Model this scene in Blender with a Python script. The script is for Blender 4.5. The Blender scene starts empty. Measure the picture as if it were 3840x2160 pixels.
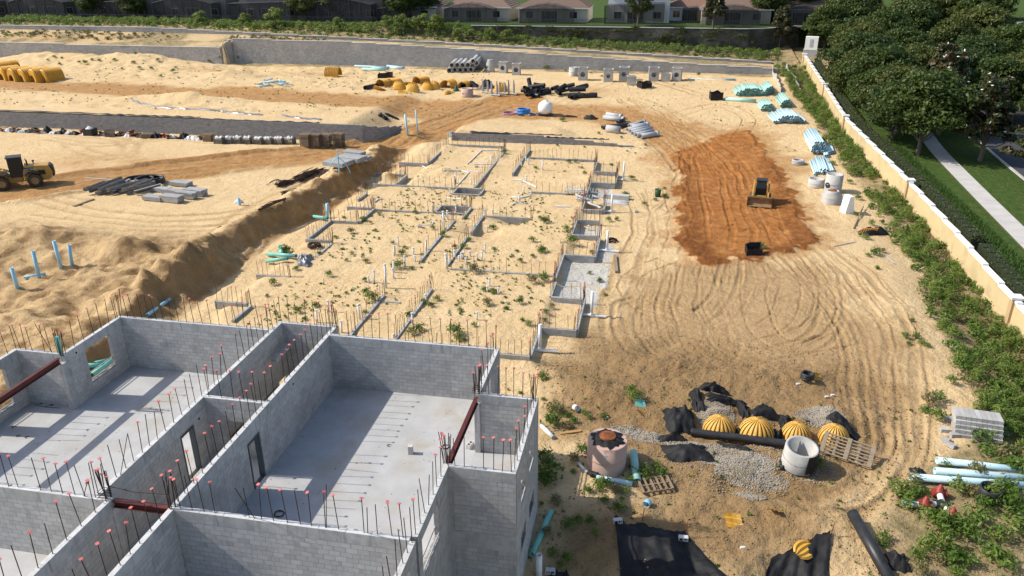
import bpy, math, random
import numpy as np
from mathutils import Vector, Matrix
random.seed(7); RNG = np.random.default_rng(11)
SC = bpy.context.scene
COL = SC.collection
R_ = math.radians
# ------------------------------------------------------------------ camera
CF, CTH, CRO, CYA, CH = 2900.57/3840.0, R_(23.352), R_(-0.219), R_(10.76), 22.938
fw = Vector((-math.sin(CYA)*math.cos(CTH), math.cos(CYA)*math.cos(CTH), -math.sin(CTH)))
_rt = Vector((math.cos(CYA), math.sin(CYA), 0)); _up = _rt.cross(fw)
crt = _rt*math.cos(CRO)+_up*math.sin(CRO); cup = -_rt*math.sin(CRO)+_up*math.cos(CRO)
cd = bpy.data.cameras.new('camera'); cam = bpy.data.objects.new('camera', cd); COL.objects.link(cam)
cd.sensor_width = 36; cd.lens = 36*CF; cd.clip_end = 6000
cam.matrix_world = Matrix(((crt.x, cup.x, -fw.x, 0), (crt.y, cup.y, -fw.y, 0), (crt.z, cup.z, -fw.z, CH), (0, 0, 0, 1)))
SC.camera = cam
# ------------------------------------------------------------------ light
SUN_EL = R_(42.5); SUNV = Vector((-math.cos(SUN_EL)*.9957, -math.cos(SUN_EL)*.093, math.sin(SUN_EL)))
W = bpy.data.worlds.new('World'); SC.world = W; W.use_nodes = True
nt = W.node_tree; bg = nt.nodes['Background']
sk = nt.nodes.new('ShaderNodeTexSky'); sk.sky_type = 'NISHITA'; sk.sun_disc = False
sk.sun_elevation = SUN_EL; sk.sun_rotation = math.atan2(SUNV.x, SUNV.y)
sk.air_density = 1.0; sk.dust_density = 1.6; sk.ozone_density = 1.0
nt.links.new(sk.outputs[0], bg.inputs[0]); bg.inputs[1].default_value = 0.15
sl = bpy.data.lights.new('sun', 'SUN'); sl.energy = 4.4; sl.angle = R_(0.55); sl.color = (1, .94, .84)
so = bpy.data.objects.new('sun', sl); COL.objects.link(so); so.rotation_euler = SUNV.to_track_quat('Z', 'Y').to_euler()
vs = SC.view_settings; vs.view_transform = 'Standard'; vs.look = 'None'; vs.exposure = 0.4; vs.gamma = 1.0
SC.cycles.max_bounces = 6
# ------------------------------------------------------------------ helpers: projection
def ray(px, py):
    return fw*CF + crt*((px-1920)/3840.0) + cup*((1080-py)/3840.0)
def g(px, py, z=0.0):
    d = ray(px, py); t = (z-CH)/d.z; return (d.x*t, d.y*t)
def gyp(px, py, y):
    d = ray(px, py); t = y/d.y; return (d.x*t, y, CH+d.z*t)
def D(x, y, z=0.0): return g(x*1.49068, y*1.49068, z)
# ------------------------------------------------------------------ helpers: materials
MATS = {}
def mat(name, c, c2=None, rough=.8, sc=3.0, metal=0, bump=0, bsc=30, detail=5, spec=.3, rnd=.0, coat=0, thr=(.35, .65), c3=None, sc3=.6, coord='Object', streak=None):
    if name in MATS: return MATS[name]
    m = bpy.data.materials.new(name); m.use_nodes = True; n = m.node_tree.nodes; l = m.node_tree.links
    b = n['Principled BSDF']; b.inputs['Roughness'].default_value = rough; b.inputs['Metallic'].default_value = metal
    b.inputs['Specular IOR Level'].default_value = spec; b.inputs['Coat Weight'].default_value = coat
    tc = n.new('ShaderNodeTexCoord'); out = None
    oi = n.new('ShaderNodeObjectInfo')
    def rgb(c):
        x = n.new('ShaderNodeRGB'); x.outputs[0].default_value = (*c, 1); return x.outputs[0]
    out = rgb(c)
    off = n.new('ShaderNodeVectorMath'); off.operation = 'ADD'; l.new(tc.outputs[coord], off.inputs[0])
    cm = n.new('ShaderNodeCombineXYZ'); mu = n.new('ShaderNodeMath'); mu.operation = 'MULTIPLY'; mu.inputs[1].default_value = 37.0
    l.new(oi.outputs['Random'], mu.inputs[0]); l.new(mu.outputs[0], cm.inputs[0]); l.new(mu.outputs[0], cm.inputs[1]); l.new(cm.outputs[0], off.inputs[1])
    def mixn(a, cb, s, t, dt=detail):
        nz = n.new('ShaderNodeTexNoise'); nz.inputs['Scale'].default_value = s; nz.inputs['Detail'].default_value = dt; nz.inputs['Roughness'].default_value = .6
        l.new(off.outputs[0], nz.inputs['Vector'])
        mr = n.new('ShaderNodeMapRange'); mr.inputs[1].default_value = t[0]; mr.inputs[2].default_value = t[1]; l.new(nz.outputs[0], mr.inputs[0])
        mx = n.new('ShaderNodeMix'); mx.data_type = 'RGBA'; l.new(mr.outputs[0], mx.inputs[0]); l.new(a, mx.inputs[6]); l.new(rgb(cb), mx.inputs[7]); return mx.outputs[2]
    if c2: out = mixn(out, c2, sc, thr)
    if c3: out = mixn(out, c3, sc3, (.5, .68))
    if streak:
        mp = n.new('ShaderNodeMapping'); mp.inputs['Scale'].default_value = (4.5, 4.5, .5); l.new(off.outputs[0], mp.inputs['Vector']); nz = n.new('ShaderNodeTexNoise'); nz.inputs['Scale'].default_value = 1.0; nz.inputs['Detail'].default_value = 6; nz.inputs['Roughness'].default_value = .65; l.new(mp.outputs[0], nz.inputs['Vector'])
        mr = n.new('ShaderNodeMapRange'); mr.inputs[1].default_value = .55; mr.inputs[2].default_value = .72; mr.inputs[4].default_value = .75; l.new(nz.outputs[0], mr.inputs[0])
        mx = n.new('ShaderNodeMix'); mx.data_type = 'RGBA'; l.new(mr.outputs[0], mx.inputs[0]); l.new(out, mx.inputs[6]); l.new(rgb(streak), mx.inputs[7]); out = mx.outputs[2]
    if rnd:
        at = n.new('ShaderNodeAttribute'); at.attribute_name = 'tint'
        ad = n.new('ShaderNodeMath'); ad.operation = 'ADD'; l.new(oi.outputs['Random'], ad.inputs[0]); l.new(at.outputs['Fac'], ad.inputs[1])
        fr = n.new('ShaderNodeMath'); fr.operation = 'FRACT'; l.new(ad.outputs[0], fr.inputs[0])
        mr = n.new('ShaderNodeMapRange'); mr.inputs[3].default_value = 1-rnd; mr.inputs[4].default_value = 1+rnd; l.new(fr.outputs[0], mr.inputs[0])
        vm = n.new('ShaderNodeVectorMath'); vm.operation = 'SCALE'; l.new(out, vm.inputs[0]); l.new(mr.outputs[0], vm.inputs['Scale']); out = vm.outputs[0]
    l.new(out, b.inputs['Base Color'])
    if bump:
        nz = n.new('ShaderNodeTexNoise'); nz.inputs['Scale'].default_value = bsc; nz.inputs['Detail'].default_value = 4; l.new(off.outputs[0], nz.inputs['Vector'])
        bp = n.new('ShaderNodeBump'); bp.inputs['Strength'].default_value = 1; bp.inputs['Distance'].default_value = bump; l.new(nz.outputs[0], bp.inputs['Height']); l.new(bp.outputs[0], b.inputs['Normal'])
    MATS[name] = m; return m
def leafmat(name, c, c2, under=None, tr=.35, rough=.5):
    if name in MATS: return MATS[name]
    m = bpy.data.materials.new(name); m.use_nodes = True; n = m.node_tree.nodes; l = m.node_tree.links
    b = n['Principled BSDF']; b.inputs['Roughness'].default_value = rough; b.inputs['Specular IOR Level'].default_value = .25
    ge = n.new('ShaderNodeNewGeometry'); oi = n.new('ShaderNodeObjectInfo')
    ad = n.new('ShaderNodeMath'); ad.operation = 'ADD'; l.new(ge.outputs['Random Per Island'], ad.inputs[0]); l.new(oi.outputs['Random'], ad.inputs[1])
    fr = n.new('ShaderNodeMath'); fr.operation = 'MULTIPLY'; fr.inputs[1].default_value = .5; l.new(ad.outputs[0], fr.inputs[0])
    mx = n.new('ShaderNodeMix'); mx.data_type = 'RGBA'; mx.inputs[6].default_value = (*c, 1); mx.inputs[7].default_value = (*c2, 1); l.new(fr.outputs[0], mx.inputs[0])
    col = mx.outputs[2]
    if under:
        m2 = n.new('ShaderNodeMix'); m2.data_type = 'RGBA'; gt = n.new('ShaderNodeMath'); gt.operation = 'GREATER_THAN'; gt.inputs[1].default_value = under[1]
        l.new(ge.outputs['Random Per Island'], gt.inputs[0]); l.new(gt.outputs[0], m2.inputs[0]); l.new(col, m2.inputs[6]); m2.inputs[7].default_value = (*under[0], 1); col = m2.outputs[2]
    l.new(col, b.inputs['Base Color'])
    tl = n.new('ShaderNodeBsdfTranslucent'); l.new(col, tl.inputs[0]); ms = n.new('ShaderNodeMixShader'); ms.inputs[0].default_value = tr
    l.new(b.outputs[0], ms.inputs[1]); l.new(tl.outputs[0], ms.inputs[2]); l.new(ms.outputs[0], n['Material Output'].inputs[0])
    MATS[name] = m; return m
# ------------------------------------------------------------------ helpers: meshes and objects
def link(o, parent=None):
    COL.objects.link(o)
    if parent is not None: o.parent = parent
    return o
def tag(o, label=None, cat=None, group=None, kind=None):
    if label: o['label'] = label
    if cat: o['category'] = cat
    if group: o['group'] = group
    if kind: o['kind'] = kind
    elif label: o['kind'] = 'thing'
    return o
def empty(name, loc=(0, 0, 0), rz=0, label=None, cat=None, group=None):
    o = bpy.data.objects.new(name, None); o.empty_display_size = .3; link(o); o.location = loc; o.rotation_euler = (0, 0, rz)
    return tag(o, label, cat, group)
def inst(name, me, loc=(0, 0, 0), rot=(0, 0, 0), parent=None, sc=None):
    o = bpy.data.objects.new(name, me); link(o, parent); o.location = loc; o.rotation_euler = rot
    if sc is not None: o.scale = (sc, sc, sc) if not hasattr(sc, '__len__') else sc
    return o
def copy_tree(o, parent=None):
    c = o.copy(); link(c, parent)
    if parent is not None: c.matrix_parent_inverse = o.matrix_parent_inverse
    for ch in list(o.children): copy_tree(ch, c)
    return c
class MB:
    def __init__(s): s.v = []; s.f = []; s.t = []; s.sm = []
    def add(s, vs, fs, smooth=False, tint=0.0):
        k = len(s.v); s.v += [tuple(p) for p in vs]
        for f in fs: s.f.append(tuple(i+k for i in f)); s.sm.append(smooth)
        s.t += [tint]*len(vs); return s
    def box(s, x0, y0, z0, x1, y1, z1, tint=0.0, M=None):
        vs = [Vector(p) for p in ((x0, y0, z0), (x1, y0, z0), (x1, y1, z0), (x0, y1, z0), (x0, y0, z1), (x1, y0, z1), (x1, y1, z1), (x0, y1, z1))]
        if M is not None: vs = [M @ p for p in vs]
        return s.add(vs, ((0, 3, 2, 1), (4, 5, 6, 7), (0, 1, 5, 4), (1, 2, 6, 5), (2, 3, 7, 6), (3, 0, 4, 7)), tint=tint)
    def cbox(s, c, d, rot=(0, 0, 0), tint=0.0):
        from mathutils import Euler
        M = Matrix.Translation(c) @ Euler(rot).to_matrix().to_4x4()
        return s.box(-d[0]/2, -d[1]/2, -d[2]/2, d[0]/2, d[1]/2, d[2]/2, tint, M)
    def frame(s, a, b):
        d = (Vector(b)-Vector(a)).normalized(); h = Vector((0, 0, 1)) if abs(d.z) < .9 else Vector((1, 0, 0))
        x = d.cross(h).normalized(); return x, x.cross(d).normalized()
    def tube(s, pts, r, n=8, cap=True, tint=0.0):
        pts = [Vector(p) for p in pts]; rr = r if hasattr(r, '__len__') else [r]*len(pts); vs = []; fs = []
        for i, p in enumerate(pts):
            a = pts[max(i-1, 0)]; b = pts[min(i+1, len(pts)-1)]; x, y = s.frame(a, b)
            for k in range(n):
                t = 2*math.pi*k/n; vs.append(p+(x*math.cos(t)+y*math.sin(t))*rr[i])
        for i in range(len(pts)-1):
            for k in range(n): fs.append((i*n+k, i*n+(k+1) % n, (i+1)*n+(k+1) % n, (i+1)*n+k))
        s.add(vs, fs, True, tint)
        if cap: s.add(vs[:n], [tuple(range(n))[::-1]], tint=tint); s.add(vs[-n:], [tuple(range(n))], tint=tint)
        return s
    def pipe(s, a, b, ro, ri, n=14, tint=0.0):
        a = Vector(a); b = Vector(b); x, y = s.frame(a, b); vs = []; fs = []
        for p, r in ((a, ri), (a, ro), (b, ro), (b, ri)):
            for k in range(n): t = 2*math.pi*k/n; vs.append(p+(x*math.cos(t)+y*math.sin(t))*r)
        for j in range(4):
            q = (j+1) % 4
            for k in range(n): fs.append((j*n+k, j*n+(k+1) % n, q*n+(k+1) % n, q*n+k))
        return s.add(vs, fs, True, tint)
    def lathe(s, prof, n=24, c=(0, 0, 0), smooth=True, tint=0.0):
        vs = []; fs = []
        for r, z in prof:
            for k in range(n): t = 2*math.pi*k/n; vs.append((c[0]+r*math.cos(t), c[1]+r*math.sin(t), c[2]+z))
        for i in range(len(prof)-1):
            for k in range(n): fs.append((i*n+k, i*n+(k+1) % n, (i+1)*n+(k+1) % n, (i+1)*n+k))
        return s.add(vs, fs, smooth, tint)
    def prism(s, poly, z0, z1, M=None, tint=0.0):
        n = len(poly); vs = [Vector((p[0], p[1], z0)) for p in poly]+[Vector((p[0], p[1], z1)) for p in poly]
        if M is not None: vs = [M @ p for p in vs]
        fs = [tuple(range(n))[::-1], tuple(range(n, 2*n))]+[(i, (i+1) % n, n+(i+1) % n, n+i) for i in range(n)]
        return s.add(vs, fs, tint=tint)
    def side(s, poly, x0, x1, tint=0.0):   # polygon in (y,z) extruded along x
        M = Matrix(((0, 0, 1, 0), (1, 0, 0, 0), (0, 1, 0, 0), (0, 0, 0, 1))); return s.prism(poly, x0, x1, M, tint)
    def grid(s, P, smooth=True, closed=False):   # P[i][j]
        a = len(P); b = len(P[0]); vs = [p for r in P for p in r]; fs = []
        for i in range(a-1):
            for j in range(b-1): fs.append((i*b+j, i*b+j+1, (i+1)*b+j+1, (i+1)*b+j))
        return s.add(vs, fs, smooth)
    def mesh(s, name, m):
        me = bpy.data.meshes.new(name); me.from_pydata(s.v, [], s.f)
        me.polygons.foreach_set('use_smooth', np.array(s.sm, dtype=bool))
        if any(s.t): a = me.attributes.new('tint', 'FLOAT', 'POINT'); a.data.foreach_set('value', np.array(s.t, dtype=np.float32))
        me.materials.append(m); me.update(); return me
    def build(s, name, m, parent=None, loc=(0, 0, 0), rot=(0, 0, 0)):
        return inst(name, s.mesh(name, m), loc, rot, parent)
def bulk(name, V, F, m, parent=None, tint=None):   # numpy quads/tris
    me = bpy.data.meshes.new(name); nv, nf, k = len(V), len(F), F.shape[1]
    me.vertices.add(nv); me.vertices.foreach_set('co', np.asarray(V, np.float32).ravel())
    me.loops.add(nf*k); me.loops.foreach_set('vertex_index', np.asarray(F, np.int32).ravel())
    me.polygons.add(nf); me.polygons.foreach_set('loop_start', np.arange(0, nf*k, k, dtype=np.int32))
    me.update(calc_edges=True); me.materials.append(m); return me
# ------------------------------------------------------------------ noise
def _h(ix, iy, sd):
    n = (ix.astype(np.int64)*374761393+iy.astype(np.int64)*668265263+sd*1442695041) & 0xffffffff
    n = ((n ^ (n >> 13))*1274126177) & 0xffffffff
    return ((n ^ (n >> 16)) & 0xffff)/65535.0
def vnoise(X, Y, s, sd=0):
    x = X/s; y = Y/s; ix = np.floor(x); iy = np.floor(y); fx = x-ix; fy = y-iy; fx = fx*fx*(3-2*fx); fy = fy*fy*(3-2*fy)
    a = _h(ix, iy, sd); b = _h(ix+1, iy, sd); c = _h(ix, iy+1, sd); d = _h(ix+1, iy+1, sd)
    return (a*(1-fx)+b*fx)*(1-fy)+(c*(1-fx)+d*fx)*fy
def fbm(X, Y, s, o=4, sd=0, gain=.5):
    r = 0; a = 1; t = 0
    for i in range(o): r = r+a*vnoise(X*(.8)+Y*.6, Y*.8-X*.6, s, sd+i*17); t += a; a *= gain; s *= .5; X, Y = X*.8+Y*.6+3.1, Y*.8-X*.6
    return r/t
def ss(t): t = np.clip(t, 0, 1); return t*t*(3-2*t)
def gau(t): return np.exp(-t*t)
def polydist(X, Y, pts, lim=14.0):   # distance, signed lateral distance and arclength to a polyline
    P = np.array(pts); m = (X > P[:, 0].min()-lim) & (X < P[:, 0].max()+lim) & (Y > P[:, 1].min()-lim) & (Y < P[:, 1].max()+lim)
    o = [np.full(X.shape, 1e3), np.full(X.shape, 1e3), np.zeros(X.shape)]
    for q, r in zip(o, _pd(X[m], Y[m], pts)): q[m] = r
    return o
def _pd(X, Y, pts):
    best = np.full(X.shape, 1e9); sd = np.zeros(X.shape); al = np.zeros(X.shape); s0 = 0
    for (x0, y0), (x1, y1) in zip(pts[:-1], pts[1:]):
        dx, dy = x1-x0, y1-y0; L = math.hypot(dx, dy); t = np.clip(((X-x0)*dx+(Y-y0)*dy)/L/L, 0, 1)
        ex = X-x0-t*dx; ey = Y-y0-t*dy; d = np.hypot(ex, ey); m = d < best
        best = np.where(m, d, best); sd = np.where(m, np.where(dx*ey-dy*ex > 0, d, -d), sd); al = np.where(m, s0+t*L, al); s0 += L
    return best, sd, al
def inpoly(X, Y, pts):     # signed distance to polygon, + inside
    ins = np.zeros(X.shape, bool); n = len(pts)
    for i in range(n):
        x0, y0 = pts[i]; x1, y1 = pts[(i+1) % n]
        if y0 == y1: continue
        c = ((y0 > Y) != (y1 > Y)) & (X < (x1-x0)*(Y-y0)/(y1-y0)+x0); ins ^= c
    d = polydist(X, Y, list(pts)+[pts[0]], 6.0)[0]
    return np.where(ins, np.minimum(d, 50), -np.minimum(d, 50))
def smooth_path(pts, n=6):
    out = []
    P = [pts[0]]+list(pts)+[pts[-1]]
    for i in range(1, len(P)-2):
        for k in range(n):
            t = k/n; q = []
            for j in range(len(P[0])):
                a, b, c, d = P[i-1][j], P[i][j], P[i+1][j], P[i+2][j]
                q.append(.5*(2*b+(c-a)*t+(2*a-5*b+4*c-d)*t*t+(3*b-a-3*c+d)*t**3))
            out.append(tuple(q))
    out.append(tuple(pts[-1])); return out
# ------------------------------------------------------------------ terrain
def ar(a, b, s): return np.arange(a, b-1e-6, s)
def gro(a, b, k): return np.geomspace(1, k, 12)[1:]*0
XS = np.concatenate([[-2600, -1400, -700, -400, -250, -190], ar(-160, -60, .55), ar(-60, -34, .3), ar(-34, -8, .2), ar(-8, 22, .1), ar(22, 30, .2), ar(30, 62, .6), [64, 70, 80, 100, 140, 200, 320, 600, 1200, 2600]])
YS = np.concatenate([[-900, -300, -100, -40, -10, 5, 14, 18], ar(20, 24, .2), ar(24, 62, .1), ar(62, 70, .16), ar(70, 100, .21), ar(100, 150, .32), ar(150, 178, .45), ar(178, 240, 3), [245, 260, 290, 340, 420, 560, 800, 1300, 3200]])
CAPY = [(30, .2), (45, .7), (55, 1.0), (67, 1.5), (82, 2.1), (106, 3.2), (132, 4.4), (155, 6.0), (170, 6.6), (250, 8.5)]
def capz(Y): return np.interp(Y, [c[0] for c in CAPY], [c[1] for c in CAPY])
def wpath(l, z=0): return smooth_path([D(x, y, z) for x, y in l], 3)
PAD = [(-27.5, 40.7), (-6.4, 40.7), (-6.4, 89.9), (-18, 89.9), (-18.3, 94), (-26.3, 94), (-26.3, 77), (-29.3, 76), (-29.3, 44)]
ROAD_UP = wpath([(-60, 215), (200, 226), (450, 238), (700, 246), (950, 262), (1250, 268), (1500, 275), (1650, 300), (1760, 350), (1830, 420)], 2.2)
ROAD_LO = wpath([(-80, 505), (150, 470), (400, 435), (650, 405), (880, 380), (1040, 345), (1170, 312), (1300, 278)], .5)
ORANGE = [D(*p) for p in ((1690, 392), (1735, 378), (1790, 362), (1880, 352), (1925, 395), (1960, 440), (2000, 500), (2025, 560), (2062, 598), (2035, 628), (2000, 640), (1935, 655), (1880, 662), (1790, 672), (1742, 650), (1712, 620), (1708, 560), (1712, 500), (1705, 440))]
DAMP = [D(*p) for p in ((1370, 920), (1500, 880), (1700, 850), (1900, 880), (2130, 900), (2230, 980), (2290, 1120), (2280, 1250), (2180, 1330), (2230, 1460), (1350, 1460), (1390, 1290), (1560, 1240), (1480, 1130))]
TAN = [D(*p) for p in ((1570, 690), (1800, 665), (2050, 640), (2200, 740), (2330, 900), (2360, 1100), (2280, 1260), (2050, 1300), (1400, 1100), (1420, 900))]
HOLE = D(1470, 1470)
def terrain(X, Y):
    n1 = fbm(X, Y, 6, 4, 1)-.5; n2 = fbm(X, Y, 1.6, 4, 5)-.5; n3 = fbm(X, Y, 14, 3, 9)-.5
    base = 3*ss((Y-80)/62)
    rd_ = 1-np.abs(fbm(X, Y, 1.1, 4, 301, .6)*2-1); z = base + .22*n3 + .09*n2 + .14*ss((fbm(X, Y, 5, 3, 311)-.38)/.25)*(rd_-.75)
    # left plateau with a spoil ridge along the ditch beside the pads
    wob = 1.5*n1+.9*(fbm(X, Y, 2.2, 3, 37)-.5)
    ex = np.interp(Y, [38, 46, 50, 54, 59, 66, 77, 85, 92], [-32.6, -33.1, -33.2, -33.6, -33.5, -32.8, -31.8, -31.4, -31])+wob
    fade = ss((94-Y)/7)*ss((Y-24)/10)
    pl = ss((ex-X)/(.8+.9*fbm(X, Y, 3, 2, 33)))*fade
    z = z + .65*pl
    z = z + fade*ss((Y-40)/6)*(1.05+1.2*n1+.9*n2)*np.exp(-((X-ex+1.9)/1.35)**2)
    z = z - .3*fade*np.exp(-((X-ex-1.1)/.7)**2)
    # rough spoil heaps and pits, front left
    m = ss((-30.5-X)/4)*ss((59-Y)/7)*ss((X+75)/10)*ss((Y-10)/8)
    rg = 1-np.abs(fbm(X, Y, 5.5, 4, 41, .55)*2-1)
    z = z + m*(1.5*(rg-.62)+.9*n1+.45*n2+.75*((1-np.abs(fbm(X, Y, 1.9, 4, 47, .66)*2-1))-.7)+.22*(fbm(X, Y, .8, 3, 49)-.5))
    px, py = D(90, 690); z = z - 1.1*np.exp(-(((X-px)/5)**2+((Y-py)/2.2)**2))
    px, py = D(100, 640); z = z + .9*np.exp(-(((X-px)/4.5)**2+((Y-py-2)/1.6)**2))
    px, py = D(300, 655); z = z + .8*np.exp(-(((X-px)/2.4)**2+((Y-py)/1.3)**2))
    # upper terrace behind the left block wall
    tl = ss((Y-95.3)/.35)*ss((-36.2-X)/4.5)
    z = z + tl*(np.maximum(2.66+.1*n2-z, 0))
    rt = ss((Y-95)/1)*gau((X+35)/3)*ss((101-Y)/5); z = z + rt*(.5+.8*n1)
    pl2 = polydist(X, Y, wpath([(0, 235), (300, 250), (520, 250), (700, 262), (800, 275)], 2.8))[0]
    z = z + .5*np.exp(-(pl2/1.2)**2)*(fbm(X, Y, 3, 3, 61)+.1)*ss((Y-98)/3)
    # mound behind the short right block wall
    zt = .7+1.2*ss((-4-X)/22)
    mr = ss((Y-97.3)/.4)*ss((X+27.2)/1.6)*ss((-1.5-X)/4)*ss((113-Y)/9)
    z = np.where(mr > 0, z+mr*np.maximum(zt+.25*n1+.15*n2-z, 0), z)
    # pads filled with sand
    dp = inpoly(X, Y, PAD); z = z + .3*ss((dp+.3)/.9)*ss((100-Y)/4)+.16*ss(dp/1.2)*(fbm(X, Y, 2.6, 4, 71)-.35)*ss((96-Y)/4)
    # heaps in the far sand
    for (dx, dy, h, rx, ry) in ((330, 158, 1.35, 13, 5), (640, 172, -1.3, 6, 3), (575, 190, .8, 4, 2), (2010, 205, 1.6, 3, 2.5), (2240, 195, .9, 2.4, 2), (120, 152, 1.2, 9, 4), (780, 150, .5, 5, 3), (1790, 200, .5, 4, 3), (430, 248, .5, 8, 2), (510, 252, .7, 5, 1.5), (1040, 300, .8, 2, 2)):
        qx, qy = D(dx, dy, 3); z = z + h*np.exp(-((X-qx)/rx)**2-((Y-qy)/ry)**2)*(.55+1.3*fbm(X, Y, 3, 4, 81, .6))
    fz = ss((Y-118)/8)*ss((146-Y)/3)*ss((-30-X)/15)+.8*ss((Y-99)/2)*ss((108-Y)/4)*ss((-50-X)/8); z = z + fz*.75*((1-np.abs(fbm(X, Y, 3.2, 4, 321, .6)*2-1))-.72)
    for (dx, dy, h, r) in ((1115, 432, .6, 1.0), (1080, 375, .9, 2.2), (1500, 445, .5, 1.4), (970, 440, .9, 1.2), (1400, 345, .5, 2), (1220, 575, -.5, 1.6), (1290, 545, -.6, 1.4)):
        qx, qy = D(dx, dy, .5); z = z + h*np.exp(-((X-qx)**2+(Y-qy)**2)/r/r)
    # raised tan shoulder where the clay ramp comes up
    rd, sdv, al = polydist(X, Y, ROAD_LO); rdm = ss((4.2-rd)/1.2)*ss((X+90)/6)
    z = z + rdm*(-.12) + .3*np.exp(-((rd-4.3)/.5)**2)*ss((Y-50)/4)*ss((100-Y)/4)*(.4+fbm(X, Y, 2, 3, 91))
    ru, _, _ = polydist(X, Y, ROAD_UP); rum = ss((5.5-ru)/1.5)
    z = z - .12*rum
    # orange clay pad
    do = inpoly(X, Y, ORANGE)+1.0*(fbm(X, Y, 2.2, 4, 101)-.5)*2
    z = z + .1*ss((do+.3)/.9)+.16*np.exp(-((do-.5)/.5)**2)*fbm(X, Y, .5, 4, 105, .65)
    # churned damp ground, front right
    dd = inpoly(X, Y, DAMP)+5*(fbm(X, Y, 6, 3, 111)-.5); md = ss((dd+.5)/2.5)
    z = z + md*(.44*(fbm(X, Y, 1.3, 5, 121, .66)-.5)+.5*n1-.16*(1-np.abs(fbm(X, Y, .9, 4, 131, .6)*2-1)))
    for (dx, dy, h, rx, ry) in ((1470, 985, .5, 2.4, 1.4), (1650, 915, .45, 3, 1.1), (1600, 1150, .35, 1, .8), (1900, 1150, .4, 3.2, 1.2), (2130, 1035, .5, 2.4, 1.4), (1780, 1010, .55, 1.6, 1.0), (1750, 1195, .5, 2.2, 1.0), (2100, 1320, .35, 2, 1), (1960, 1290, .3, 3, .8), (1950, 950, .45, 3, 1), (1808, 1050, .5, .75, .5), (1902, 1060, .5, .85, .5), (2003, 1066, .45, .7, .45), (2099, 1072, .45, .7, .45)):
        qx, qy = D(dx, dy); z = z + h*np.exp(-((X-qx)/rx)**2-((Y-qy)/ry)**2)
    z = z - 1.5*np.exp(-((X-HOLE[0]-2.2)/3.6)**2-((Y-HOLE[1]+1.2)/2.6)**2)
    qx, qy = D(2000, 1460); z = z - .9*np.exp(-((X-qx)/1.6)**2-((Y-qy)/1.5)**2)
    for (x0, y0, x1, y1, dz) in ((-20.25, 74.35, -17.45, 76.1, 1.1), (-20.25, 67.95, -17.3, 69.8, 1.1), (-6.6, 71.4, -4.7, 74, .9), (-6.65, 63.85, -4.4, 67.55, .25), (-6.6, 76.4, -4.5, 80.2, .25)):
        mm = (X > x0) & (X < x1) & (Y > y0) & (Y < y1); z = np.where(mm, z-dz, z)
    # sloping weed strip down to the yellow wall, and the verge beyond it
    st = ss((X-17.5)/6.5); zs = np.where(X < 25.2, capz(Y)-2.15+.22*n1+.2*n2, capz(Y)-1.7)
    z = z*(1-st) + zs*st*1.0
    z = np.where(X > 25.2, zs-.5*ss((X-36)/8), z)
    # terraced hill behind
    t2 = np.interp(X, [-160, -86, -85.5, -60, -28, -9, 6, 20, 30], [6.6, 6.0, 7.6, 7.3, 6.0, 5.1, 4.5, 4.0, 4.2])
    t4 = np.interp(X, [-160, -109, -84, -52, -29, 0, 20, 30], [8.9, 8.8, 8.0, 7.0, 6.2, 5.0, 4.2, 4.6])
    yl = np.where(X < -85.7, 145.2, 148.2)
    k = ss((32-X)/4)
    z = np.where((Y > yl+.32) & (X < 23.5), np.maximum(z, np.minimum(t2-.12+.16*(Y-yl)*(X < -85.7), t4-.4)+.12*n2), z)
    z = np.where((Y > 156.6) & (X < 25), t4-.1+.09*(Y-156.2)+.2*n2, z)
    t5 = 9.35
    z = np.where((Y > 165.75+np.maximum(0, X-16.5)*.9) & (X < 31), t5, z)
    sl = ss((Y-158)/7)*ss((-36-X)/8); z = np.where((Y > 156.6) & (Y <= 165.75), z+sl*np.maximum(t5-.4-z, 0), z)
    return z
GX, GY = np.meshgrid(XS, YS)
near = (GX > -165) & (GX < 66) & (GY > 10) & (GY < 250)
GZ = np.where(GY > 165, 9.35, 0.0)
GZ[near] = terrain(GX[near], GY[near])
# wheel ruts pressed into the sand
RUT = np.zeros_like(GZ); TRK = np.zeros_like(GZ)
def rut(pts, depth=.07, gauge=1.7, wid=.26, only=None):
    P = np.array(pts); x0, y0 = P.min(0)-3; x1, y1 = P.max(0)+3
    i0, i1 = np.searchsorted(XS, (x0, x1)); j0, j1 = np.searchsorted(YS, (y0, y1))
    if i1 <= i0 or j1 <= j0: return
    X = GX[j0:j1, i0:i1]; Y = GY[j0:j1, i0:i1]; d, s, al = polydist(X, Y, pts)
    s = s + .5*(vnoise(X, Y, 3.0, 7)-.5); depth = depth*(.35+1.2*vnoise(X, Y, 3.0, 19))*(.8+.4*vnoise(X, Y, .6, 23))*(1-.2*ss((inpoly(X, Y, ORANGE)+1)/1.5))
    for o in (-gauge/2, gauge/2):
        q = (s-o)/wid; end = ss(al/1.0)*ss((al.max()-al)/1.0)
        fl = np.exp(-q**4); rim = np.exp(-((np.abs(q)-1.35)/.4)**2)
        tread = .35*np.sin(al*2*math.pi/.42+q*1.2)
        RUT[j0:j1, i0:i1] += end*depth*(-fl*(1+tread*.5)+.75*rim*(.5+vnoise(X, Y, .7, 3)))
        TRK[j0:j1, i0:i1] = np.maximum(TRK[j0:j1, i0:i1], end*(.9*fl+.35*rim)*(.4+.6*vnoise(X, Y, 3.0, 19)))
T = lambda l: wpath(l, 0)
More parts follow.
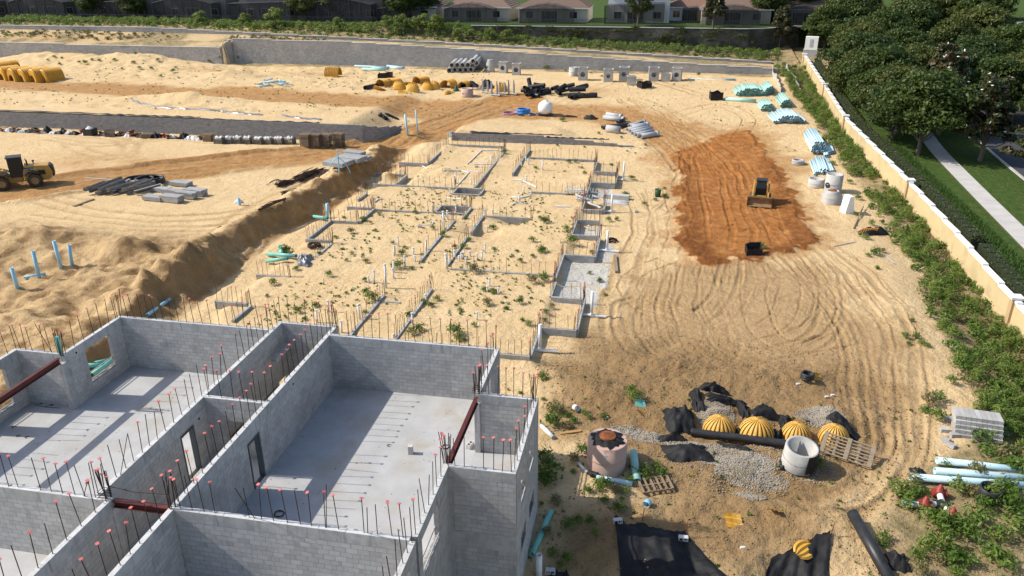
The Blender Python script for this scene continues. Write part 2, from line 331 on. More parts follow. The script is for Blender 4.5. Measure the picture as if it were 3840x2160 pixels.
for l in (
    [(1840, 640), (1830, 720), (1760, 800), (1600, 760), (1570, 820), (1640, 900), (1800, 920)],
    [(1790, 670), (1800, 760), (1830, 850), (1760, 930), (1600, 900)],
    [(1900, 665), (1900, 760), (1930, 840), (2010, 870), (2150, 850)],
    [(1960, 660), (1990, 740), (1930, 830), (1780, 830), (1620, 770), (1590, 700), (1690, 650)],
    [(2010, 650), (2080, 740), (2040, 830), (1880, 870), (1720, 860)],
    [(1700, 660), (1680, 760), (1700, 850), (1790, 940)],
    [(1740, 660), (1720, 760), (1760, 870), (1880, 930)],
    [(2060, 620), (2180, 720), (2260, 850), (2270, 1000), (2260, 1120), (2200, 1230), (2080, 1280), (1930, 1270)],
    [(2040, 650), (2150, 780), (2210, 900), (2230, 1050), (2220, 1180), (2130, 1260), (1980, 1260)],
    [(1980, 640), (2110, 780), (2170, 930), (2190, 1060), (2180, 1150)],
    [(1860, 670), (1850, 760), (1870, 850), (1960, 900), (2080, 890)], [(2080, 690), (2100, 760), (2060, 850), (1940, 890), (1800, 880), (1660, 830)], [(1650, 680), (1620, 760), (1640, 850), (1740, 900)], [(1600, 620), (1560, 720), (1540, 800), (1560, 870)],
    [(2120, 640), (2220, 740), (2290, 880), (2300, 1040), (2280, 1180), (2220, 1280)], [(1500, 830), (1620, 860), (1700, 900), (1660, 960)], [(1940, 960), (2080, 930), (2180, 960), (2230, 1080)],
    [(1830, 430), (1850, 520), (1870, 600), (1850, 650)], [(1770, 390), (1790, 480), (1820, 560), (1760, 640)],
    [(1730, 400), (1745, 500), (1755, 600), (1730, 650)], [(1880, 420), (1920, 520), (1960, 600), (1990, 640)],
    [(1900, 560), (1820, 590), (1740, 600)], [(2000, 590), (1900, 570), (1800, 560)],
    [(1650, 300), (1740, 360), (1830, 440), (1870, 520)], [(1600, 285), (1720, 330), (1860, 380), (1960, 440)],
    [(1560, 285), (1680, 350), (1720, 420), (1690, 520), (1600, 560)], [(1590, 480), (1620, 560), (1600, 650)], [(1640, 470), (1660, 540), (1640, 640)],
    [(1700, 320), (1800, 300), (1880, 330), (1840, 380)], [(1620, 260), (1540, 250), (1400, 300)], [(1580, 230), (1680, 260), (1800, 290)],
    [(100, 520), (300, 560), (560, 560), (760, 500), (900, 420)], [(60, 560), (330, 590), (620, 580), (840, 490)],
    [(230, 530), (120, 500), (160, 460)], [(520, 640), (640, 540), (800, 470)], [(560, 690), (640, 590), (700, 540)], [(610, 640), (700, 560), (820, 480)],
    [(170, 370), (260, 410), (330, 400), (300, 360), (180, 350)], [(120, 360), (260, 380), (420, 360), (560, 370)], [(350, 340), (330, 390), (240, 420)],
    [(1050, 330), (1160, 300), (1230, 270)], [(1020, 355), (1110, 325), (1200, 290), (1260, 262)],
    [(560, 185), (640, 205), (560, 220)], [(760, 190), (860, 205), (960, 200)], [(780, 205), (700, 225), (820, 235)]):
    w = random.choice((.1, .13, .2, .28)) if T(l)[0][0] > -10 else .24; rut(T(l), random.uniform(.022, .065), random.uniform(1.4, 1.9), w)
    if T(l)[0][0] > -10 and random.random() < .55:
        jx, jy = random.uniform(-.9, .9), random.uniform(-.9, .9); rut([(x+jx+.35*math.sin(i*.5), y+jy) for i, (x, y) in enumerate(T(l))], random.uniform(.015, .04), 1.6, .1)
for off in (-2.6, -.9, .9, 2.4):
    def offp(p, o): return [(a[0]-(b[1]-a[1])/math.hypot(b[0]-a[0], b[1]-a[1])*o, a[1]+(b[0]-a[0])/math.hypot(b[0]-a[0], b[1]-a[1])*o) for a, b in zip(p[:-1], p[1:])]
    rut(offp(ROAD_LO, off), .06, 1.9, .3); rut(offp(ROAD_UP, off*1.3), .05, 1.9, .3)
GZ += RUT*(GY < 150)
def zi(x, y):
    x = np.asarray(x, float); y = np.asarray(y, float)
    i = np.clip(np.searchsorted(XS, x)-1, 0, len(XS)-2); j = np.clip(np.searchsorted(YS, y)-1, 0, len(YS)-2)
    fx = np.clip((x-XS[i])/(XS[i+1]-XS[i]), 0, 1); fy = np.clip((y-YS[j])/(YS[j+1]-YS[j]), 0, 1)
    return (GZ[j, i]*(1-fx)+GZ[j, i+1]*fx)*(1-fy)+(GZ[j+1, i]*(1-fx)+GZ[j+1, i+1]*fx)*fy
def zat(x, y): return float(zi(x, y))
_T = np.concatenate([np.arange(15, 90, .1), np.arange(90, 260, .25)])
def at(px, py, dz=0.0):           # ground point seen at a photograph pixel
    d = ray(px, py).normalized(); x = d.x*_T; y = d.y*_T; z = CH+d.z*_T; h = zi(x, y)
    k = np.argmax(z < h); k = k if (z < h).any() else len(_T)-1
    a = (z[k-1]-h[k-1])/max(1e-6, (z[k-1]-h[k-1])-(z[k]-h[k])); t = _T[k-1]+(_T[k]-_T[k-1])*min(1, max(0, a))
    return Vector((d.x*t, d.y*t, zat(d.x*t, d.y*t)+dz))
def A(x, y, dz=0.0): return at(x*1.49068, y*1.49068, dz)      # same, in preview pixels (2576 wide)
def C(i, j, x, y, dz=0.0): return at(i*960+x/2.68333, j*540+y/2.68333, dz)   # same, in tile pixels
# soil colour masks, with rut and bank shade mixed in
nA = fbm(GX, GY, 3, 5, 201)-.5; nB = fbm(GX, GY, 1.0, 4, 211)-.5; nC = fbm(GX, GY, 9, 4, 221)-.5
clay = ss((inpoly(GX, GY, ORANGE)+3.0*nA+2.4*nB+.35)/.45)
odist = inpoly(GX, GY, ORANGE); rimm = ss((1.9-np.abs(odist-.6)+2.5*nA)/1.2)*clay*ss((96-GY)/6)*(.55+.45*ss((72-GY)/8))
rdl = polydist(GX, GY, ROAD_LO)[0]; rdu = polydist(GX, GY, ROAD_UP)[0]
road = np.maximum(ss((5.4-rdl+3*nA)/1.5)*(GY < 130), .95*ss((6.8-rdu+6*nA)/3.5)*(GY > 92)); road = np.maximum(road, .75*ss((odist+5+8*nA)/4)*ss((GY-84)/8)); road = np.maximum(road, .6*ss((odist+2.2+5*nA+3*nB)/1.5))
for (dx, dy, rx, ry) in ((1130, 225, 9, 3), (560, 190, 7, 2.5), (760, 165, 6, 2), (160, 158, 12, 3), (1420, 235, 8, 3), (250, 380, 9, 4), (820, 200, 5, 2), (1050, 300, 6, 3), (1750, 320, 6, 5), (480, 245, 8, 2)):
    qx, qy = D(dx, dy, 2); road = np.maximum(road, .55*np.exp(-((GX-qx)/rx)**2-((GY-qy)/ry)**2)*(1+2*nA))
damp = ss((inpoly(GX, GY, DAMP)+5*nA+6*nC+1.2)/4.5)*(.8+.4*fbm(GX, GY, 1.6, 4, 251))
tan_ = ss((inpoly(GX, GY, TAN)+4*nA+5*nC+.8)/3.5)
tan_ = np.maximum(tan_, .9*ss((-31-GX)/2)*ss((60-GY)/6)*(0.3+fbm(GX, GY, 4, 4, 231)))
slope = np.zeros_like(GZ); gy_, gx_ = np.gradient(GZ); gx_ /= np.gradient(XS)[None, :]; gy_ /= np.gradient(YS)[:, None]
slope = np.hypot(gx_, gy_)
ditch = ss((gx_*-1-.15)/.4)*(GX < -28)*(GY < 95)*(GY > 30)  # slopes falling right: orange-brown soil, with their shaded side painted darker
road = np.maximum(road, ditch*(.75+.6*fbm(GX, GY, 2, 3, 241)))
damp = np.maximum(damp, .8*ss((-30.5-GX)/4)*ss((58-GY)/6)*(GY > 25)*ss((fbm(GX, GY, 2.4, 5, 261, .6)-.5)/.16)); damp = np.maximum(damp, .45*ditch*ss((fbm(GX, GY, 1.6, 4, 271)-.45)/.2))
tan_ = np.maximum(tan_, .95*TRK*(GY < 150)); damp = np.maximum(damp, .5*TRK*(GX > -9)*(GY < 62)*ss((fbm(GX, GY, 2.5, 3, 281)-.3)/.3))  # tracks: brown packed soil, plus rut shadow painted in with the damp colour
grav = np.zeros_like(GZ)
for (dx, dy, rx, ry, rz) in ((1800, 1050, .8, 1.0, 0), (2060, 1058, 1.1, .8, 0), (1840, 1165, 1.6, .55, 0), (1890, 1200, 1.2, .5, 0), (1640, 1100, .8, .4, 0), (1890, 1255, .5, .3, 0), (1770, 1128, 1.5, .3, 0), (1585, 1082, .8, .35, 0)):
    qx, qy = D(dx, dy); grav = np.maximum(grav, ss((1.15-np.hypot((GX-qx)/rx, (GY-qy)/ry)+.9*nB+.5*nA)/.45))
weed = ss((GX-np.interp(GY, [20, 30, 36, 45, 55, 62, 70, 85, 110, 150], [9, 10, 15, 19.5, 20, 21.3, 20.8, 21.5, 21, 20])+3*nA)/1.5)*(GX < 25.3)*(GY < 160)
hillg = ((GY > 145)).astype(float)*(.25+.75*ss((nA+nC+.12+.5*(GY > 156.2))/.25))
weed = np.maximum(weed, hillg*(GX < 31))
lawn = (((GY > 165.3+np.maximum(0, GX-16.5)*.9) & (GX < 30)) | ((GX > 25.3) & (GY < 150)) | (GX > 31)).astype(float)
slabg = np.zeros_like(GZ)
for (a, b) in (((-6.6, 53.2), (-2.9, 58.3)), ((-6.7, 63.7), (-4.3, 67.6)), ((-6.6, 49.8), (-3.2, 53.5)), ((-6.6, 76.4), (-4.4, 80.3)), ((-4.2, 58.3), (-3.0, 63.0))):
    slabg = np.maximum(slabg, ss((np.minimum(np.minimum(GX-a[0], b[0]-GX), np.minimum(GY-a[1], b[1]-GY))+.5*nA+.5*nB+.05)/.25))
def ground_material():
    m = bpy.data.materials.new('site_soil'); m.use_nodes = True; n = m.node_tree.nodes; l = m.node_tree.links
    b = n['Principled BSDF']; b.inputs['Roughness'].default_value = .95; b.inputs['Specular IOR Level'].default_value = .1
    tc = n.new('ShaderNodeTexCoord')
    def attr(nm):
        a = n.new('ShaderNodeAttribute'); a.attribute_name = nm; s = n.new('ShaderNodeSeparateColor'); l.new(a.outputs['Color'], s.inputs[0]); return s.outputs
    m1, m2, m3 = attr('soil_a'), attr('soil_b'), attr('soil_c')
    def noise(s, d=5, r=.6):
        z = n.new('ShaderNodeTexNoise'); z.inputs['Scale'].default_value = s; z.inputs['Detail'].default_value = d; z.inputs['Roughness'].default_value = r; l.new(tc.outputs['Object'], z.inputs['Vector']); return z.outputs[0]
    def rng(x, a, b_, c=0, d=1):
        r = n.new('ShaderNodeMapRange'); r.inputs[1].default_value = a; r.inputs[2].default_value = b_; r.inputs[3].default_value = c; r.inputs[4].default_value = d; l.new(x, r.inputs[0]); return r.outputs[0]
    def mixc(f, a, c2):
        x = n.new('ShaderNodeMix'); x.data_type = 'RGBA'; l.new(f, x.inputs[0])
        for s, v in ((6, a), (7, c2)):
            if isinstance(v, tuple): x.inputs[s].default_value = (*v, 1)
            else: l.new(v, x.inputs[s])
        return x.outputs[2]
    def mulf(a, c):
        x = n.new('ShaderNodeMath'); x.operation = 'MULTIPLY'; l.new(a, x.inputs[0])
        if isinstance(c, float): x.inputs[1].default_value = c
        else: l.new(c, x.inputs[1])
        return x.outputs[0]
    nb, nm, nf, nff = noise(.18), noise(1.1), noise(7, 4), noise(60, 3)
    sand = mixc(rng(nb, .35, .65), PAL['sand1'], PAL['sand2'])
    sand = mixc(rng(nm, .45, .75, 0, .55), sand, PAL['sand3'])
    c = mixc(m2[0], sand, mixc(rng(nm, .35, .65), PAL['road1'], PAL['road2']))
    c = mixc(m1[1], c, c)
    c = mixc(mulf(m2[1], .85), c, mixc(rng(nm, .35, .65), PAL['tan1'], PAL['tan2']))
    c = mixc(m1[1], c, mixc(rng(nf, .35, .7), PAL['damp_shade1'], PAL['damp_shade2']))
    c = mixc(m1[0], c, mixc(rng(nm, .35, .62), mixc(rng(noise(.33, 4), .45, .62), PAL['clay1'], (.42, .20, .068)), PAL['clay2']))
    c = mixc(mulf(m3[2], rng(nm, .3, .55, .5, 1.0)), c, PAL['clay3'])
    c = mixc(m1[2], c, mixc(rng(noise(14, 3), .4, .6), PAL['grav1'], PAL['grav2']))
    c = mixc(m3[1], c, mixc(rng(nf, .35, .65), PAL['slab1'], PAL['slab2']))
    c = mixc(mulf(m2[2], .8), c, mixc(rng(nm, .4, .6), (.09, .09, .035), (.3, .22, .12)))
    c = mixc(m3[0], c, mixc(rng(noise(1.6), .3, .7), (.03, .07, .012), (.075, .10, .025)))
    fin = rng(nf, .3, .7, .88, 1.1); vm = n.new('ShaderNodeVectorMath'); vm.operation = 'SCALE'; l.new(c, vm.inputs[0]); l.new(fin, vm.inputs['Scale'])
    l.new(vm.outputs[0], b.inputs['Base Color'])
    ad = n.new('ShaderNodeMath'); ad.operation = 'ADD'; l.new(mulf(nf, 1.0), ad.inputs[0]); l.new(mulf(nff, .25), ad.inputs[1])
    a2 = n.new('ShaderNodeMath'); a2.operation = 'ADD'; l.new(ad.outputs[0], a2.inputs[0]); l.new(mulf(noise(2.2, 4), 1.6), a2.inputs[1])
    bp = n.new('ShaderNodeBump'); bp.inputs['Strength'].default_value = 1; bp.inputs['Distance'].default_value = .10; l.new(a2.outputs[0], bp.inputs['Height']); l.new(bp.outputs[0], b.inputs['Normal'])
    return m
PAL = dict(clay3=(.165, .06, .017), sand1=(.62, .46, .26), sand2=(.57, .41, .218), sand3=(.475, .32, .15), road1=(.43, .235, .09), road2=(.31, .152, .052), tan1=(.385, .255, .127), tan2=(.30, .192, .092),
           damp_shade1=(.29, .19, .092), damp_shade2=(.185, .115, .053), clay1=(.36, .15, .042), clay2=(.255, .10, .028), grav1=(.38, .34, .28), grav2=(.24, .19, .13), slab1=(.42, .41, .38), slab2=(.52, .48, .40))
ny, nx = GZ.shape
idx = np.arange(nx*ny).reshape(ny, nx)
F = np.stack([idx[:-1, :-1], idx[:-1, 1:], idx[1:, 1:], idx[1:, :-1]], -1).reshape(-1, 4)
me = bulk('ground', np.stack([GX, GY, GZ], -1).reshape(-1, 3), F, ground_material())
me.polygons.foreach_set('use_smooth', np.ones(len(F), bool))
for nm, ch in (('soil_a', (clay, damp, grav)), ('soil_b', (road, tan_, weed)), ('soil_c', (lawn, slabg, rimm))):
    a = me.attributes.new(nm, 'FLOAT_COLOR', 'POINT'); buf = np.ones((nx*ny, 4), np.float32)
    for i in range(3): buf[:, i] = np.clip(ch[i], 0, 1).ravel()
    a.data.foreach_set('color', buf.ravel())
tag(inst('ground', me), kind='structure')
# ------------------------------------------------------------------ the block building under construction
M_BLOCK = mat('concrete_block', (.445, .437, .42), (.38, .373, .36), rough=.9, sc=2.2, bump=.006, bsc=40, rnd=.10, spec=.2, c3=(.34, .333, .32), sc3=.5, streak=(.27, .262, .25))
M_MORTAR = mat('mortar', (.24, .235, .23), (.33, .32, .31), rough=.95, sc=4, bump=.004)
M_BEAM = mat('cast_concrete', (.42, .413, .40), (.31, .308, .30), rough=.9, sc=3.0, bump=.008, bsc=22, rnd=.07, spec=.2, c3=(.43, .42, .40), sc3=1.4, streak=(.17, .168, .165))
M_TOP = mat('pale_concrete', (.52, .515, .50), (.42, .415, .41), rough=.9, sc=6, bump=.006, rnd=.08, spec=.2)
M_SLAB = mat('slab_concrete', (.40, .40, .397), (.34, .34, .337), rough=.75, sc=.9, bump=.003, bsc=12, c3=(.335, .31, .27), sc3=.55, spec=.3)
M_REBAR = mat('rebar_steel', (.035, .026, .022), (.075, .04, .025), rough=.7, sc=20, metal=.3)
M_CAP = mat('cap_plastic', (.56, .15, .14), (.47, .11, .105), rough=.6, sc=8, rnd=.15)
M_STEEL = mat('primer_steel', (.105, .024, .018), (.075, .016, .013), rough=.55, sc=2, bump=.002)
M_FRAME = mat('frame_steel', (.055, .075, .085), (.04, .055, .06), rough=.45, sc=3)
def rects(a0, a1, z0, z1, ops):
    zs = sorted({z0, z1} | {min(max(z, z0), z1) for o in ops for z in o[2:4]}); out = []
    for za, zb in zip(zs[:-1], zs[1:]):
        if zb-za < 1e-4: continue
        cuts = sorted((max(o[0], a0), min(o[1], a1)) for o in ops if o[2] <= za+1e-5 and o[3] >= zb-1e-5 and o[1] > a0 and o[0] < a1); p = a0
        for c0, c1 in cuts:
            if c0 > p+1e-4: out.append((p, c0, za, zb))
            p = max(p, c1)
        if p < a1-1e-4: out.append((p, a1, za, zb))
    return out
_bm = {}
def blockmesh(ax, L, T, H):
    k = (ax, round(L, 3), round(T, 3), round(H, 3))
    if k not in _bm:
        b = MB()
        if ax == 'x': b.box(-L/2, -T/2, -H/2, L/2, T/2, H/2)
        else: b.box(-T/2, -L/2, -H/2, T/2, L/2, H/2)
        _bm[k] = b.mesh('concrete_block', M_BLOCK)
    return _bm[k]
NIND = [0]
def blockwall(parent, ax, a0, a1, c0, c1, z0, z1, ops=(), indiv=False, ends=(0, 0)):
    """running-bond block wall: recessed mortar core, every block proud of it"""
    core = MB(); blocks = MB(); T = c1-c0; cm = (c0+c1)/2; wall = None; sing = []
    for (p, q, za, zb) in rects(a0+.004, a1-.004, z0, z1, ops):
        if ax == 'x': core.box(p, c0+.005, za, q, c1-.005, zb)
        else: core.box(c0+.005, p, za, c1-.005, q, zb)
    wall = core.build('wall', M_MORTAR, parent)
    nc = max(1, round((z1-z0)/.2)); ch = (z1-z0)/nc
    for r in range(nc):
        za = z0+r*ch; zb = za+ch; p = a0-(.2 if r % 2 else 0)
        while p < a1-1e-3:
            s, e = max(p, a0), min(p+.4, a1); p += .4
            segs = [(s, e)]
            for o in ops:
                if o[2] < zb-.1 and o[3] > za+.1:
                    ns = []
                    for (u, v) in segs:
                        if o[1] <= u or o[0] >= v: ns.append((u, v)); continue
                        if o[0] > u+.05: ns.append((u, o[0]))
                        if o[1] < v-.05: ns.append((o[1], v))
                    segs = ns
            for (u, v) in segs:
                u2, v2 = u+.008, v-.008
                if v2-u2 < .06: continue
                if indiv and NIND[0] < 300:
                    NIND[0] += 1; loc = ((u2+v2)/2, cm, (za+zb)/2) if ax == 'x' else (cm, (u2+v2)/2, (za+zb)/2)
                    inst('concrete_block', blockmesh(ax, v2-u2, T, ch-.016), loc, parent=wall)
                else:
                    t = random.random()
                    if ax == 'x': blocks.box(u2, c0, za+.008, v2, c1, zb-.008, t)
                    else: blocks.box(c0, u2, za+.008, c1, v2, zb-.008, t)
    if blocks.v: tag(blocks.build('block_courses', M_BLOCK, wall), kind='stuff')
    return wall
def beamband(parent, ax, a0, a1, c0, c1, z0, z1, step=1.13, top=True, pr=.003):
    p = a0
    while p < a1-.02:
        q = min(p+step*random.uniform(.75, 1.2), a1)
        if a1-q < .3: q = a1
        b = MB(); t = random.random()
        if ax == 'x': b.box(p+.002, c0-pr, z0, q-.002, c1+pr, z1, t)
        else: b.box(c0-pr, p+.002, z0, c1+pr, q-.002, z1, t)
        o = b.build('bond_beam', M_BEAM, parent)
        if top:
            b = MB()
            if ax == 'x': b.box(p+.012, c0+.004, z1, q-.012, c1-.004, z1+.006, t)
            else: b.box(c0+.004, p+.012, z1, c1-.004, q-.012, z1+.006, t)
            b.build('sunlit_top', M_TOP, o)  # thin pale sheet: sunlight on the wall top put into its colour
        p = q
_rb = {}
def rebar_mesh(L):
    k = round(L, 2)
    if k not in _rb:
        b = MB(); b.tube([(0, 0, -.05), (0, 0, L)], .0145, 6); _rb[k] = b.mesh('rebar', M_REBAR)
    return _rb[k]
_b = MB(); _b.lathe([(.0, 0), (.02, 0), (.022, .045), (.045, .062)], 8); _b.box(-.053, -.053, .06, .053, .053, .075)
CAPM = _b.mesh('safety_cap', M_CAP)
def rebar(parent, x, y, z, L=1.35, cap=True, tilt=.035, rx=None, ry=None, sc=1.0):
    L = max(.25, round(L/.15)*.15)
    o = inst('rebar', rebar_mesh(L), (x, y, z), (random.gauss(0, tilt) if rx is None else rx, random.gauss(0, tilt) if ry is None else ry, random.uniform(0, 6)), parent)
    if sc != 1: o.scale = (sc, sc, 1)
    if cap: inst('safety_cap', CAPM, (0, 0, L-.06), (random.gauss(0, .15), random.gauss(0, .15), random.uniform(0, 3)), o, 1.0 if sc == 1 else (1/sc*1.1, 1/sc*1.1, 1.1))
    return o
def rebar_row(parent, ax, a0, a1, c, z, step, pc=.85, L=1.35, sc=1.0, tilt=.035):
    p = a0+random.uniform(.05, .25)
    while p < a1:
        l = L*random.uniform(.92, 1.06); x, y = (p, c) if ax == 'x' else (c, p)
        if random.random() > .06: rebar(parent, x, y, z, l, random.random() < pc, tilt, sc=sc)
        p += step*random.uniform(.85, 1.15)
B = empty('block_building', (0, 0, 0), label='grey concrete block building under construction, roofless, with rebar sticking up from its walls', cat='building')
B.location = (-16.5, 18, 0)
class Loc:  # parts are written in site coordinates
    pass
BP = bpy.data.objects.new('upper_storey', None)
ZT, ZB, ZS, ZL = 6.0, 5.56, 3.16, 2.42
def storey(ax, a0, a1, c0, c1, ops=(), low_ops=(), indiv=False, lower=True, step=.43, rb=True, pc=.72):
    blockwall(B, ax, a0, a1, c0, c1, ZS, ZB, ops, indiv)
    beamband(B, ax, a0, a1, c0, c1, ZB, ZT)
    if lower:
        blockwall(B, ax, a0, a1, c0, c1, -1.2, ZL, low_ops)
        beamband(B, ax, a0, a1, c0, c1, ZL, ZS, 3.0, top=False, pr=.006)
    if rb: rebar_row(B, ax, a0, a1, (c0+c1)/2, ZT, step, pc)
WIN = (3.82, 5.56)
storey('x', -14.97, -6.79, 18.25, 18.45, indiv=True, lower=False)                  # party wall, right
storey('x', -6.58, -4.1, 22.19, 22.39, indiv=True, step=.33)                      # bay, near side
storey('x', -14.97, -6.58, 31.27, 31.47)                                          # back wall, right
storey('y', 18.45, 22.39, -6.78, -6.58, [(18.85, 20.8, 4.02, ZB)], [(19.2, 20.6, .9, 2.3)], step=.5, pc=.35)
storey('y', 9, 18.25, -6.78, -6.58, [(15.7, 17.6, 4.02, ZB), (12, 13.5, 4, ZB)], [(15.9, 17.4, .9, 2.3)], step=.5, pc=.2)
storey('y', 27.22, 31.27, -6.78, -6.58, [(28.5, 30.3)+WIN], step=.6, pc=.8)
storey('x', -6.58, -4.3, 27.22, 27.42, step=.35)
storey('y', 22.39, 27.42, -4.3, -4.1, [(23.3, 24.4, 3.62, ZB), (25.2, 26.35, 3.62, ZB)], [(23.3, 24.42, 1.4, 2.3), (25.2, 26.35, 1.4, 2.3)], step=.5)
storey('y', 18.45, 32.15, -15.17, -14.97, [(23.03, 24.0, ZS, 5.28)], lower=False, step=.5)
storey('y', 9, 18.25, -15.17, -14.97, lower=False, step=.55)
storey('x', -15.17, -14.97, 18.25, 18.45, lower=False, rb=False)
storey('y', 18.45, 32.15, -18.07, -17.87, [(23.05, 23.95, ZS, 5.28)], lower=False, step=.5, pc=.55)
storey('y', 9, 18.25, -17.53, -17.33, lower=False, step=.6)
storey('x', -18.07, -14.97, 32.15, 32.35, step=.45)
storey('x', -17.87, -15.17, 24.95, 25.15, [(-17.1, -16.2, ZS, 4.95)], lower=False, step=.5)
storey('x', -26.48, -18.07, 31.27, 31.47)
storey('x', -26.48, -17.33, 18.25, 18.45, lower=False)
storey('y', 27.22, 31.27, -26.48, -26.28, [(28.5, 30.3, 3.82, ZB)], step=.6, pc=.3)
storey('x', -28.8, -26.48, 27.22, 27.42, step=.33)
storey('y', 21.0, 27.42, -29.0, -28.8, [(23.2, 24.4, 3.62, ZB), (25.2, 26.35, 3.62, ZB)], step=.5)
# floors
for i, (x0, y0, x1, y1) in enumerate(((-26.28, 18.45, -18.07, 31.27), (-28.8, 21, -26.28, 27.22), (-14.97, 18.45, -6.78, 31.27), (-6.78, 22.39, -4.3, 27.22), (-17.87, 18.45, -15.17, 24.95), (-26.28, 9, -17.53, 18.25), (-14.97, 9, -6.78, 18.25), (-17.33, 9, -15.17, 18.25), (-17.87, 25.15, -15.17, 32.15))):
    zf = ZS if i < 8 else .2; b = MB(); b.box(x0+.002, y0+.002, zf-.26, x1-.002, y1-.002, zf); b.build('floor_slab', M_SLAB, B)
# concrete columns at the openings
for (x0, y0, x1, y1) in ((-6.795, 22.175, -6.565, 22.5), (-6.795, 27.1, -6.565, 27.435), (-26.495, 26.98, -26.265, 27.435), (-18.085, 18.235, -17.315, 18.465)):
    b = MB(); b.box(x0, y0, ZS, x1, y1, 5.62); b.build('column', M_BEAM, B)
b = MB(); b.box(-6.8, 22.17, -1.2, -6.42, 22.2, ZL); b.box(-6.8, 22.17, ZS, -6.42, 22.2, ZB); b.build('column', M_BEAM, B)
# steel beams
def ibeam(a, b_, h=.3, w=.16):
    a = Vector(a); b_ = Vector(b_); L = (b_-a).length; d = (b_-a).normalized(); r = d.cross(Vector((0, 0, 1))).normalized()
    M = Matrix(((d.x, r.x, 0, a.x), (d.y, r.y, 0, a.y), (d.z, r.z, 1, a.z), (0, 0, 0, 1))); m = MB()
    m.box(0, -w/2, 0, L, w/2, .02, M=M); m.box(0, -w/2, h-.02, L, w/2, h, M=M); m.box(0, -.012, .02, L, .012, h-.02, M=M)
    return m.build('steel_beam', M_STEEL, B)
ibeam((-6.68, 22.5, 5.66), (-6.68, 27.1, 5.66)); ibeam((-26.38, 21.2, 5.66), (-26.38, 26.98, 5.66)); ibeam((-17.33, 18.42, 5.68), (-15.17, 18.42, 5.68), .26, .2)
# door frames, window bars and broken sills
for cx in (-17.97, -15.07):
    m = MB()
    m.box(cx-.12, 23.04, ZS, cx+.12, 23.1, 5.28); m.box(cx-.12, 23.91, ZS, cx+.12, 23.97, 5.28); m.box(cx-.12, 23.1, 5.2, cx+.12, 23.91, 5.27); m.build('door_frame', M_FRAME, B)
M_RAW = mat('broken_concrete', (.42, .41, .39), (.2, .2, .2), rough=.95, sc=9, bump=.05, bsc=14)
for (cx, y0, y1, zs) in ((-26.38, 28.5, 30.3, 3.82), (-6.68, 28.5, 30.3, 3.82), (-6.68, 18.85, 20.8, 4.02), (-6.68, 15.7, 17.6, 4.02), (-28.9, 25.2, 26.35, 3.62), (-28.9, 23.2, 24.4, 3.62), (-4.2, 23.3, 24.4, 3.62), (-4.2, 25.2, 26.35, 3.62)):
    m = MB(); m.tube([(cx-.06, y0-.2, zs+.42), (cx-.06, y1+.2, zs+.42)], .03, 6); m.tube([(cx+.06, y0-.15, zs+.12), (cx+.06, y1+.25, zs+.12)], .03, 6); m.build('window_bar', M_BEAM, B)
    P = []
    for i in range(9):
        y = y0+(y1-y0)*i/8; h = .03+.05*random.random(); P.append([(cx-.1, y, zs), (cx-.08, y, zs+h), (cx, y, zs+h+random.uniform(-.03, .02)), (cx+.08, y, zs+h*random.random()), (cx+.1, y, zs)])
    m = MB(); m.grid(P, False); m.build('sill', M_RAW, B)
# hollow half blocks left open under the bay windows
for (y0, y1) in ((23.32, 24.4), (25.22, 26.33)):
    m = MB(); y = y0
    while y < y1-.1:
        m.box(-4.3, y, 1.4, -4.1, y+.03, 1.47); m.box(-4.3, y, 1.4, -4.27, y+.2, 1.47); m.box(-4.13, y, 1.4, -4.1, y+.2, 1.47); y += .2
    m.build('open_block_course', M_BLOCK, B)
# bundles of column steel
for (x, y, n, L) in ((-26.4, 27.25, 8, 1.2), (-6.7, 27.3, 8, 1.45), (-6.7, 22.35, 9, 1.25), (-17.6, 18.4, 9, 1.2), (-15.1, 18.38, 9, 1.3), (-4.2, 27.2, 6, 1.1), (-26.38, 31.35, 3, 1.4), (-15.07, 32.2, 5, 1.2)):
    for k in range(n): rebar(B, x+random.uniform(-.14, .14), y+random.uniform(-.16, .16), ZT, L*random.uniform(.7, 1.1), k % 4 == 0, .06)
for k, (x, y, rx, ry) in enumerate(((-18.4, 18.35, .0, -.75), (-17.9, 19.6, .2, -.9), (-12.1, 18.35, 0, -.3), (-9.6, 18.35, 0, .22), (-8.2, 18.35, 0, -.35), (-27, 27.32, 0, -.5))):
    rebar(B, x, y, ZT, 1.5, k < 1, rx=rx, ry=ry)
m = MB(); m.tube([(-17.45, 18.5, 6.42), (-16.4, 18.44, 6.36), (-15.2, 18.5, 6.4)], .016, 5); m.build('tie_bar', M_REBAR, B)
m = MB()
for (x, y) in ((-17.6, 18.4), (-6.7, 27.3)):
    for z in (6.1, 6.2, 6.3):
        m.tube([(x-.15, y-.15, z), (x+.15, y-.15, z), (x+.15, y+.15, z), (x-.15, y+.15, z), (x-.15, y-.15, z)], .012, 4)
m.build('stirrup', M_REBAR, B)
m = MB(); m.box(-17.6, 30.2, 4.9, -17.3, 31.9, 5.02); m.build('ledge', M_BEAM, B)
# conduit holes: solid black discs painted for the dark inside
m = MB()
for (x, y, z) in ((-26.27, 27.95, 5.72), (-17.86, 24.4, 5.3), (-14.96, 27.2, 5.65)): m.tube([(x-.03, y, z), (x+.004, y, z)], .055, 10)
m.build('hole_shade_disc', mat('hole_shade', (.01, .01, .01)), B)
Minv = B.matrix_world.inverted()
def settle(root, loc):    # children were written in site coordinates: shift them under the moved empty
    for c in root.children: c.location = Vector(c.location)-Vector(loc)
settle(B, B.location)
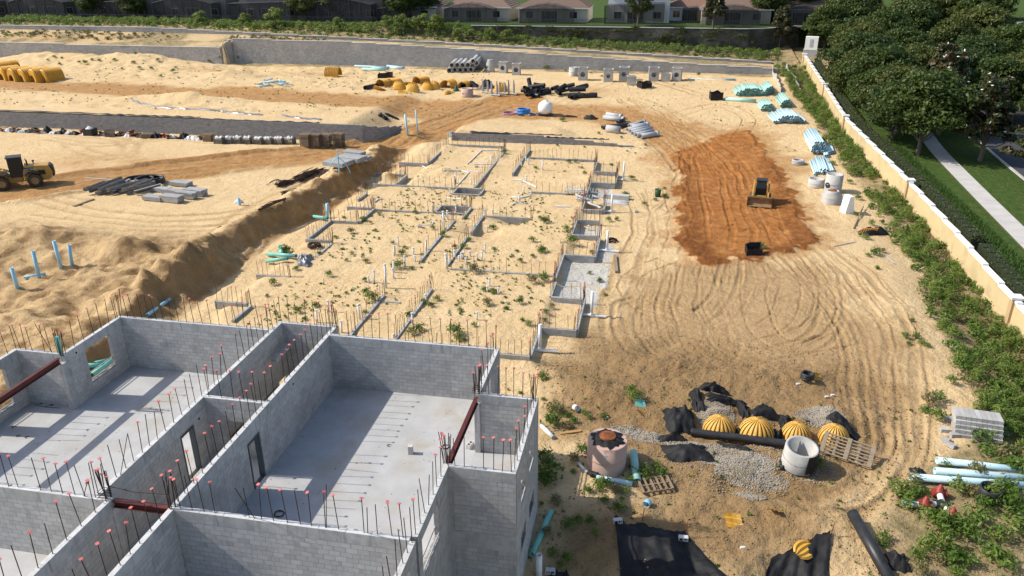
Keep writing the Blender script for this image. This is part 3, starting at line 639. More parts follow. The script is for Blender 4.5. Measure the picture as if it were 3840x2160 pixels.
# chips, grit and mortar crumbs swept about the slabs
_q = np.random.default_rng(17); _n = 900; _x = np.concatenate([_q.uniform(-26, -18.3, _n//2), _q.uniform(-14.8, -7, _n//2)]); _y = _q.uniform(18.6, 31.1, _n); _k = _q.random(_n) < .35
_x = np.where(_k & (_x < -16), -26.2+np.abs(_q.normal(0, .4, _n)), np.where(_k, -14.9+np.abs(_q.normal(0, .35, _n)), _x)); _s = _q.uniform(.008, .035, _n)*_q.random(_n)**.5
_B = np.array([(1, 0, 0), (-1, 0, 0), (0, 1, 0), (0, -1, 0), (0, 0, 1), (0, 0, -1)], float); _T3 = np.array([(0, 2, 4), (2, 1, 4), (1, 3, 4), (3, 0, 4), (2, 0, 5), (1, 2, 5), (3, 1, 5), (0, 3, 5)])
_V = _B[None]*_s[:, None, None]*_q.uniform(.5, 1.4, (_n, 6, 1))+np.stack([_x, _y, ZS+_s*.4], 1)[:, None]
tag(inst('slab_grit', bulk('slab_grit', _V.reshape(-1, 3), (_T3[None]+(np.arange(_n)*6)[:, None, None]).reshape(-1, 3), mat('grit', (.22, .2, .17), (.35, .33, .3), rough=1, sc=9))), 'small chips and grit strewn over the building slabs', 'grit', kind='stuff')
# loose things on the slabs
M_PVCG = mat('green_pvc', (.16, .44, .37), (.2, .5, .42), rough=.4, sc=2, rnd=.1); M_PVCB = mat('blue_pvc', (.33, .57, .68), (.26, .50, .64), rough=.35, sc=1.5, rnd=.1)
M_PVCW = mat('white_pvc', (.72, .72, .71), (.62, .62, .60), rough=.35, sc=3, spec=.4)
def hollow_block(name, label, x, y, z, rot=(0, 0, 0)):
    m = MB()
    for (a, b_, c, d) in ((-.2, -.1, .2, -.07), (-.2, .07, .2, .1), (-.2, -.07, -.165, .07), (.165, -.07, .2, .07), (-.018, -.07, .018, .07)): m.box(a, b_, 0, c, d, .2)
    return tag(m.build(name, M_TOP, loc=(x, y, z), rot=rot), label, 'block')
def slabpt(i, j, x, y, z=ZS): return (*g(i*960+x/2.68333, j*540+y/2.68333, z), z)
p = slabpt(1, 3, 1535, 215); hollow_block('concrete_block', 'loose grey block standing on end in the middle of the sunlit slab', p[0], p[1], p[2]+.2, (0, R_(90), R_(10)))
p = slabpt(1, 3, 2155, 150); hollow_block('concrete_block', 'loose grey block lying by the pier at the bay opening', p[0], p[1], p[2], (0, 0, R_(75)))
def coil(name, label, c, r, n, wr, m, cat='wire', flat=.3, seed=1):
    rr = random.Random(seed); pts = []
    for i in range(n*14):
        t = i/14*2*math.pi; k = r*rr.uniform(.8, 1.08); pts.append((k*math.cos(t)*1.0, k*math.sin(t)*.9, flat*rr.random()*r+wr))
    b = MB(); b.tube(pts, wr, 5); return tag(b.build(name, m, loc=c), label, cat)
p = slabpt(1, 3, 235, 830); coil('tie_wire', 'small tangle of black tie wire on the shaded slab', (p[0], p[1], p[2]), .2, 4, .012, M_REBAR)
p = slabpt(1, 3, 1910, 180, 6.0); coil('tie_wire', 'coil of black wire hung on the bars at the end of the red beam', (p[0], p[1], 6.1), .15, 4, .012, M_REBAR, seed=5)
rr = random.Random(3)
for k, (x, y) in enumerate(((400, 1170), (450, 1200), (520, 1190))):
    p = slabpt(0, 2, x, y); m = MB()
    for q in range(3):
        a = rr.uniform(0, 3); L = rr.uniform(.4, .9); m.tube([(math.cos(a)*L*.0, math.sin(a)*0, .02), (math.cos(a)*L, math.sin(a)*L, .03)], .012, 4)
    tag(m.build('rebar_offcut', M_REBAR, loc=p), 'thin black rebar offcuts scattered on the slab below the rusty beam', 'rebar', 'rebar offcuts on the left slab')
for k, (i, j, x, y) in enumerate(((0, 3, 185, 42), (0, 3, 272, 55), (0, 2, 140, 1400), (1, 3, 1340, 138))):
    p = slabpt(i, j, x, y); m = MB(); m.tube([(.09*math.cos(t), .07*math.sin(t), .02) for t in np.linspace(.6, 5.4, 9)], .013, 5)
    tag(m.build('steel_hook', M_REBAR, loc=p), 'small bent steel hook lying on a pale slab', 'hook', 'bent hooks on the slabs')
p = slabpt(0, 2, 635, 560, 6.1); m = MB()
for k in range(4): m.pipe((-.1+k*.06, 0, 0), (-.1+k*.06, 0, .95), .032, .026, 8)
tag(m.build('pipe_bundle', M_PVCG, loc=(-26.38, 27.2, 6.0)), 'short bundle of green conduits standing in the column steel at the rusty beam', 'conduit')
# ------------------------------------------------------------------ foundations of the next units
M_STEM = mat('stem_wall_block', (.345, .34, .325), (.27, .27, .26), rough=.9, sc=2.5, bump=.006, rnd=.12, c3=(.42, .38, .31), sc3=.8)
def stemblocks(m, ax, a0, a1, c, z0, z1, T=.2):
    n = max(1, round((z1-z0)/.2)); ch = (z1-z0)/n
    for r in range(n):
        p = a0-(.2 if r % 2 else 0)
        while p < a1-.02:
            u, v = max(p, a0)+.005, min(p+.4, a1)-.005; p += .4
            if v-u < .05: continue
            t = random.random(); zt = z1-r*ch
            if ax == 'x': m.box(u, c-T/2, zt-ch+.008, v, c+T/2, zt, t)
            else: m.box(c-T/2, u, zt-ch+.008, c+T/2, v, zt, t)
    if ax == 'x': m.box(a0+.01, c-T/2+.006, z0, a1-.01, c+T/2-.006, z1-.012)
    else: m.box(c-T/2+.006, a0+.01, z0, c+T/2-.006, a1-.01, z1-.012)
FND = [
 ('block foundation with corridor walls right behind the unfinished building', (-16, 41), [
  ('x', -15, -6.7, 41.0, .5, .45), ('y', 41.1, 45.0, -6.7, .5, .5), ('x', -6.6, -4.3, 45.0, .5, .4), ('y', 45.1, 50.2, -4.3, .5, .45), ('x', -6.7, -4.4, 50.2, .42, .6), ('y', 50.3, 53, -6.75, .42, .5),
  ('y', 41.5, 48.3, -18.55, .5, .5), ('y', 41.5, 50, -15.5, .5, .42), ('x', -18.4, -17, 47.35, .42, 0), ('x', -29.9, -27.4, 45.0, .55, .4), ('y', 42.4, 44.9, -27.1, .5, .7), ('x', -29.6, -26.8, 50.45, .4, .35)]),
 ('block foundation with a grey apron and green weeds in its sand', (-16, 54), [
  ('x', -15.2, -6.95, 54.2, .42, .6), ('y', 53.2, 58.3, -6.84, .6, .4), ('x', -6.74, -4.3, 58.35, .6, .5), ('y', 58.45, 63.6, -4.3, .5, .6), ('x', -6.8, -4.4, 63.7, .45, .45), ('y', 63.8, 67.6, -6.79, .5, .45), ('x', -6.7, -4.6, 67.7, .5, .4),
  ('y', 55.2, 61.7, -17.95, .5, .7), ('y', 54.7, 61.6, -15.6, .5, .7), ('y', 62.8, 65.9, -17.9, .45, .6), ('y', 62.9, 67.7, -15.57, .45, .7), ('y', 54.7, 58.1, -26.65, .4, .45), ('x', -29.1, -26.7, 58.3, .55, .5), ('y', 58.4, 63.5, -29.05, .5, .5), ('x', -28.95, -26.4, 63.6, .5, .5), ('y', 63.7, 67.6, -26.35, .5, .6), ('x', -29.1, -26.5, 67.7, .55, .4)]),
 ('sand-filled foundation strip with two dark open pits between the units', (-16, 68), [
  ('x', -26.4, -20.4, 67.75, .42, .65), ('x', -15.4, -11, 67.65, .42, .6), ('x', -20.35, -17.3, 69.9, .5, .5), ('x', -20.35, -17.3, 67.85, .45, .0), ('y', 66.5, 69.8, -17.25, .5, .6), ('y', 68, 69.8, -20.3, .45, 0), ('y', 70.4, 72.8, -29, .5, .4),
  ('y', 71.3, 74.1, -4.6, .5, .5), ('x', -6.6, -4.7, 71.3, .4, 0), ('y', 71.4, 74.1, -6.7, .4, .4)]),
 ('farthest block foundation with white plumbing lines lying on its sand', (-16, 80), [
  ('x', -29.6, -20.4, 76.3, .42, .6), ('x', -20.3, -17.4, 76.2, .5, 0), ('x', -20.3, -17.4, 74.2, .42, 0), ('y', 74.3, 76.1, -17.4, .5, .5), ('y', 74.3, 76.1, -20.3, .45, .5), ('y', 76.5, 93.5, -18.5, .5, .75), ('y', 76.4, 80.3, -27.1, .5, .6), ('x', -30.8, -27.2, 80.4, .45, .45),
  ('x', -29.7, -26.1, 85.4, .45, .45), ('y', 85.5, 93.5, -26.05, .55, .7), ('x', -25.95, -18.6, 93.6, .6, .6),
  ('x', -12.7, -6.85, 76.3, .42, .65), ('y', 76.4, 80.3, -6.75, .5, .4), ('x', -6.65, -4.1, 80.4, .55, .4), ('y', 80.5, 85.2, -4.1, .5, .5), ('x', -6.85, -4.2, 85.3, .45, .5), ('y', 85.4, 89.6, -6.8, .5, .5), ('x', -15, -6.9, 89.7, .5, .5), ('y', 82.3, 93.9, -15.5, .55, .6)])]
for lab, (ox, oy), segs in FND:
    E_ = empty('foundation', (ox, oy, 0), label=lab, cat='foundation'); nr = 0
    for (ax, a0, a1, c, zt, sp) in segs:
        m = MB(); bz = max(0, 3*float(ss(np.array((((a0+a1)/2 if ax == 'y' else c)-80)/62))))
        stemblocks(m, ax, a0, a1, c, -.95, zt+bz); m.build('stem_wall', M_STEM, E_)
        if sp:
            far = c > 60 if ax == 'x' else a0 > 60
            rebar_row(E_, ax, a0, a1, c, zt+bz, sp*1.0, .55, 1.1, 1.15 if far else 1.0, .05)
            q = (a1, c) if ax == 'x' else (c, a1)
            for k in range(3): rebar(E_, q[0]+random.uniform(-.15, .15), q[1]+random.uniform(-.15, .15), zt+bz, random.uniform(.8, 1.3), k < 1, .05, sc=1.1)
    settle(E_, E_.location)
# ------------------------------------------------------------------ retaining walls of split-face blocks
M_RETD = mat('dark_splitface', (.26, .25, .245), (.21, .203, .2), rough=.95, sc=6, bump=.02, bsc=16, rnd=.13)
M_RETL = mat('light_splitface', (.37, .36, .345), (.31, .30, .29), rough=.95, sc=1.5, bump=.02, bsc=10, rnd=.12, c3=(.42, .40, .37), sc3=.3)
M_RETC = mat('wall_coping', (.60, .59, .56), (.52, .51, .48), rough=.9, sc=2, rnd=.08)
M_OLD = mat('old_wall_block', (.075, .07, .06), (.04, .045, .03), rough=.95, sc=.7, bump=.02, rnd=.25, c3=(.13, .12, .105), sc3=.22)
M_FABRIC = mat('filter_fabric', (.012, .012, .013), (.03, .03, .032), rough=.5, sc=4, spec=.5)
def retwall(label, pts, mb, blk=(.45, .2), cop=True, mc=None, step=None):
    """pts: (x, y, zbase, ztop) along the wall, face to -y"""
    o = empty('retaining_wall', pts[0][:3], label=label, cat='wall'); m = MB(); cp = MB()
    for (x0, y0, b0, t0), (x1, y1, b1, t1) in zip(pts[:-1], pts[1:]):
        L = math.hypot(x1-x0, y1-y0); dx, dy = (x1-x0)/L, (y1-y0)/L; nx_, ny_ = -dy, dx
        if ny_ < 0: nx_, ny_ = -nx_, -ny_
        n = max(1, round(L/blk[0]))
        for i in range(n):
            f = (i+.5)/n; zt = t0+(t1-t0)*f
            zt = math.floor(zt/blk[1])*blk[1]; zb = b0+(b1-b0)*f-.25
            z = zt; r = 0
            while z > zb:
                sh = (.5 if round(z/blk[1]) % 2 else 0); j = random.uniform(0, .03); cx = x0+dx*L*(i+sh)/n; cy = y0+dy*L*(i+sh)/n; back = .05*(z-zb)
                M = Matrix(((dx, nx_, 0, cx+nx_*back), (dy, ny_, 0, cy+ny_*back), (0, 0, 1, 0), (0, 0, 0, 1)))
                m.box(.008, -j, z-blk[1]+.01, L/n-.008, .3, z, random.random(), M); z -= blk[1]
        # coping runs follow the stepped top
        i = 0
        while i < n:
            lv = math.floor((t0+(t1-t0)*(i+.5)/n)/blk[1]); k = i
            while k < n and math.floor((t0+(t1-t0)*(k+.5)/n)/blk[1]) == lv: k += 1
            back = .05*(lv*blk[1]-b0+.25)
            M = Matrix(((dx, nx_, 0, x0+dx*L*i/n+nx_*back), (dy, ny_, 0, y0+dy*L*i/n+ny_*back), (0, 0, 1, 0), (0, 0, 0, 1)))
            cp.box(0, -.04, lv*blk[1]+.001, L*(k-i)/n, .34, lv*blk[1]+.1, random.random(), M); i = k
    w = tag(m.build('block_courses', mb, o), kind='stuff'); w.location = -o.location
    if cop: c = cp.build('coping', mc or M_RETC, o); c.location = -o.location
    return o
retwall('dark grey block retaining wall behind the row of pallets and scrap', [(-120, 95.25, .2, 2.8), (-75, 95.2, .25, 2.8), (-62, 95.2, .3, 2.62), (-44, 95.1, .35, 2.62), (-38, 95.1, .45, 2.62), (-36.4, 95.6, .6, 2.5), (-35, 97, .9, 2.2), (-34, 99.5, 1.3, 1.9)], M_RETD, cop=False)
retwall('short dark block wall stepping down below the pile of grey pipes', [(-27.5, 99, .7, 1.4), (-26.5, 97.3, .3, 1.8), (-18, 97.2, .2, 1.75), (-12, 97.2, .2, 1.5), (-7, 97.2, .3, 1.15), (-1.5, 97.2, .3, .7)], M_RETD, cop=False)
retwall('long grey lower retaining wall at the back of the site with stepped top', [(-86, 145.2, 3, 6.2), (-85, 148.2, 3, 7.7), (-60, 148.2, 2.9, 7.4), (-28, 148.2, 2.8, 6.1), (-9, 148.2, 2.6, 5.2), (6, 148.2, 2.4, 4.6), (20, 148.2, 2.3, 4.1)], M_RETL)
retwall('grey lower retaining wall on the left behind the sand heaps', [(-165, 145.2, 2.8, 6.8), (-110, 145.2, 2.9, 6.3), (-86, 145.2, 3, 6.2)], M_RETL)
retwall('grey upper retaining wall of the back terrace below the weeds', [(-170, 156.2, 6, 9.0), (-109, 156.2, 6, 8.9), (-84, 156.2, 6, 8.1), (-52, 156.2, 5, 7.1), (-29, 156.2, 4.4, 6.3), (0, 156.2, 3.6, 5.1), (20, 156.2, 3.3, 4.3)], M_RETL)
retwall('old dark vine-covered retaining wall below the house lawns', [(-40, 165.2, 6.2, 9.3), (-5, 165.2, 5.8, 9.3), (16, 165.2, 4.8, 9.3), (20, 167, 4.8, 9.4), (27, 174, 5.2, 9.4)], M_OLD, (.6, .25))
for k, (x0, x1, z) in enumerate(((-120, -75, 2.8), (-75.5, -61, 2.78), (-61, -44, 2.6), (-24, -12, 1.72), (-14, -6, 1.4))):   # strips of black fabric along the wall tops
    P = []; y = 95.45 if x0 < -40 else 97.45
    for i in range(31):
        x = x0+(x1-x0)*i/30; d = .1*math.sin(i*1.7)+random.uniform(0, .16); P.append([(x, y-.12, z+.03), (x, y+.1, z+.07+d*.5), (x, y+.35+d, z+.02)])
    m = MB(); m.grid(P); m.grid([[(a[0], a[1]+.01, a[2]-.02) for a in r] for r in P])
    tag(m.build('filter_fabric', M_FABRIC), ['strip of black fabric on the left end of the dark wall top', 'strip of black fabric along the stepped part of the dark wall top', 'strip of black fabric on the dark wall top above the white crates', 'strip of black fabric on the short right wall top', 'torn black fabric at the low end of the short right wall'][k], 'fabric')
M_PLASTIC = mat('grey_sheeting', (.2, .2, .22), (.10, .10, .11), rough=.3, sc=3, spec=.6)
for k, pts in enumerate((((330, 254), (390, 268), (470, 275), (560, 279)), ((560, 281), (610, 285), (660, 288)), ((710, 289), (755, 296), (808, 300)))):
    P = []; sp = smooth_path([tuple(D(*q, 2.75)) for q in pts], 8)
    for (x, y) in sp:
        w = random.uniform(.25, .8); z = zat(x, y); P.append([(x, y-w/2, z+.03), (x, y-.1, z+.12+random.uniform(0, .15)), (x, y+w/2, z+.05)])
    m = MB(); m.grid(P); m.grid([[(a[0], a[1], a[2]-.015) for a in r] for r in P])
    tag(m.build('plastic_sheet', M_PLASTIC), ['long strip of shiny grey sheeting half buried on the upper sand terrace', 'middle strip of grey sheeting at the edge of the upper sand terrace', 'short dark strip of sheeting on the upper terrace above the pallet stacks'][k], 'sheeting')
# ------------------------------------------------------------------ yellow perimeter wall
M_STUCCO = mat('yellow_stucco', (.52, .41, .225), (.47, .365, .195), rough=.9, sc=.7, bump=.004, bsc=60, c3=(.42, .325, .18), sc3=.35)
M_CAPW = mat('white_coping', (.68, .67, .65), (.62, .61, .59), rough=.7, sc=2)
M_PIL = mat('pillar_stucco', (.46, .31, .17), (.40, .265, .145), rough=.9, sc=1)
WP = [(*D(2018, 127, 6.0), 6.0), (*D(2070, 205, 4.4), 4.4), (*D(2130, 298, 3.2), 3.2), (*D(2280, 447, 2.1), 2.1), (*D(2400, 575, 1.5), 1.5), (*D(2538, 735, 1.0), 1.0), (25.2, 30, .2)]
o = empty('perimeter_wall', (WP[-2][0], WP[-2][1], -1), label='long yellow stucco wall with white stepped coping along the right of the site', cat='wall')
ys = [p[1] for p in WP][::-1]; wx = lambda y: float(np.interp(y, ys, [p[0] for p in WP][::-1])); wz = lambda y: float(np.interp(y, ys, [p[2] for p in WP][::-1]))
y = 30.0; k = 0
def wbox(m, y0, y1, t0, t1, z0, z1):
    xa, xb = wx(y0), wx(y1); m.add([(xa+t0, y0, z0), (xa+t1, y0, z0), (xb+t1, y1, z0), (xb+t0, y1, z0), (xa+t0, y0, z1), (xa+t1, y0, z1), (xb+t1, y1, z1), (xb+t0, y1, z1)], ((0, 3, 2, 1), (4, 5, 6, 7), (0, 1, 5, 4), (1, 2, 6, 5), (2, 3, 7, 6), (3, 0, 4, 7)))
PILY = (54.2, 80.8, 108, 128.5, 155)
while y < 155:
    L = 3.35 if y < 100 else 3.0; y1 = y+L
    zt = wz((y+y1)/2)
    m = MB(); wbox(m, y, y1-.004, -.1, .1, zt-3.2, zt-.14); m.build('wall_panel', M_STUCCO, o)
    m = MB(); wbox(m, y, y1-.004, -.17, -.1, zt-3.2, zt-1.75-.0); m.build('plinth', M_STUCCO, o)
    m = MB(); wbox(m, y-.06, y1-.004, -.2, .2, zt-.139, zt+.04); m.build('coping', M_CAPW, o); y = y1
for py in PILY:
    zt = wz(py)+.12; x = wx(py); m = MB(); m.box(x-.26, py-.26, zt-3, x+.26, py+.26, zt-.02); q = m.build('pillar', M_PIL, o)
    m = MB(); m.box(x-.42, py-.42, zt-.018, x+.42, py+.42, zt+.14); m.build('pillar_cap', M_CAPW, q)
settle(o, o.location)
for c in o.children: pass
# ------------------------------------------------------------------ verge, sidewalk and road beyond the wall
def strip(name, e0, e1, z0, z1, m, n=60, y0=25, y1=260):
    b = MB(); P0 = []; 
    for i in range(n+1):
        y = y0+(y1-y0)*i/n; a, c = e0(y), e1(y); za = float(zi(a, y))+z1; zc = float(zi(c, y))+z1
        P0.append([(a, y, za-.3), (a, y, za), (c, y, zc), (c, y, zc-.3)])
    b.grid(P0, False); return tag(b.build(name, m), kind='structure')
M_WALK = mat('sidewalk_concrete', (.46, .445, .42), (.39, .375, .35), rough=.9, sc=.6, bump=.003)
M_ASPH = mat('asphalt', (.055, .058, .066), (.045, .047, .053), rough=.9, sc=.5, bump=.006, bsc=60)
sx = lambda y: 31.2+.028*(y-70)
def bend(y): return 0 if y < 95 else .0042*(y-95)**2
m = MB(); y = 55.0
strip('verge_base', lambda y: sx(y)+bend(y)-.1, lambda y: sx(y)+bend(y)+1.9, 0, .02, mat('verge_soil', (.12, .10, .07), (.08, .075, .04), rough=1))
wk = empty('sidewalk', (sx(60), 60, 0)); tag(wk, kind='structure')
while y < 130:
    y1 = y+1.8; a0, a1 = sx(y)+bend(y), sx(y1)+bend(y1); z0 = float(zi(a0, y)); z1 = float(zi(a1, y1)); b = MB()
    b.add([(a0, y+.01, z0+.02), (a0+1.8, y+.01, z0+.02), (a1+1.8, y1-.012, z1+.02), (a1, y1-.012, z1+.02), (a0, y+.01, z0+.075), (a0+1.8, y+.01, z0+.075), (a1+1.8, y1-.012, z1+.075), (a1, y1-.012, z1+.075)], ((4, 5, 6, 7), (0, 1, 5, 4), (1, 2, 6, 5), (2, 3, 7, 6), (3, 0, 4, 7)))
    b.build('slab', M_WALK, wk); y = y1
settle(wk, wk.location)
rx = lambda y: 38.6+.02*(y-70)+bend(y)*.9
strip('kerb', lambda y: rx(y)-.3, lambda y: rx(y), 0, .14, M_WALK); strip('road', lambda y: rx(y)+.002, lambda y: rx(y)+9, 0, .03, M_ASPH)
# ------------------------------------------------------------------ plants
def leaves(n, clumps, size, seed, flat=.0, asp=.55, shell=.55, droop=0):
    r = np.random.default_rng(seed); c = np.array(clumps, float); w = (c[:, 3]*c[:, 4]*c[:, 5])**.67; k = r.choice(len(c), n, p=w/w.sum())
    d = r.normal(size=(n, 3)); d /= np.linalg.norm(d, axis=1)[:, None]; d[:, 2] = np.where(d[:, 2] < -.35, -d[:, 2]*.5, d[:, 2])
    rad = shell+(1-shell)*r.random(n)**.6+r.normal(size=n)*.07
    P = c[k, :3]+d*c[k, 3:6]*rad[:, None]
    nrm = d+r.normal(size=(n, 3))*.75; nrm[:, 2] += flat; nrm /= np.linalg.norm(nrm, axis=1)[:, None]
    t = r.normal(size=(n, 3)); t[:, 2] -= droop; a = np.cross(nrm, t); a /= np.linalg.norm(a, axis=1)[:, None]+1e-9; b = np.cross(nrm, a)
    s = size*r.uniform(.6, 1.35, n)[:, None]
    V = np.stack([P-b*s, P+a*s*asp, P+b*s, P-a*s*asp], 1).reshape(-1, 3); F = np.arange(4*n).reshape(n, 4)
    return V, F
ML_OAK = leafmat('oak_leaf', (.031, .055, .011), (.072, .103, .02), tr=.3)
ML_OAK2 = leafmat('olive_oak_leaf', (.055, .072, .014), (.105, .125, .028), tr=.3)
ML_MAG = leafmat('magnolia_leaf', (.022, .036, .013), (.042, .06, .02), under=((.10, .055, .022), .72), tr=.12, rough=.3)
ML_WEED = leafmat('weed_leaf', (.062, .125, .016), (.135, .20, .034), tr=.35)
ML_TALL = leafmat('tall_grass_blade', (.095, .16, .022), (.20, .25, .055), tr=.35)
ML_DRY = leafmat('dry_weed_leaf', (.15, .15, .05), (.24, .19, .09), tr=.3)
ML_BUSH = leafmat('shrub_leaf', (.12, .17, .035), (.19, .24, .05), tr=.35)
ML_GRASS = leafmat('lily_blade', (.045, .10, .02), (.09, .15, .035), tr=.3)
ML_HEDGE = leafmat('hedge_leaf', (.05, .08, .02), (.12, .12, .035), tr=.25)
M_BARK = mat('bark', (.16, .135, .11), (.10, .085, .07), rough=.95, sc=5, bump=.02)
M_PETAL = mat('petal', (.8, .78, .68), rough=.6)
def tree_meshes(kind, seed, h, rad, nl, size, m, clumps=34, z0=.32, asp=.55, cone=False, shell=.45):
    r = random.Random(seed); tr = MB(); top = h*.8
    tr.tube([(0, 0, -.4), (.05, 0, h*.12), (.1*r.uniform(-1, 1), .1, h*.3), (.2*r.uniform(-1, 1), .1, top*.75), (.1, 0, top)], [h*.032, h*.025, h*.02, h*.012, h*.005], 8)
    cl = []
    for i in range(clumps):
        f = (i+.5)/clumps; zc = h*(z0+(1-z0)*(.08+.86*f)); t = i*2.4+r.uniform(-.5, .5)
        env = (1-.85*f) if cone else math.sin(math.pi*(.16+.78*f))**.8
        env = max(env, .3); rr = rad*env*r.uniform(.35, .86); cs = rad*r.uniform(.24, .42)*(.6 if cone else 1)*(1.0 if f < .8 else .8)
        x, y = rr*math.cos(t), rr*math.sin(t); cl.append((x, y, zc, cs, cs, cs*r.uniform(.55, .8)))
        if i % 2 == 0: q = zc-cs*.3; tr.tube([(0, 0, max(h*.18, q-rad*.55)), (x*.5, y*.5, q-rad*.15), (x*.95, y*.95, q)], [h*.011, h*.007, h*.003], 5, False)
    V, F = leaves(nl, cl, size, seed, flat=.25, asp=asp, shell=shell)
    return tr.mesh('trunk', M_BARK), bulk('crown', V, F, m), cl
OAKS = [tree_meshes('oak', s, 8.6, 4.9, 15000, .20, (ML_OAK, ML_OAK2, ML_OAK)[s-1], 46, .25) for s in (1, 2, 3)]
MAGS = [tree_meshes('mag', s, 8.2, 3.6, 8200, .21, ML_MAG, 44, .2, .5, True) for s in (11, 12)]
FEA = tree_meshes('fea', 21, 8.2, 3.3, 11000, .17, ML_OAK, 40, .28, .3)
def tree(var, x, y, sc, label, group=None, name='oak_tree', flowers=0, z=None, rz=None):
    z = zat(x, y)-.1 if z is None else z; o = empty(name, (x, y, z), random.uniform(0, 6) if rz is None else rz, label, 'tree', group); o.scale = (sc,)*3
    inst('trunk', var[0], parent=o); cr = inst('crown', var[1], parent=o)
    if flowers:
        m = MB()
        for k in range(flowers):
            c = random.choice(var[2]); t = random.uniform(0, 6.3); m.lathe([(.0, -.02), (.09, .0), (.13, .07), (.06, .09), (0, .05)], 7, (c[0]+c[3]*.95*math.cos(t), c[1]+c[3]*.95*math.sin(t), c[2]+c[5]*random.uniform(-.2, .8)))
        m.build('blossoms', M_PETAL, cr)
    return o
G1 = 'oaks beyond the yellow wall'
for k, (x, y, s) in enumerate(((30.2, 97, 1.12), (30.0, 106.5, .98), (29.6, 116.5, 1.1), (29.4, 129, 1.1), (33, 144, 1.0), (34, 155, .95), (31, 167, 1.05), (37.5, 128, .95), (38.5, 141, 1.0), (46.5, 133, 1.05), (47.5, 148, 1.1), (39, 156, 1.1), (54, 141, 1.1), (56, 160, 1.2), (46, 166, 1.2), (36, 176, 1.2), (50, 182, 1.3), (62, 178, 1.3), (28, 184, 1.2), (40, 192, 1.3), (66, 158, 1.2), (56, 200, 1.4), (70, 196, 1.4), (82, 186, 1.4), (66, 214, 1.5), (44, 210, 1.4), (86, 206, 1.5), (30, 204, 1.3), (96, 190, 1.5), (76, 170, 1.3), (88, 164, 1.3), (58, 186, 1.3), (28.6, 103, .85), (28.4, 112, .85), (28.2, 123, .9), (33, 136, .95), (44.5, 117, 1.0), (51, 124, 1.0), (43, 127, .95), (57, 134, 1.05), (34, 150, 1), (50, 112, .95), (58, 120, 1.0))):
    lab = {0: 'nearest broad green oak overhanging the yellow wall beside the sidewalk', 1: 'smaller oak tucked behind the nearest one along the yellow wall', 2: 'broad oak over the middle of the yellow wall', 3: 'oak by the far end of the yellow wall, beside the white utility box'}.get(k, 'dense green oak in the wood beyond the yellow wall')
    tree(OAKS[k % 3], x, y, s*1.0, lab, G1)
for k, (x, y, s, lab) in enumerate(((36.4, 95.5, 1.2, 'dark magnolia with a pale trunk standing between sidewalk and road'), (39.6, 88.5, 1.3, 'dark magnolia with white flowers at the right edge of the picture'), (35.2, 107, 1.3, 'rusty-leaved magnolia rising above the oaks in front of the road bend'), (37.4, 116, 1.25, 'rusty-leaved magnolia farther back near the street light'), (41.0, 76.5, .85, 'low magnolia branch with white flowers over the lower sidewalk'))):
    tree(MAGS[k % 2], x, y, s, lab, None, 'magnolia_tree', 10)
# hedge, lily grass
def hedge(label, y0, y1, off=1.5, w=1.1, h=2.0, n=None):
    L = y1-y0; cl = []
    for i in range(int(L/.5)):
        y = y0+i*.5; x = wx(y)+off; z = zat(x, y); cl.append((x, y, z+h*.5, w*.55, .45, h*.55))
    V, F = leaves(int(L*330), cl, .06, int(y0), shell=.7); me = bulk('foliage', V, F, ML_HEDGE); o = empty('hedge', (wx(y0)+off, y0, zat(wx(y0)+off, y0)), label=label, cat='hedge'); f = inst('foliage', me, parent=o); f.location = -o.location
    m = MB()
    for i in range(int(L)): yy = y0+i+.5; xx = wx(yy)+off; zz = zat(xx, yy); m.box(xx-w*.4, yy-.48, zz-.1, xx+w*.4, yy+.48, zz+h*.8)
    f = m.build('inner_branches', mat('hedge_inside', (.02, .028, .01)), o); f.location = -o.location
hedge('near clipped hedge along the back of the yellow wall', 42, 65.2); hedge('long clipped hedge running beside the yellow wall below the oaks', 66.6, 150)
r = np.random.default_rng(5); n = 15000; y = r.uniform(44, 99, n); x = np.array([wx(v) for v in y])+2.5+r.random(n)*2.1; z = zi(x, y); L = r.uniform(.4, .85, n); a = r.uniform(0, 6.28, n); bx = np.cos(a); by = np.sin(a); ln = r.uniform(.2, .75, n)
b0 = np.stack([x-by*.018, y+bx*.018, z], 1); b1 = np.stack([x+by*.018, y-bx*.018, z], 1); m0 = np.stack([x+bx*L*ln*.4-by*.02, y+by*L*ln*.4+bx*.02, z+L*.75], 1); m1 = np.stack([x+bx*L*ln*.4+by*.02, y+by*L*ln*.4-bx*.02, z+L*.75], 1); tp = np.stack([x+bx*L*ln, y+by*L*ln, z+L*.85*(1-.4*ln)], 1)
V = np.stack([b0, b1, m1, m0, tp], 1).reshape(-1, 3); i5 = np.arange(n)*5
me = bulk('lily_grass', V, np.concatenate([np.stack([i5, i5+1, i5+2, i5+3], 1), np.stack([i5+3, i5+2, i5+4, i5+4], 1)])[:n], ML_GRASS); o = inst('lily_grass', me); tag(o, 'dense arching ornamental grass between hedge and sidewalk lawn', 'grass', kind='stuff')
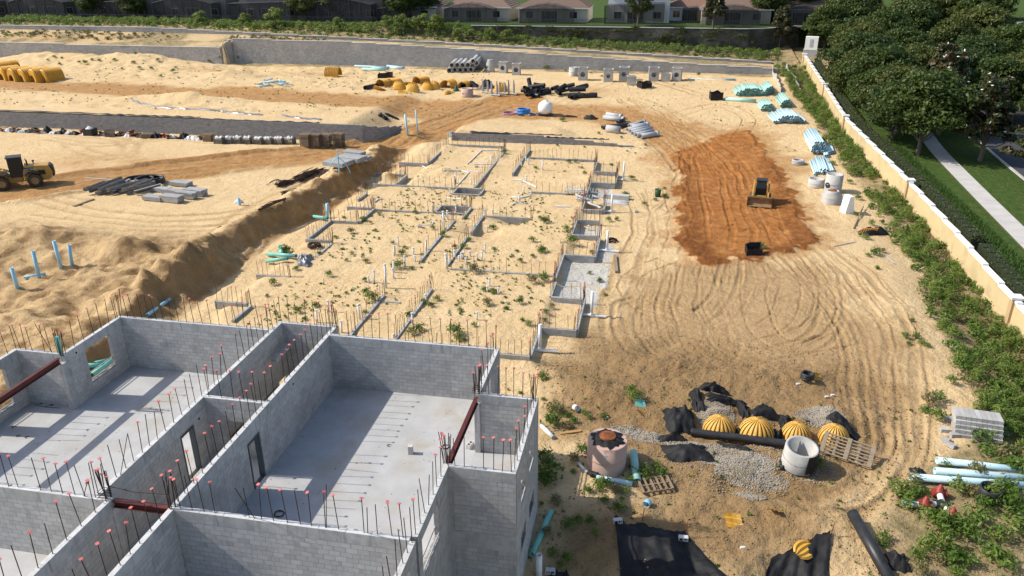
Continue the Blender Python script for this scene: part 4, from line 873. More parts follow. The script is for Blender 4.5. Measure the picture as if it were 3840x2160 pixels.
# weeds of the strip inside the wall, one mass
def weedmass(name, label, pts, per, size, m, hmul=1.0, seed=3, asp=.55):
    r = np.random.default_rng(seed); cl = []
    for (x, y, s) in pts: cl.append((x, y, zat(x, y)+s*.35*hmul, s*.8, s*.8, s*.55*hmul))
    V, F = leaves(int(per*len(pts)), cl, size, seed, flat=.3, shell=.25, asp=asp); return tag(inst(name, bulk(name, V, F, m)), label, 'weeds', kind='stuff')
r = random.Random(9); pg, pd = [], []
edge = lambda y: float(np.interp(y, [20, 31, 36, 40.5, 55, 62, 70, 85, 110, 150], [20, 19, 17.5, 18.8, 20.3, 21.6, 21.2, 21.9, 21.3, 20.5]))
y = 22.0
while y < 152:
    st = .52+.003*y; x = edge(y)+r.uniform(-.6, .6)
    while x < wx(y)-.25:
        d = float(vnoise(np.array([x*1.0]), np.array([y*1.0]), 3.5, 77)[0]); s = r.uniform(.35, .75)*(1.15 if y > 90 else 1)
        if d > .2 or x > wx(y)-.9:
            (pd if (.47 < d < .56 or r.random() < .1) else pg).append((x, y+r.uniform(-.3, .3), s))
        elif r.random() < .25: pg.append((x, y, s*.6))
        x += st*r.uniform(.7, 1.3)
    y += st
weedmass('weed_strip', 'dense green weeds covering the bank along the yellow wall', [q for i_, q in enumerate(pg) if i_ % 2], 100, .10, ML_WEED, 1.25); weedmass('tall_grass', 'tall yellow-green grass through the bank along the yellow wall', [q for i_, q in enumerate(pg) if not i_ % 2], 120, .23, ML_TALL, 1.7, 14, .11); weedmass('dry_weeds', 'brownish dry weeds scattered through the bank along the yellow wall', pd, 90, .085, ML_DRY, 1.1, 4)
pg = []; pd = []; y = 149.5
for _ in range(2600):
    x = r.uniform(-150, 22); y = r.choice((r.uniform(157, 165.4), r.uniform(157, 165.4), r.uniform(146, 155.5), r.uniform(160, 166)))
    d = float(vnoise(np.array([x]), np.array([y*1.5]), 7, 31)[0])
    if y < 156 and (d < .62 and x > -100 or x > -60 or y < 148.8): continue
    s = r.uniform(.35, .8)*(1.25 if y > 160 else .8); (pd if d > .5 and y < 156 else pg).append((x, y, s))
weedmass('terrace_weeds', 'band of green weeds on the terraces below the houses', pg, 50, .2, ML_TALL, 1.3, 5, .3); weedmass('terrace_dry_weeds', 'olive dry weeds on the upper terrace at the left', pd, 50, .12, ML_DRY, 1.2, 6)
pg = [(x, 165.0, zat(x, 164.6)) for x in ()]
V_, F_ = leaves(9000, [(r.uniform(-38, 16), 164.9+r.uniform(-.15, .1), r.uniform(6.4, 9.4), r.uniform(.5, 2.2), .2, r.uniform(.3, .9)) for _ in range(46)], .12, 8, shell=.2)
tag(inst('wall_vines', bulk('wall_vines', V_, F_, ML_HEDGE)), 'creeping vines hanging over the old dark wall', 'vines', kind='stuff')
# shrubs and trees round the houses
SHR = [bulk('foliage', *leaves(2200, [(random.uniform(-1, 1)*1.1, random.uniform(-1, 1)*1.1, random.uniform(.5, 2.6), .75, .75, .6) for _ in range(9)], .13, 30+k, flat=.3, shell=.3), ML_BUSH) for k in range(3)]
STEM = MB(); [STEM.tube([(0, 0, -.2), (random.uniform(-.9, .9), random.uniform(-.9, .9), 2.2)], [.05, .02], 5, False) for _ in range(6)]; STEM = STEM.mesh('stem', M_BARK)
def hx(dx, y): return gyp(dx*1.49068, 80, y)[0]
for k, (dx, y, s, lab) in enumerate(((1100, 162, 1.35, 'tall bright green shrub on the slope left of the arched screen porches'), (1015, 161, 1.25, 'bright shrub beside the tallest one on the slope'), (975, 162, 1.0, 'bright shrub at the left of the slope thicket'), (1055, 163, 1.2, 'feathery shrub between the bright shrubs on the slope'), (850, 162, .8, 'small yellow-green shrub alone on the slope'), (690, 162, 1.35, 'large olive shrub in front of the dark houses'), (620, 164, 1.0, 'slim shrub in front of the dark houses'), (1235, 160, .9, 'shrub in front of the first arched screen porch'), (1275, 160, .9, 'shrub at the corner of the old dark wall'), (500, 163, 1.1, 'olive shrub far left before the dark houses'), (1150, 159, .8, 'low shrub under the first arched screen porch'), (1180, 160, .7, 'lowest shrub right of the slope thicket'))):
    x = hx(dx, y); o = empty('shrub', (x, y, zat(x, y)), random.uniform(0, 6), lab, 'shrub', 'shrubs on the slope'); o.scale = (s,)*3; inst('foliage', SHR[k % 3], parent=o); inst('stem', STEM, parent=o)
for k, (dx, y, var, s, nm, lab) in enumerate(((1605, 168, FEA, 1.0, 'feathery_tree', 'feathery tree with hanging foliage in front of the white house'), (1795, 168, MAGS[0], 1.05, 'magnolia_tree', 'round dark magnolia on the lawn between two screen porches'), (1968, 170, MAGS[1], 1.0, 'magnolia_tree', 'dark magnolia before the last house near the wood'), (1010, 172, OAKS[0], .95, 'oak_tree', 'dark oak left of the first arched screen porch'), (860, 174, OAKS[1], .9, 'oak_tree', 'dark oak standing before the middle of the shaded houses'), (1060, 177, OAKS[2], 1.0, 'oak_tree', 'second dark oak left of the first arched screen porch'), (340, 170, OAKS[2], .75, 'oak_tree', 'small dark tree between the shaded houses at the left'), (235, 171, OAKS[0], .8, 'oak_tree', 'dark tree at the far left before the shaded houses'), (770, 172, OAKS[1], .8, 'oak_tree', 'dark tree beside the shaded screen porch'), (1930, 178, OAKS[0], 1.0, 'oak_tree', 'dark tree behind the right end of the lawns'))):
    tree(var, hx(dx, y), y, s, lab, None, nm)
# ------------------------------------------------------------------ houses behind the lawns
M_HW = [mat('house_wall_cream', (.55, .50, .40), (.5, .45, .36), rough=.9), mat('house_wall_white', (.72, .71, .68), (.66, .65, .62), rough=.9), mat('house_wall_tan', (.46, .40, .31), (.42, .36, .28), rough=.9), mat('house_wall_shade', (.17, .165, .16), (.13, .125, .12), rough=.9)]  # last wall colour is darkened to paint in shade on the left houses
def rooftile(name, c, c2):
    m = mat(name, c, c2, rough=.9, sc=3, rnd=.1); n = m.node_tree.nodes; l = m.node_tree.links
    wv = n.new('ShaderNodeTexWave'); wv.inputs['Scale'].default_value = 1.1; wv.bands_direction = 'Z'; tc = n.new('ShaderNodeTexCoord'); l.new(tc.outputs['Object'], wv.inputs['Vector']); bp = n.new('ShaderNodeBump'); bp.inputs['Distance'].default_value = .08; l.new(wv.outputs[0], bp.inputs['Height']); l.new(bp.outputs[0], n['Principled BSDF'].inputs['Normal']); return m
M_RF = [rooftile('roof_tile_red', (.21, .12, .08), (.16, .09, .06)), rooftile('roof_tile_brown', (.17, .115, .085), (.13, .088, .065))]
M_GLASS = mat('window_glass', (.02, .025, .03), rough=.08, spec=.6); M_TRIM = mat('house_trim', (.7, .69, .66), rough=.7); M_ALU = mat('screen_frame', (.07, .07, .075), rough=.4, metal=.4)
def screenmat():
    m = bpy.data.materials.new('insect_screen'); m.use_nodes = True; n = m.node_tree.nodes; l = m.node_tree.links; b = n['Principled BSDF']; b.inputs['Base Color'].default_value = (.02, .022, .025, 1); b.inputs['Roughness'].default_value = .8
    t = n.new('ShaderNodeBsdfTransparent'); x = n.new('ShaderNodeMixShader'); x.inputs[0].default_value = .62; l.new(t.outputs[0], x.inputs[1]); l.new(b.outputs[0], x.inputs[2]); l.new(x.outputs[0], n['Material Output'].inputs[0]); return m
M_SCR = screenmat()
def house(x, y, w, dpt, wm, rm, label, hw=3.0, sw=.75, arch=True, two=False):
    z = 9.3; o = empty('house', (x, y, z), 0, label, 'house')
    h = hw*(2 if two else 1)
    m = MB(); m.box(-w/2, 0, -.3, w/2, dpt, h); wl = m.build('wall', wm, o)
    e = .5; rh = min(w, dpt)*.23; q = dpt*.42
    m = MB(); m.add([(-w/2-e, -e, h), (w/2+e, -e, h), (w/2+e, dpt+e, h), (-w/2-e, dpt+e, h), (-w/2-e+q, dpt/2, h+rh), (w/2+e-q, dpt/2, h+rh)], ((0, 1, 5, 4), (1, 2, 5), (2, 3, 4, 5), (3, 0, 4), (0, 3, 2, 1)))
    rf = m.build('roof', rm, o); m = MB(); m.box(-w/2-e-.03, -e-.03, h-.22, w/2+e+.03, -e+.06, h-.01); m.build('fascia', M_TRIM, rf)
    for k, (cx, ww, z0, z1) in enumerate(((-w*.34, 1.5, .9, 2.2), (-w*.05, 3.4, 0, 2.3), (w*.3, 1.7, .9, 2.2))):
        m = MB(); m.box(cx-ww/2-.08, -.05, z0-.08, cx+ww/2+.08, -.001, z1+.08); f = m.build('window' if k != 1 else 'sliding_door', M_TRIM, o)
        for i in range(2 if k != 1 else 3):
            n = 2 if k != 1 else 3; a = cx-ww/2+ww*i/n; m = MB(); m.box(a+.03, -.07, z0, a+ww/n-.03, -.05, z1); m.build('pane', M_GLASS, f)
    # screened porch
    lw = w*sw; ld = 4.2; x0 = -lw/2-w*.06; n = 6; fr = MB(); sc = MB()
    hb = 3.6 if two else 2.75
    def tp(u): return hb+(1.15*math.sin(math.pi*u) if arch else .5*u)
    for i in range(n+1):
        u = i/n; px = x0+lw*u; fr.box(px-.04, -ld-.04, -.2, px+.04, -ld+.04, tp(u)); fr.tube([(px, -ld, tp(u)), (px, -.1, tp(u)+.15)], .04, 4)
    for i in range(n):
        a, b_ = x0+lw*i/n, x0+lw*(i+1)/n; ta, tb = tp(i/n), tp((i+1)/n); fr.tube([(a, -ld, ta), (b_, -ld, tb)], .045, 4); fr.tube([(a, -ld, .95), (b_, -ld, .95)], .03, 4); fr.tube([(a, -ld, 0), (b_, -ld, 0)], .04, 4)
        m = MB(); m.add([(a+.04, -ld, 0), (b_-.04, -ld, 0), (b_-.04, -ld, tb), (a+.04, -ld, ta)], ((0, 1, 2, 3),)); m.build('screen_panel', M_SCR, o)
        m = MB(); m.add([(a+.04, -ld, ta), (b_-.04, -ld, tb), (b_-.04, -.6, tb+.15), (a+.04, -.6, ta+.15)], ((0, 1, 2, 3),)); m.build('screen_panel', M_SCR, o)
    for px in (x0, x0+lw):
        m = MB(); m.add([(px, -ld, 0), (px, -.02, 0), (px, -.02, tp(0)), (px, -ld, tp(0))], ((0, 1, 2, 3),)); m.build('screen_panel', M_SCR, o)
    fr.build('porch_frame', M_ALU, o); m = MB(); m.box(x0-.2, -ld-.4, -.25, x0+lw+.2, 0, .03); m.build('patio_slab', M_WALK, o)
    return o
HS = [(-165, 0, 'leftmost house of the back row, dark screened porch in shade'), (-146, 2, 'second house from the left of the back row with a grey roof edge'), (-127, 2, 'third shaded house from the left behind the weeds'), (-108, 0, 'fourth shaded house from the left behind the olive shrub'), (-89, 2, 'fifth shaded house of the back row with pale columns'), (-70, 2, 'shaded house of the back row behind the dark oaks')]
for k, (x, c, lab) in enumerate(HS): house(x, 174.5, 15.5, 12, M_HW[3], M_RF[1], lab, arch=k % 2 == 1, two=True, sw=.95)  # shade over these houses is put into the wall colour
house(-57, 176, 13, 12, M_HW[0], M_RF[1], 'house half hidden by dark oaks left of the arched screen porches', arch=False)
house(hx(1200, 176)+.0, 176, 14.5, 13, M_HW[0], M_RF[1], 'cream house with brown tiled roof and the left arched screen porch')
house(hx(1390, 175.5), 175.5, 15, 13, M_HW[0], M_RF[1], 'cream house with red-brown roof and the middle arched screen porch')
house(hx(1605, 177), 177, 13, 13, M_HW[1], M_RF[1], 'tall white house behind the feathery tree', two=True, arch=False, sw=.95)
house(hx(1740, 182), 182, 10, 13, M_HW[1], M_RF[0], 'white house with blank side wall and red roof behind the magnolia', arch=False, sw=.3)
house(hx(1850, 176), 176, 14, 13, M_HW[2], M_RF[1], 'tan house with brown roof and screen porch right of the magnolia')
house(hx(2020, 178), 178, 12, 13, M_HW[2], M_RF[1], 'last house of the back row, half hidden by the wood', arch=True)
# iron fences
def fence(label, pts, h=1.3, sp=.16):
    o = empty('iron_fence', (*pts[0], zat(*pts[0])), label=label, cat='fence'); pk = MB(); rl = MB()
    for (x0, y0), (x1, y1) in zip(pts[:-1], pts[1:]):
        L = math.hypot(x1-x0, y1-y0); n = int(L/sp)
        for i in range(n):
            x = x0+(x1-x0)*i/n; y = y0+(y1-y0)*i/n; z = zat(x, y); pk.box(x-.012, y-.012, z, x+.012, y+.012, z+h)
            if i % 15 == 0: m = MB(); m.box(x-.03, y-.03, z-.2, x+.03, y+.03, z+h+.08); m.build('post', M_ALU, o)
        n = max(1, int(L/2.4))
        for i in range(n):
            xa, ya, xb, yb = x0+(x1-x0)*i/n, y0+(y1-y0)*i/n, x0+(x1-x0)*(i+1)/n, y0+(y1-y0)*(i+1)/n
            for q in (.12, h-.12): rl.tube([(xa, ya, zat(xa, ya)+q), (xb, yb, zat(xb, yb)+q)], .018, 4, False)
    tag(pk.build('pickets', M_ALU, o), kind='stuff'); rl.build('rail', M_ALU, o); settle(o, o.location)
fence('black iron fence along the top of the old dark wall before the lawns', [(-60, 166.6), (16, 166.6), (21, 168), (27, 175)]); fence('black iron fence through the weeds below the old dark wall', [(-60, 160), (-20, 160), (10, 158.6), (22, 157.4)], 1.3); fence('black iron fence before the shaded houses at the left', [(-150, 166.8), (-61, 166.8)])
# ------------------------------------------------------------------ vehicles
M_YEL = mat('machine_yellow', (.44, .26, .05), (.36, .21, .05), rough=.5, sc=1.5, c3=(.36, .24, .10), sc3=2.0); M_BLK = mat('machine_black', (.02, .02, .021), (.035, .033, .03), rough=.55, sc=3)
M_TYRE = mat('tyre_rubber', (.035, .032, .028), (.09, .07, .045), rough=.95, sc=4, bump=.02, bsc=10); M_RIM = mat('wheel_rim', (.30, .20, .09), (.24, .15, .06), rough=.6)
M_CABG = mat('cab_glass', (.015, .018, .018), rough=.3, spec=.25); M_BUCK = mat('bucket_steel', (.18, .10, .05), (.28, .17, .08), rough=.7, sc=3, metal=.2); M_TRACK = mat('rubber_track', (.05, .042, .035), (.12, .085, .05), rough=.95, sc=6)
M_WHT = mat('white_paint', (.75, .75, .73), rough=.6)
def text(s, size, m, parent, loc, rot):
    cu = bpy.data.curves.new('t', 'FONT'); cu.body = s; cu.size = size; cu.extrude = .004; t = bpy.data.objects.new('t', cu); COL.objects.link(t); dg = bpy.context.evaluated_depsgraph_get()
    me = bpy.data.meshes.new_from_object(t.evaluated_get(dg)); bpy.data.objects.remove(t); me.materials.clear(); me.materials.append(m); return inst('lettering', me, loc, rot, parent)
def wheel(parent, x, y, r, w):
    b = MB(); M = Matrix.Rotation(R_(90), 4, 'X'); prof = [(r*.56, -w/2), (r*.9, -w/2), (r, -w*.34), (r, w*.34), (r*.9, w/2), (r*.56, w/2)]; b.lathe(prof, 26)
    for k in range(22):
        t = k/22*6.283; b.cbox((r*math.cos(t), r*math.sin(t), (w*.2 if k % 2 else -w*.2)), (.06, .16, w*.55), (0, 0, t))
    b.v = [tuple(M @ Vector(v)) for v in b.v]; o = b.build('wheel', M_TYRE, parent, (x, y, r))
    c = MB(); c.lathe([(0, -w*.3), (r*.3, -w*.3), (r*.45, -w*.42), (r*.57, -w*.45), (r*.57, w*.45), (r*.45, w*.42), (r*.3, w*.3), (0, w*.3)], 20); c.v = [tuple(M @ Vector(v)) for v in c.v]; c.build('rim', M_RIM, o)
p = at(123, 690); L_ = empty('wheel_loader', (p.x+.55, p.y, p.z), math.atan2(-1.6, -2.37)+R_(12)-R_(8), 'yellow and black wheel loader at the left edge on the orange haul road', 'loader')
R1 = .68   # x forward
for (x, y) in ((0, 1.0), (0, -1.0), (3.0, 1.0), (3.0, -1.0)): wheel(L_, x, y, R1, .52)
m = MB(); m.side([(0, 0)], 0, 0) if 0 else None
def slab_y(poly, y0, y1):   # polygon in x,z extruded along y
    b = MB(); M = Matrix(((1, 0, 0, 0), (0, 0, 1, 0), (0, 1, 0, 0), (0, 0, 0, 1))); return b.prism(poly, y0, y1, M)
slab_y([(-1.55, .75), (-1.2, .55), (.9, .6), (1.0, 1.4), (.75, 2.25), (-1.5, 2.05), (-1.75, 1.3)], -.72, .72).build('engine_hood', M_YEL, L_)
slab_y([(-1.9, 1.0), (-1.72, .8), (-1.56, 1.3), (-1.45, 2.1), (-1.62, 2.1), (-1.85, 1.8)], -.7, .7).build('radiator_grille', M_BLK, L_)
slab_y([(-1.1, 1.15), (-.45, 1.15), (-.4, 1.65), (-1.05, 1.65)], -.735, .735).build('side_grille', M_BLK, L_)
slab_y([(-.1, 1.62), (.85, 1.72), (.8, 2.05), (-.1, 1.98)], -.73, .73).build('badge_panel', M_BLK, L_)
for s, rz in ((-.74, 0), (.74, math.pi)): text('CAT 926M', .24, M_WHT, L_, (-.12 if s < 0 else .83, s, 1.74), (R_(90), 0, rz))
m = MB()
for y in (-.62, .62):
    for x in (.95, 2.1): m.cbox((x, y, 2.2), (.1, .1, 1.9))
m.box(.85, -.72, 3.1, 2.25, .72, 3.22); m.box(.9, -.66, 1.1, 2.15, .66, 1.45); cb = m.build('cab', M_BLK, L_)
m = MB(); m.box(1.0, -.64, 1.45, 2.05, .64, 3.08); m.build('glass', M_CABG, cb)
for y in (-.98, .98):
    slab_y([(-.85, 1.25), (-.5, 1.5), (.5, 1.5), (.85, 1.2), (.85, 1.27), (.5, 1.58), (-.5, 1.58), (-.85, 1.33)], y-.27, y+.27).build('fender', M_BLK, L_); slab_y([(2.2, 1.3), (2.5, 1.55), (3.4, 1.55), (3.8, 1.2), (3.8, 1.27), (3.4, 1.63), (2.5, 1.63), (2.2, 1.38)], y-.27, y+.27).build('fender', M_BLK, L_)
slab_y([(1.1, .55), (2.0, .5), (3.6, .6), (3.7, 1.7), (2.7, 1.9), (2.2, 1.2), (1.1, 1.1)], -.42, .42).build('front_frame', M_YEL, L_)
for y in (-.5, .5): slab_y([(2.5, 1.85), (3.2, 2.05), (4.5, 1.2), (5.0, .55), (4.85, .4), (4.2, .9), (3.0, 1.65)], y-.08, y+.08).build('lift_arm', M_YEL, L_)
m = MB(); P_ = [[(5.0+.0, y, .15), (4.85, y, .6), (5.0, y, 1.1), (5.4, y, 1.25)] for y in (-1.3, 1.3)]; m.grid(P_); slab_y([(5.0, .1), (6.0, .08), (5.5, 1.25), (5.0, 1.1), (4.85, .6)], -1.3, -1.25).build('bucket_side', M_BUCK, L_); slab_y([(5.0, .1), (6.0, .08), (5.5, 1.25), (5.0, 1.1), (4.85, .6)], 1.25, 1.3).build('bucket_side', M_BUCK, L_); m.box(4.95, -1.3, .08, 6.0, 1.3, .14); m.build('bucket', M_BUCK, L_)
m = MB(); m.tube([(.45, .3, 2.1), (.45, .3, 2.75), (.55, .3, 2.9)], .08, 8); m.build('exhaust_pipe', M_BLK, L_); m = MB(); m.lathe([(.06, 2.1), (.06, 2.4), (.13, 2.45), (.13, 2.55), (0, 2.6)], 10, (-.1, -.25, 0)); m.build('air_intake', M_BLK, L_)
m = MB()
for k in range(3): m.box(1.05, -.95, .35+.27*k, 1.5, -.7, .4+.27*k)
m.box(1.0, -.96, .3, 1.06, -.7, 1.3); m.box(1.49, -.96, .3, 1.55, -.7, 1.3); m.build('ladder', M_BLK, L_)
# compact track loader facing the camera
p = C(2, 1, 2575, 620); T_ = empty('track_loader', (p.x-.7, p.y+1.0, p.z), R_(-90-8), 'yellow compact track loader with raised cab working on the orange clay', 'loader'); T_.scale = (1.1,)*3
for y in (-.72, .72):
    slab_y([(-1.25, .3), (-.95, .02), (.85, .02), (1.15, .32), (1.05, .52), (-.7, .72), (-1.15, .6)], y-.2, y+.2).build('track', M_TRACK, T_)
    m = MB()
    for x in (-.85, -.35, .15, .7): m.tube([(x, y-.21, .22), (x, y+.21, .22)], .15, 10)
    m.build('track_roller', M_YEL, T_)
    slab_y([(-1.25, .95), (-1.1, 1.75), (-.85, 1.78), (.9, 1.05), (1.25, .55), (1.1, .45), (.75, .85), (-.85, 1.35), (-1.0, .95)], y*.92-.07, y*.92+.07).build('lift_arm', M_YEL, T_)
slab_y([(-1.3, .45), (-.1, .35), (.75, .35), (.8, .8), (-.2, .9), (-.3, 1.5), (-1.25, 1.4)], -.5, .5).build('body', M_YEL, T_)
slab_y([(-1.36, .6), (-1.3, .6), (-1.25, 1.3), (-1.31, 1.3)], -.45, .45).build('rear_grille', M_BLK, T_)
slab_y([(-.35, .9), (.62, .85), (.7, 1.5), (.45, 2.05), (-.4, 2.1)], -.44, .44).build('cab', M_BLK, T_)
m = MB(); m.add([(.645, -.38, .95), (.645, .38, .95), (.725, .38, 1.5), (.725, -.38, 1.5), (.49, .36, 1.98), (.49, -.36, 1.98)], ((0, 1, 2, 3), (3, 2, 4, 5))); m.build('windscreen', M_CABG, T_)
m = MB(); m.box(-.42, -.48, 2.1, .52, .48, 2.17); m.build('cab_roof', M_BLK, T_)
m = MB(); P_ = [[(1.75, y, .1), (1.3, y, .12), (1.18, y, .5), (1.35, y, .85)] for y in (-1.05, 1.05)]; m.grid(P_); m.grid([[(a+.03, b, c-.02) for a, b, c in r] for r in P_]); m.box(1.3, -1.05, .8, 1.42, 1.05, .9)
for s in (-1.05, 1.05): m.add([(1.75, s, .1), (1.3, s, .12), (1.18, s, .5), (1.35, s, .88)], ((0, 1, 2, 3),))
m.build('bucket', M_BUCK, T_)
# ------------------------------------------------------------------ pipes and precast concrete
M_RCP = mat('precast_concrete', (.42, .41, .385), (.33, .325, .31), rough=.9, sc=1.5, bump=.006, rnd=.1, c3=(.47, .45, .41), sc3=.7); M_PINK = mat('pink_concrete', (.50, .335, .27), (.43, .29, .235), rough=.85, sc=1.2, bump=.004, c3=(.40, .34, .28), sc3=.9)
M_HDPE = mat('black_hdpe', (.016, .016, .017), (.03, .03, .032), rough=.45, sc=3, spec=.4); M_CHAM = mat('chamber_yellow', (.62, .33, .035), (.55, .28, .03), rough=.5, sc=2, rnd=.1, c3=(.50, .31, .09), sc3=1.2)
M_AQUA = mat('aqua_pvc', (.36, .58, .50), (.29, .50, .43), rough=.4, sc=1.5, rnd=.14); M_SKY = mat('sky_blue_pvc', (.44, .60, .65), (.36, .52, .58), rough=.4, sc=1.5, rnd=.12); M_GREYP = mat('grey_pvc', (.42, .42, .42), (.36, .36, .36), rough=.5, sc=2, rnd=.1)
_pm = {}
def pipemesh(L, ro, ri, m, bell=False, nm='pipe'):
    k = (round(L, 2), ro, ri, m.name, bell)
    if k not in _pm:
        b = MB(); b.pipe((0, 0, 0), (L, 0, 0), ro, ri, 12)
        if bell: b.pipe((L-.35, 0, 0), (L, 0, 0), ro*1.16, ro*.98, 12)
        _pm[k] = b.mesh(nm, m)
    return _pm[k]
def lay(name, label, a, b, ro, ri, m, cat='pipe', group=None, bell=False, lift=True):
    a = Vector(a); b = Vector(b)
    if lift: a = a+Vector((0, 0, ro*.85)); b = b+Vector((0, 0, ro*.85))
    d = b-a; o = inst(name, pipemesh(d.length, ro, ri, m, bell, name), a); o.rotation_euler = d.to_track_quat('X', 'Z').to_euler(); return tag(o, label, cat, group)
def stack(name, label, group, fl, fr, back, r, rows, m, ri=None, jit=.25, bell=False, cat='pipe'):
    """fl, fr: left and right front corners on the ground; back: left rear corner"""
    ax = Vector(back)-Vector(fl); ax.z = 0; L = ax.length; ax.normalize(); sd = Vector(fr)-Vector(fl); sd.z = 0; W_ = sd.length; sd.normalize(); n0 = rows[0]; dx = W_/max(1, n0-1) if n0 > 1 else 0
    dx = max(dx, 2*r*.98)
    for k, n in enumerate(rows):
        for i in range(n):
            off = (i+(n0-n)*.5)*dx if k else i*dx
            p = Vector(fl)+sd*off+ax*random.uniform(-jit, jit); z = zat(p.x, p.y); q = p+ax*L; z2 = zat(q.x, q.y); zz = (max(z, 0)+max(z2, 0))/2 if False else (z+z2)/2
            lay(name, label, (p.x, p.y, zz+r+k*r*1.75), (q.x+sd.x*random.uniform(-.1, .1), q.y+sd.y*random.uniform(-.1, .1), zz+r+k*r*1.75), r, ri or r*.86, m, cat, group, bell, False)
stack('drain_pipe', 'aqua pipe in the widest stack near the far right corner', 'aqua pipes, widest stack', C(2, 0, 2260, 972), C(2, 0, 2530, 968), C(2, 0, 2228, 905), .16, (15, 14, 11, 7), M_AQUA)
stack('drain_pipe', 'aqua pipe in the short high stack behind the widest stack', 'aqua pipes, high stack', C(2, 0, 2545, 965), C(3, 0, 55, 945), C(2, 0, 2500, 900), .16, (6, 6, 5, 4), M_AQUA)
stack('drain_pipe', 'aqua pipe in the left half of the stack beside the blue stack', 'aqua pipes, middle stack left', C(2, 0, 2510, 1125), C(3, 0, 40, 1122), C(2, 0, 2470, 1050), .17, (6, 5, 4), M_AQUA)
stack('drain_pipe', 'aqua pipe in the strapped bundle above the blue stack', 'aqua pipes, strapped bundle', C(3, 0, 130, 1090), C(3, 0, 228, 1078), C(3, 0, 80, 985), .17, (5, 4, 3), M_AQUA)
stack('water_pipe', 'pale blue pipe in the large strapped stack by the sand bank', 'blue pipes, strapped stack', C(3, 0, 60, 1250), C(3, 0, 372, 1245), C(3, 0, 0, 1150), .165, (14, 10, 7), M_SKY)
stack('water_pipe', 'pale blue pipe in the steep bundle above the concrete rings', 'blue pipes, steep bundle', C(3, 1, 440, 112), C(3, 1, 560, 108), C(3, 0, 368, 1372), .15, (6, 6, 6, 5, 4), M_SKY)
stack('water_pipe', 'pale blue pipe fanned out beside the steep bundle', 'blue pipes, fanned row', C(3, 1, 572, 132), C(3, 1, 655, 112), C(3, 1, 545, 4), .15, (5,), M_SKY, jit=.6)
stack('water_pipe', 'pale blue pipe in the flat row just behind the concrete rings', 'blue pipes, flat row', C(3, 1, 465, 318), C(3, 1, 622, 300), C(3, 1, 425, 160), .12, (11, 4), M_SKY, jit=.5)
lay('drain_pipe', 'single thick aqua pipe lying by the black fabric box', C(2, 0, 2150, 1012), C(2, 0, 2452, 1035), .3, .26, M_AQUA)
for k, (a, b) in enumerate((((995, 672), (1340, 690)), ((1070, 700), (1335, 706)), ((1075, 705), (1300, 715)), ((1320, 672), (1490, 690)), ((1330, 690), (1480, 700)), ((1170, 690), (1320, 704)))):
    lay('water_pipe', 'long pale pipe lying flat in the far group before the grey wall', C(1, 0, *a), C(1, 0, *b), .2, .17, (M_SKY, M_AQUA, M_AQUA, M_SKY, M_SKY, M_AQUA)[k], group='far flat pipes')
for k in range(3): lay('water_pipe', 'thin pale pipe lying at the foot of the grey wall near the sand cone', C(2, 0, 1770+k*90, 795+k*6), C(2, 0, 2240+k*8, 803+k*5), .1, .08, M_SKY, group='thin far pipes')
r = random.Random(4)
for k in range(15):
    c = C(1, 0, r.uniform(40, 300), r.uniform(835, 872)); a = r.uniform(0, 6.3); L = r.uniform(1.2, 3.2); z = zat(c.x, c.y)+r.uniform(.05, .5)
    lay('pipe_offcut', 'blue pipe offcut in the messy blue heap on the far sand', (c.x, c.y, z), (c.x+L*math.cos(a), c.y+L*math.sin(a)*.6, z+r.uniform(-.1, .15)), .11, .09, M_PVCB if k % 3 else M_SKY, group='blue offcut heap', lift=False)
stack('concrete_pipe', 'grey concrete pipe in the two-tier stack below the grey wall', 'stacked concrete pipes', C(1, 0, 1945, 735), C(1, 0, 2195, 730), C(1, 0, 1995, 690), .5, (6, 5), M_RCP, .38, 0, cat='pipe')
for k, (a, b, bl) in enumerate((((1160, 1330), (1350, 1290), 0), ((1190, 1345), (1375, 1305), 0), ((1210, 1365), (1395, 1322), 0), ((1245, 1382), (1415, 1345), 0), ((1295, 1392), (1465, 1368), 1), ((1180, 1290), (1330, 1250), 1), ((1200, 1302), (1365, 1275), 1))):
    lay('concrete_pipe', 'light grey concrete pipe in the row above the short dark wall', C(2, 0, *a), C(2, 0, *b), .34, .26, M_GREYP, group='grey pipe row', bell=bool(bl))
lay('concrete_pipe', 'upper of two long grey pipes lying behind the pipe row', C(2, 0, 950, 1170), C(2, 0, 1105, 1195), .34, .27, M_GREYP, bell=True); lay('concrete_pipe', 'lower of two long grey pipes lying behind the pipe row', C(2, 0, 920, 1205), C(2, 0, 1130, 1225), .36, .28, M_GREYP, bell=True)
lay('concrete_pipe', 'thick beige concrete pipe lying left of the grey pipe row', C(2, 0, 950, 1325), C(2, 0, 1082, 1340), .5, .4, M_RCP)
lay('corrugated_pipe', 'long black pipe lying behind the beige concrete pipe', C(2, 0, 905, 1300), C(2, 0, 1300, 1262), .3, .26, M_HDPE)
for k, (x, y, a) in enumerate(((1060, 1250, .6), (1105, 1238, 1.4))):
    c = C(2, 0, x, y); lay('corrugated_pipe', ('left', 'right')[k]+' short black pipe stub behind the beige concrete pipe', c, (c.x+.7*math.cos(a), c.y+.7*math.sin(a), c.z+.1), .3, .26, M_HDPE)
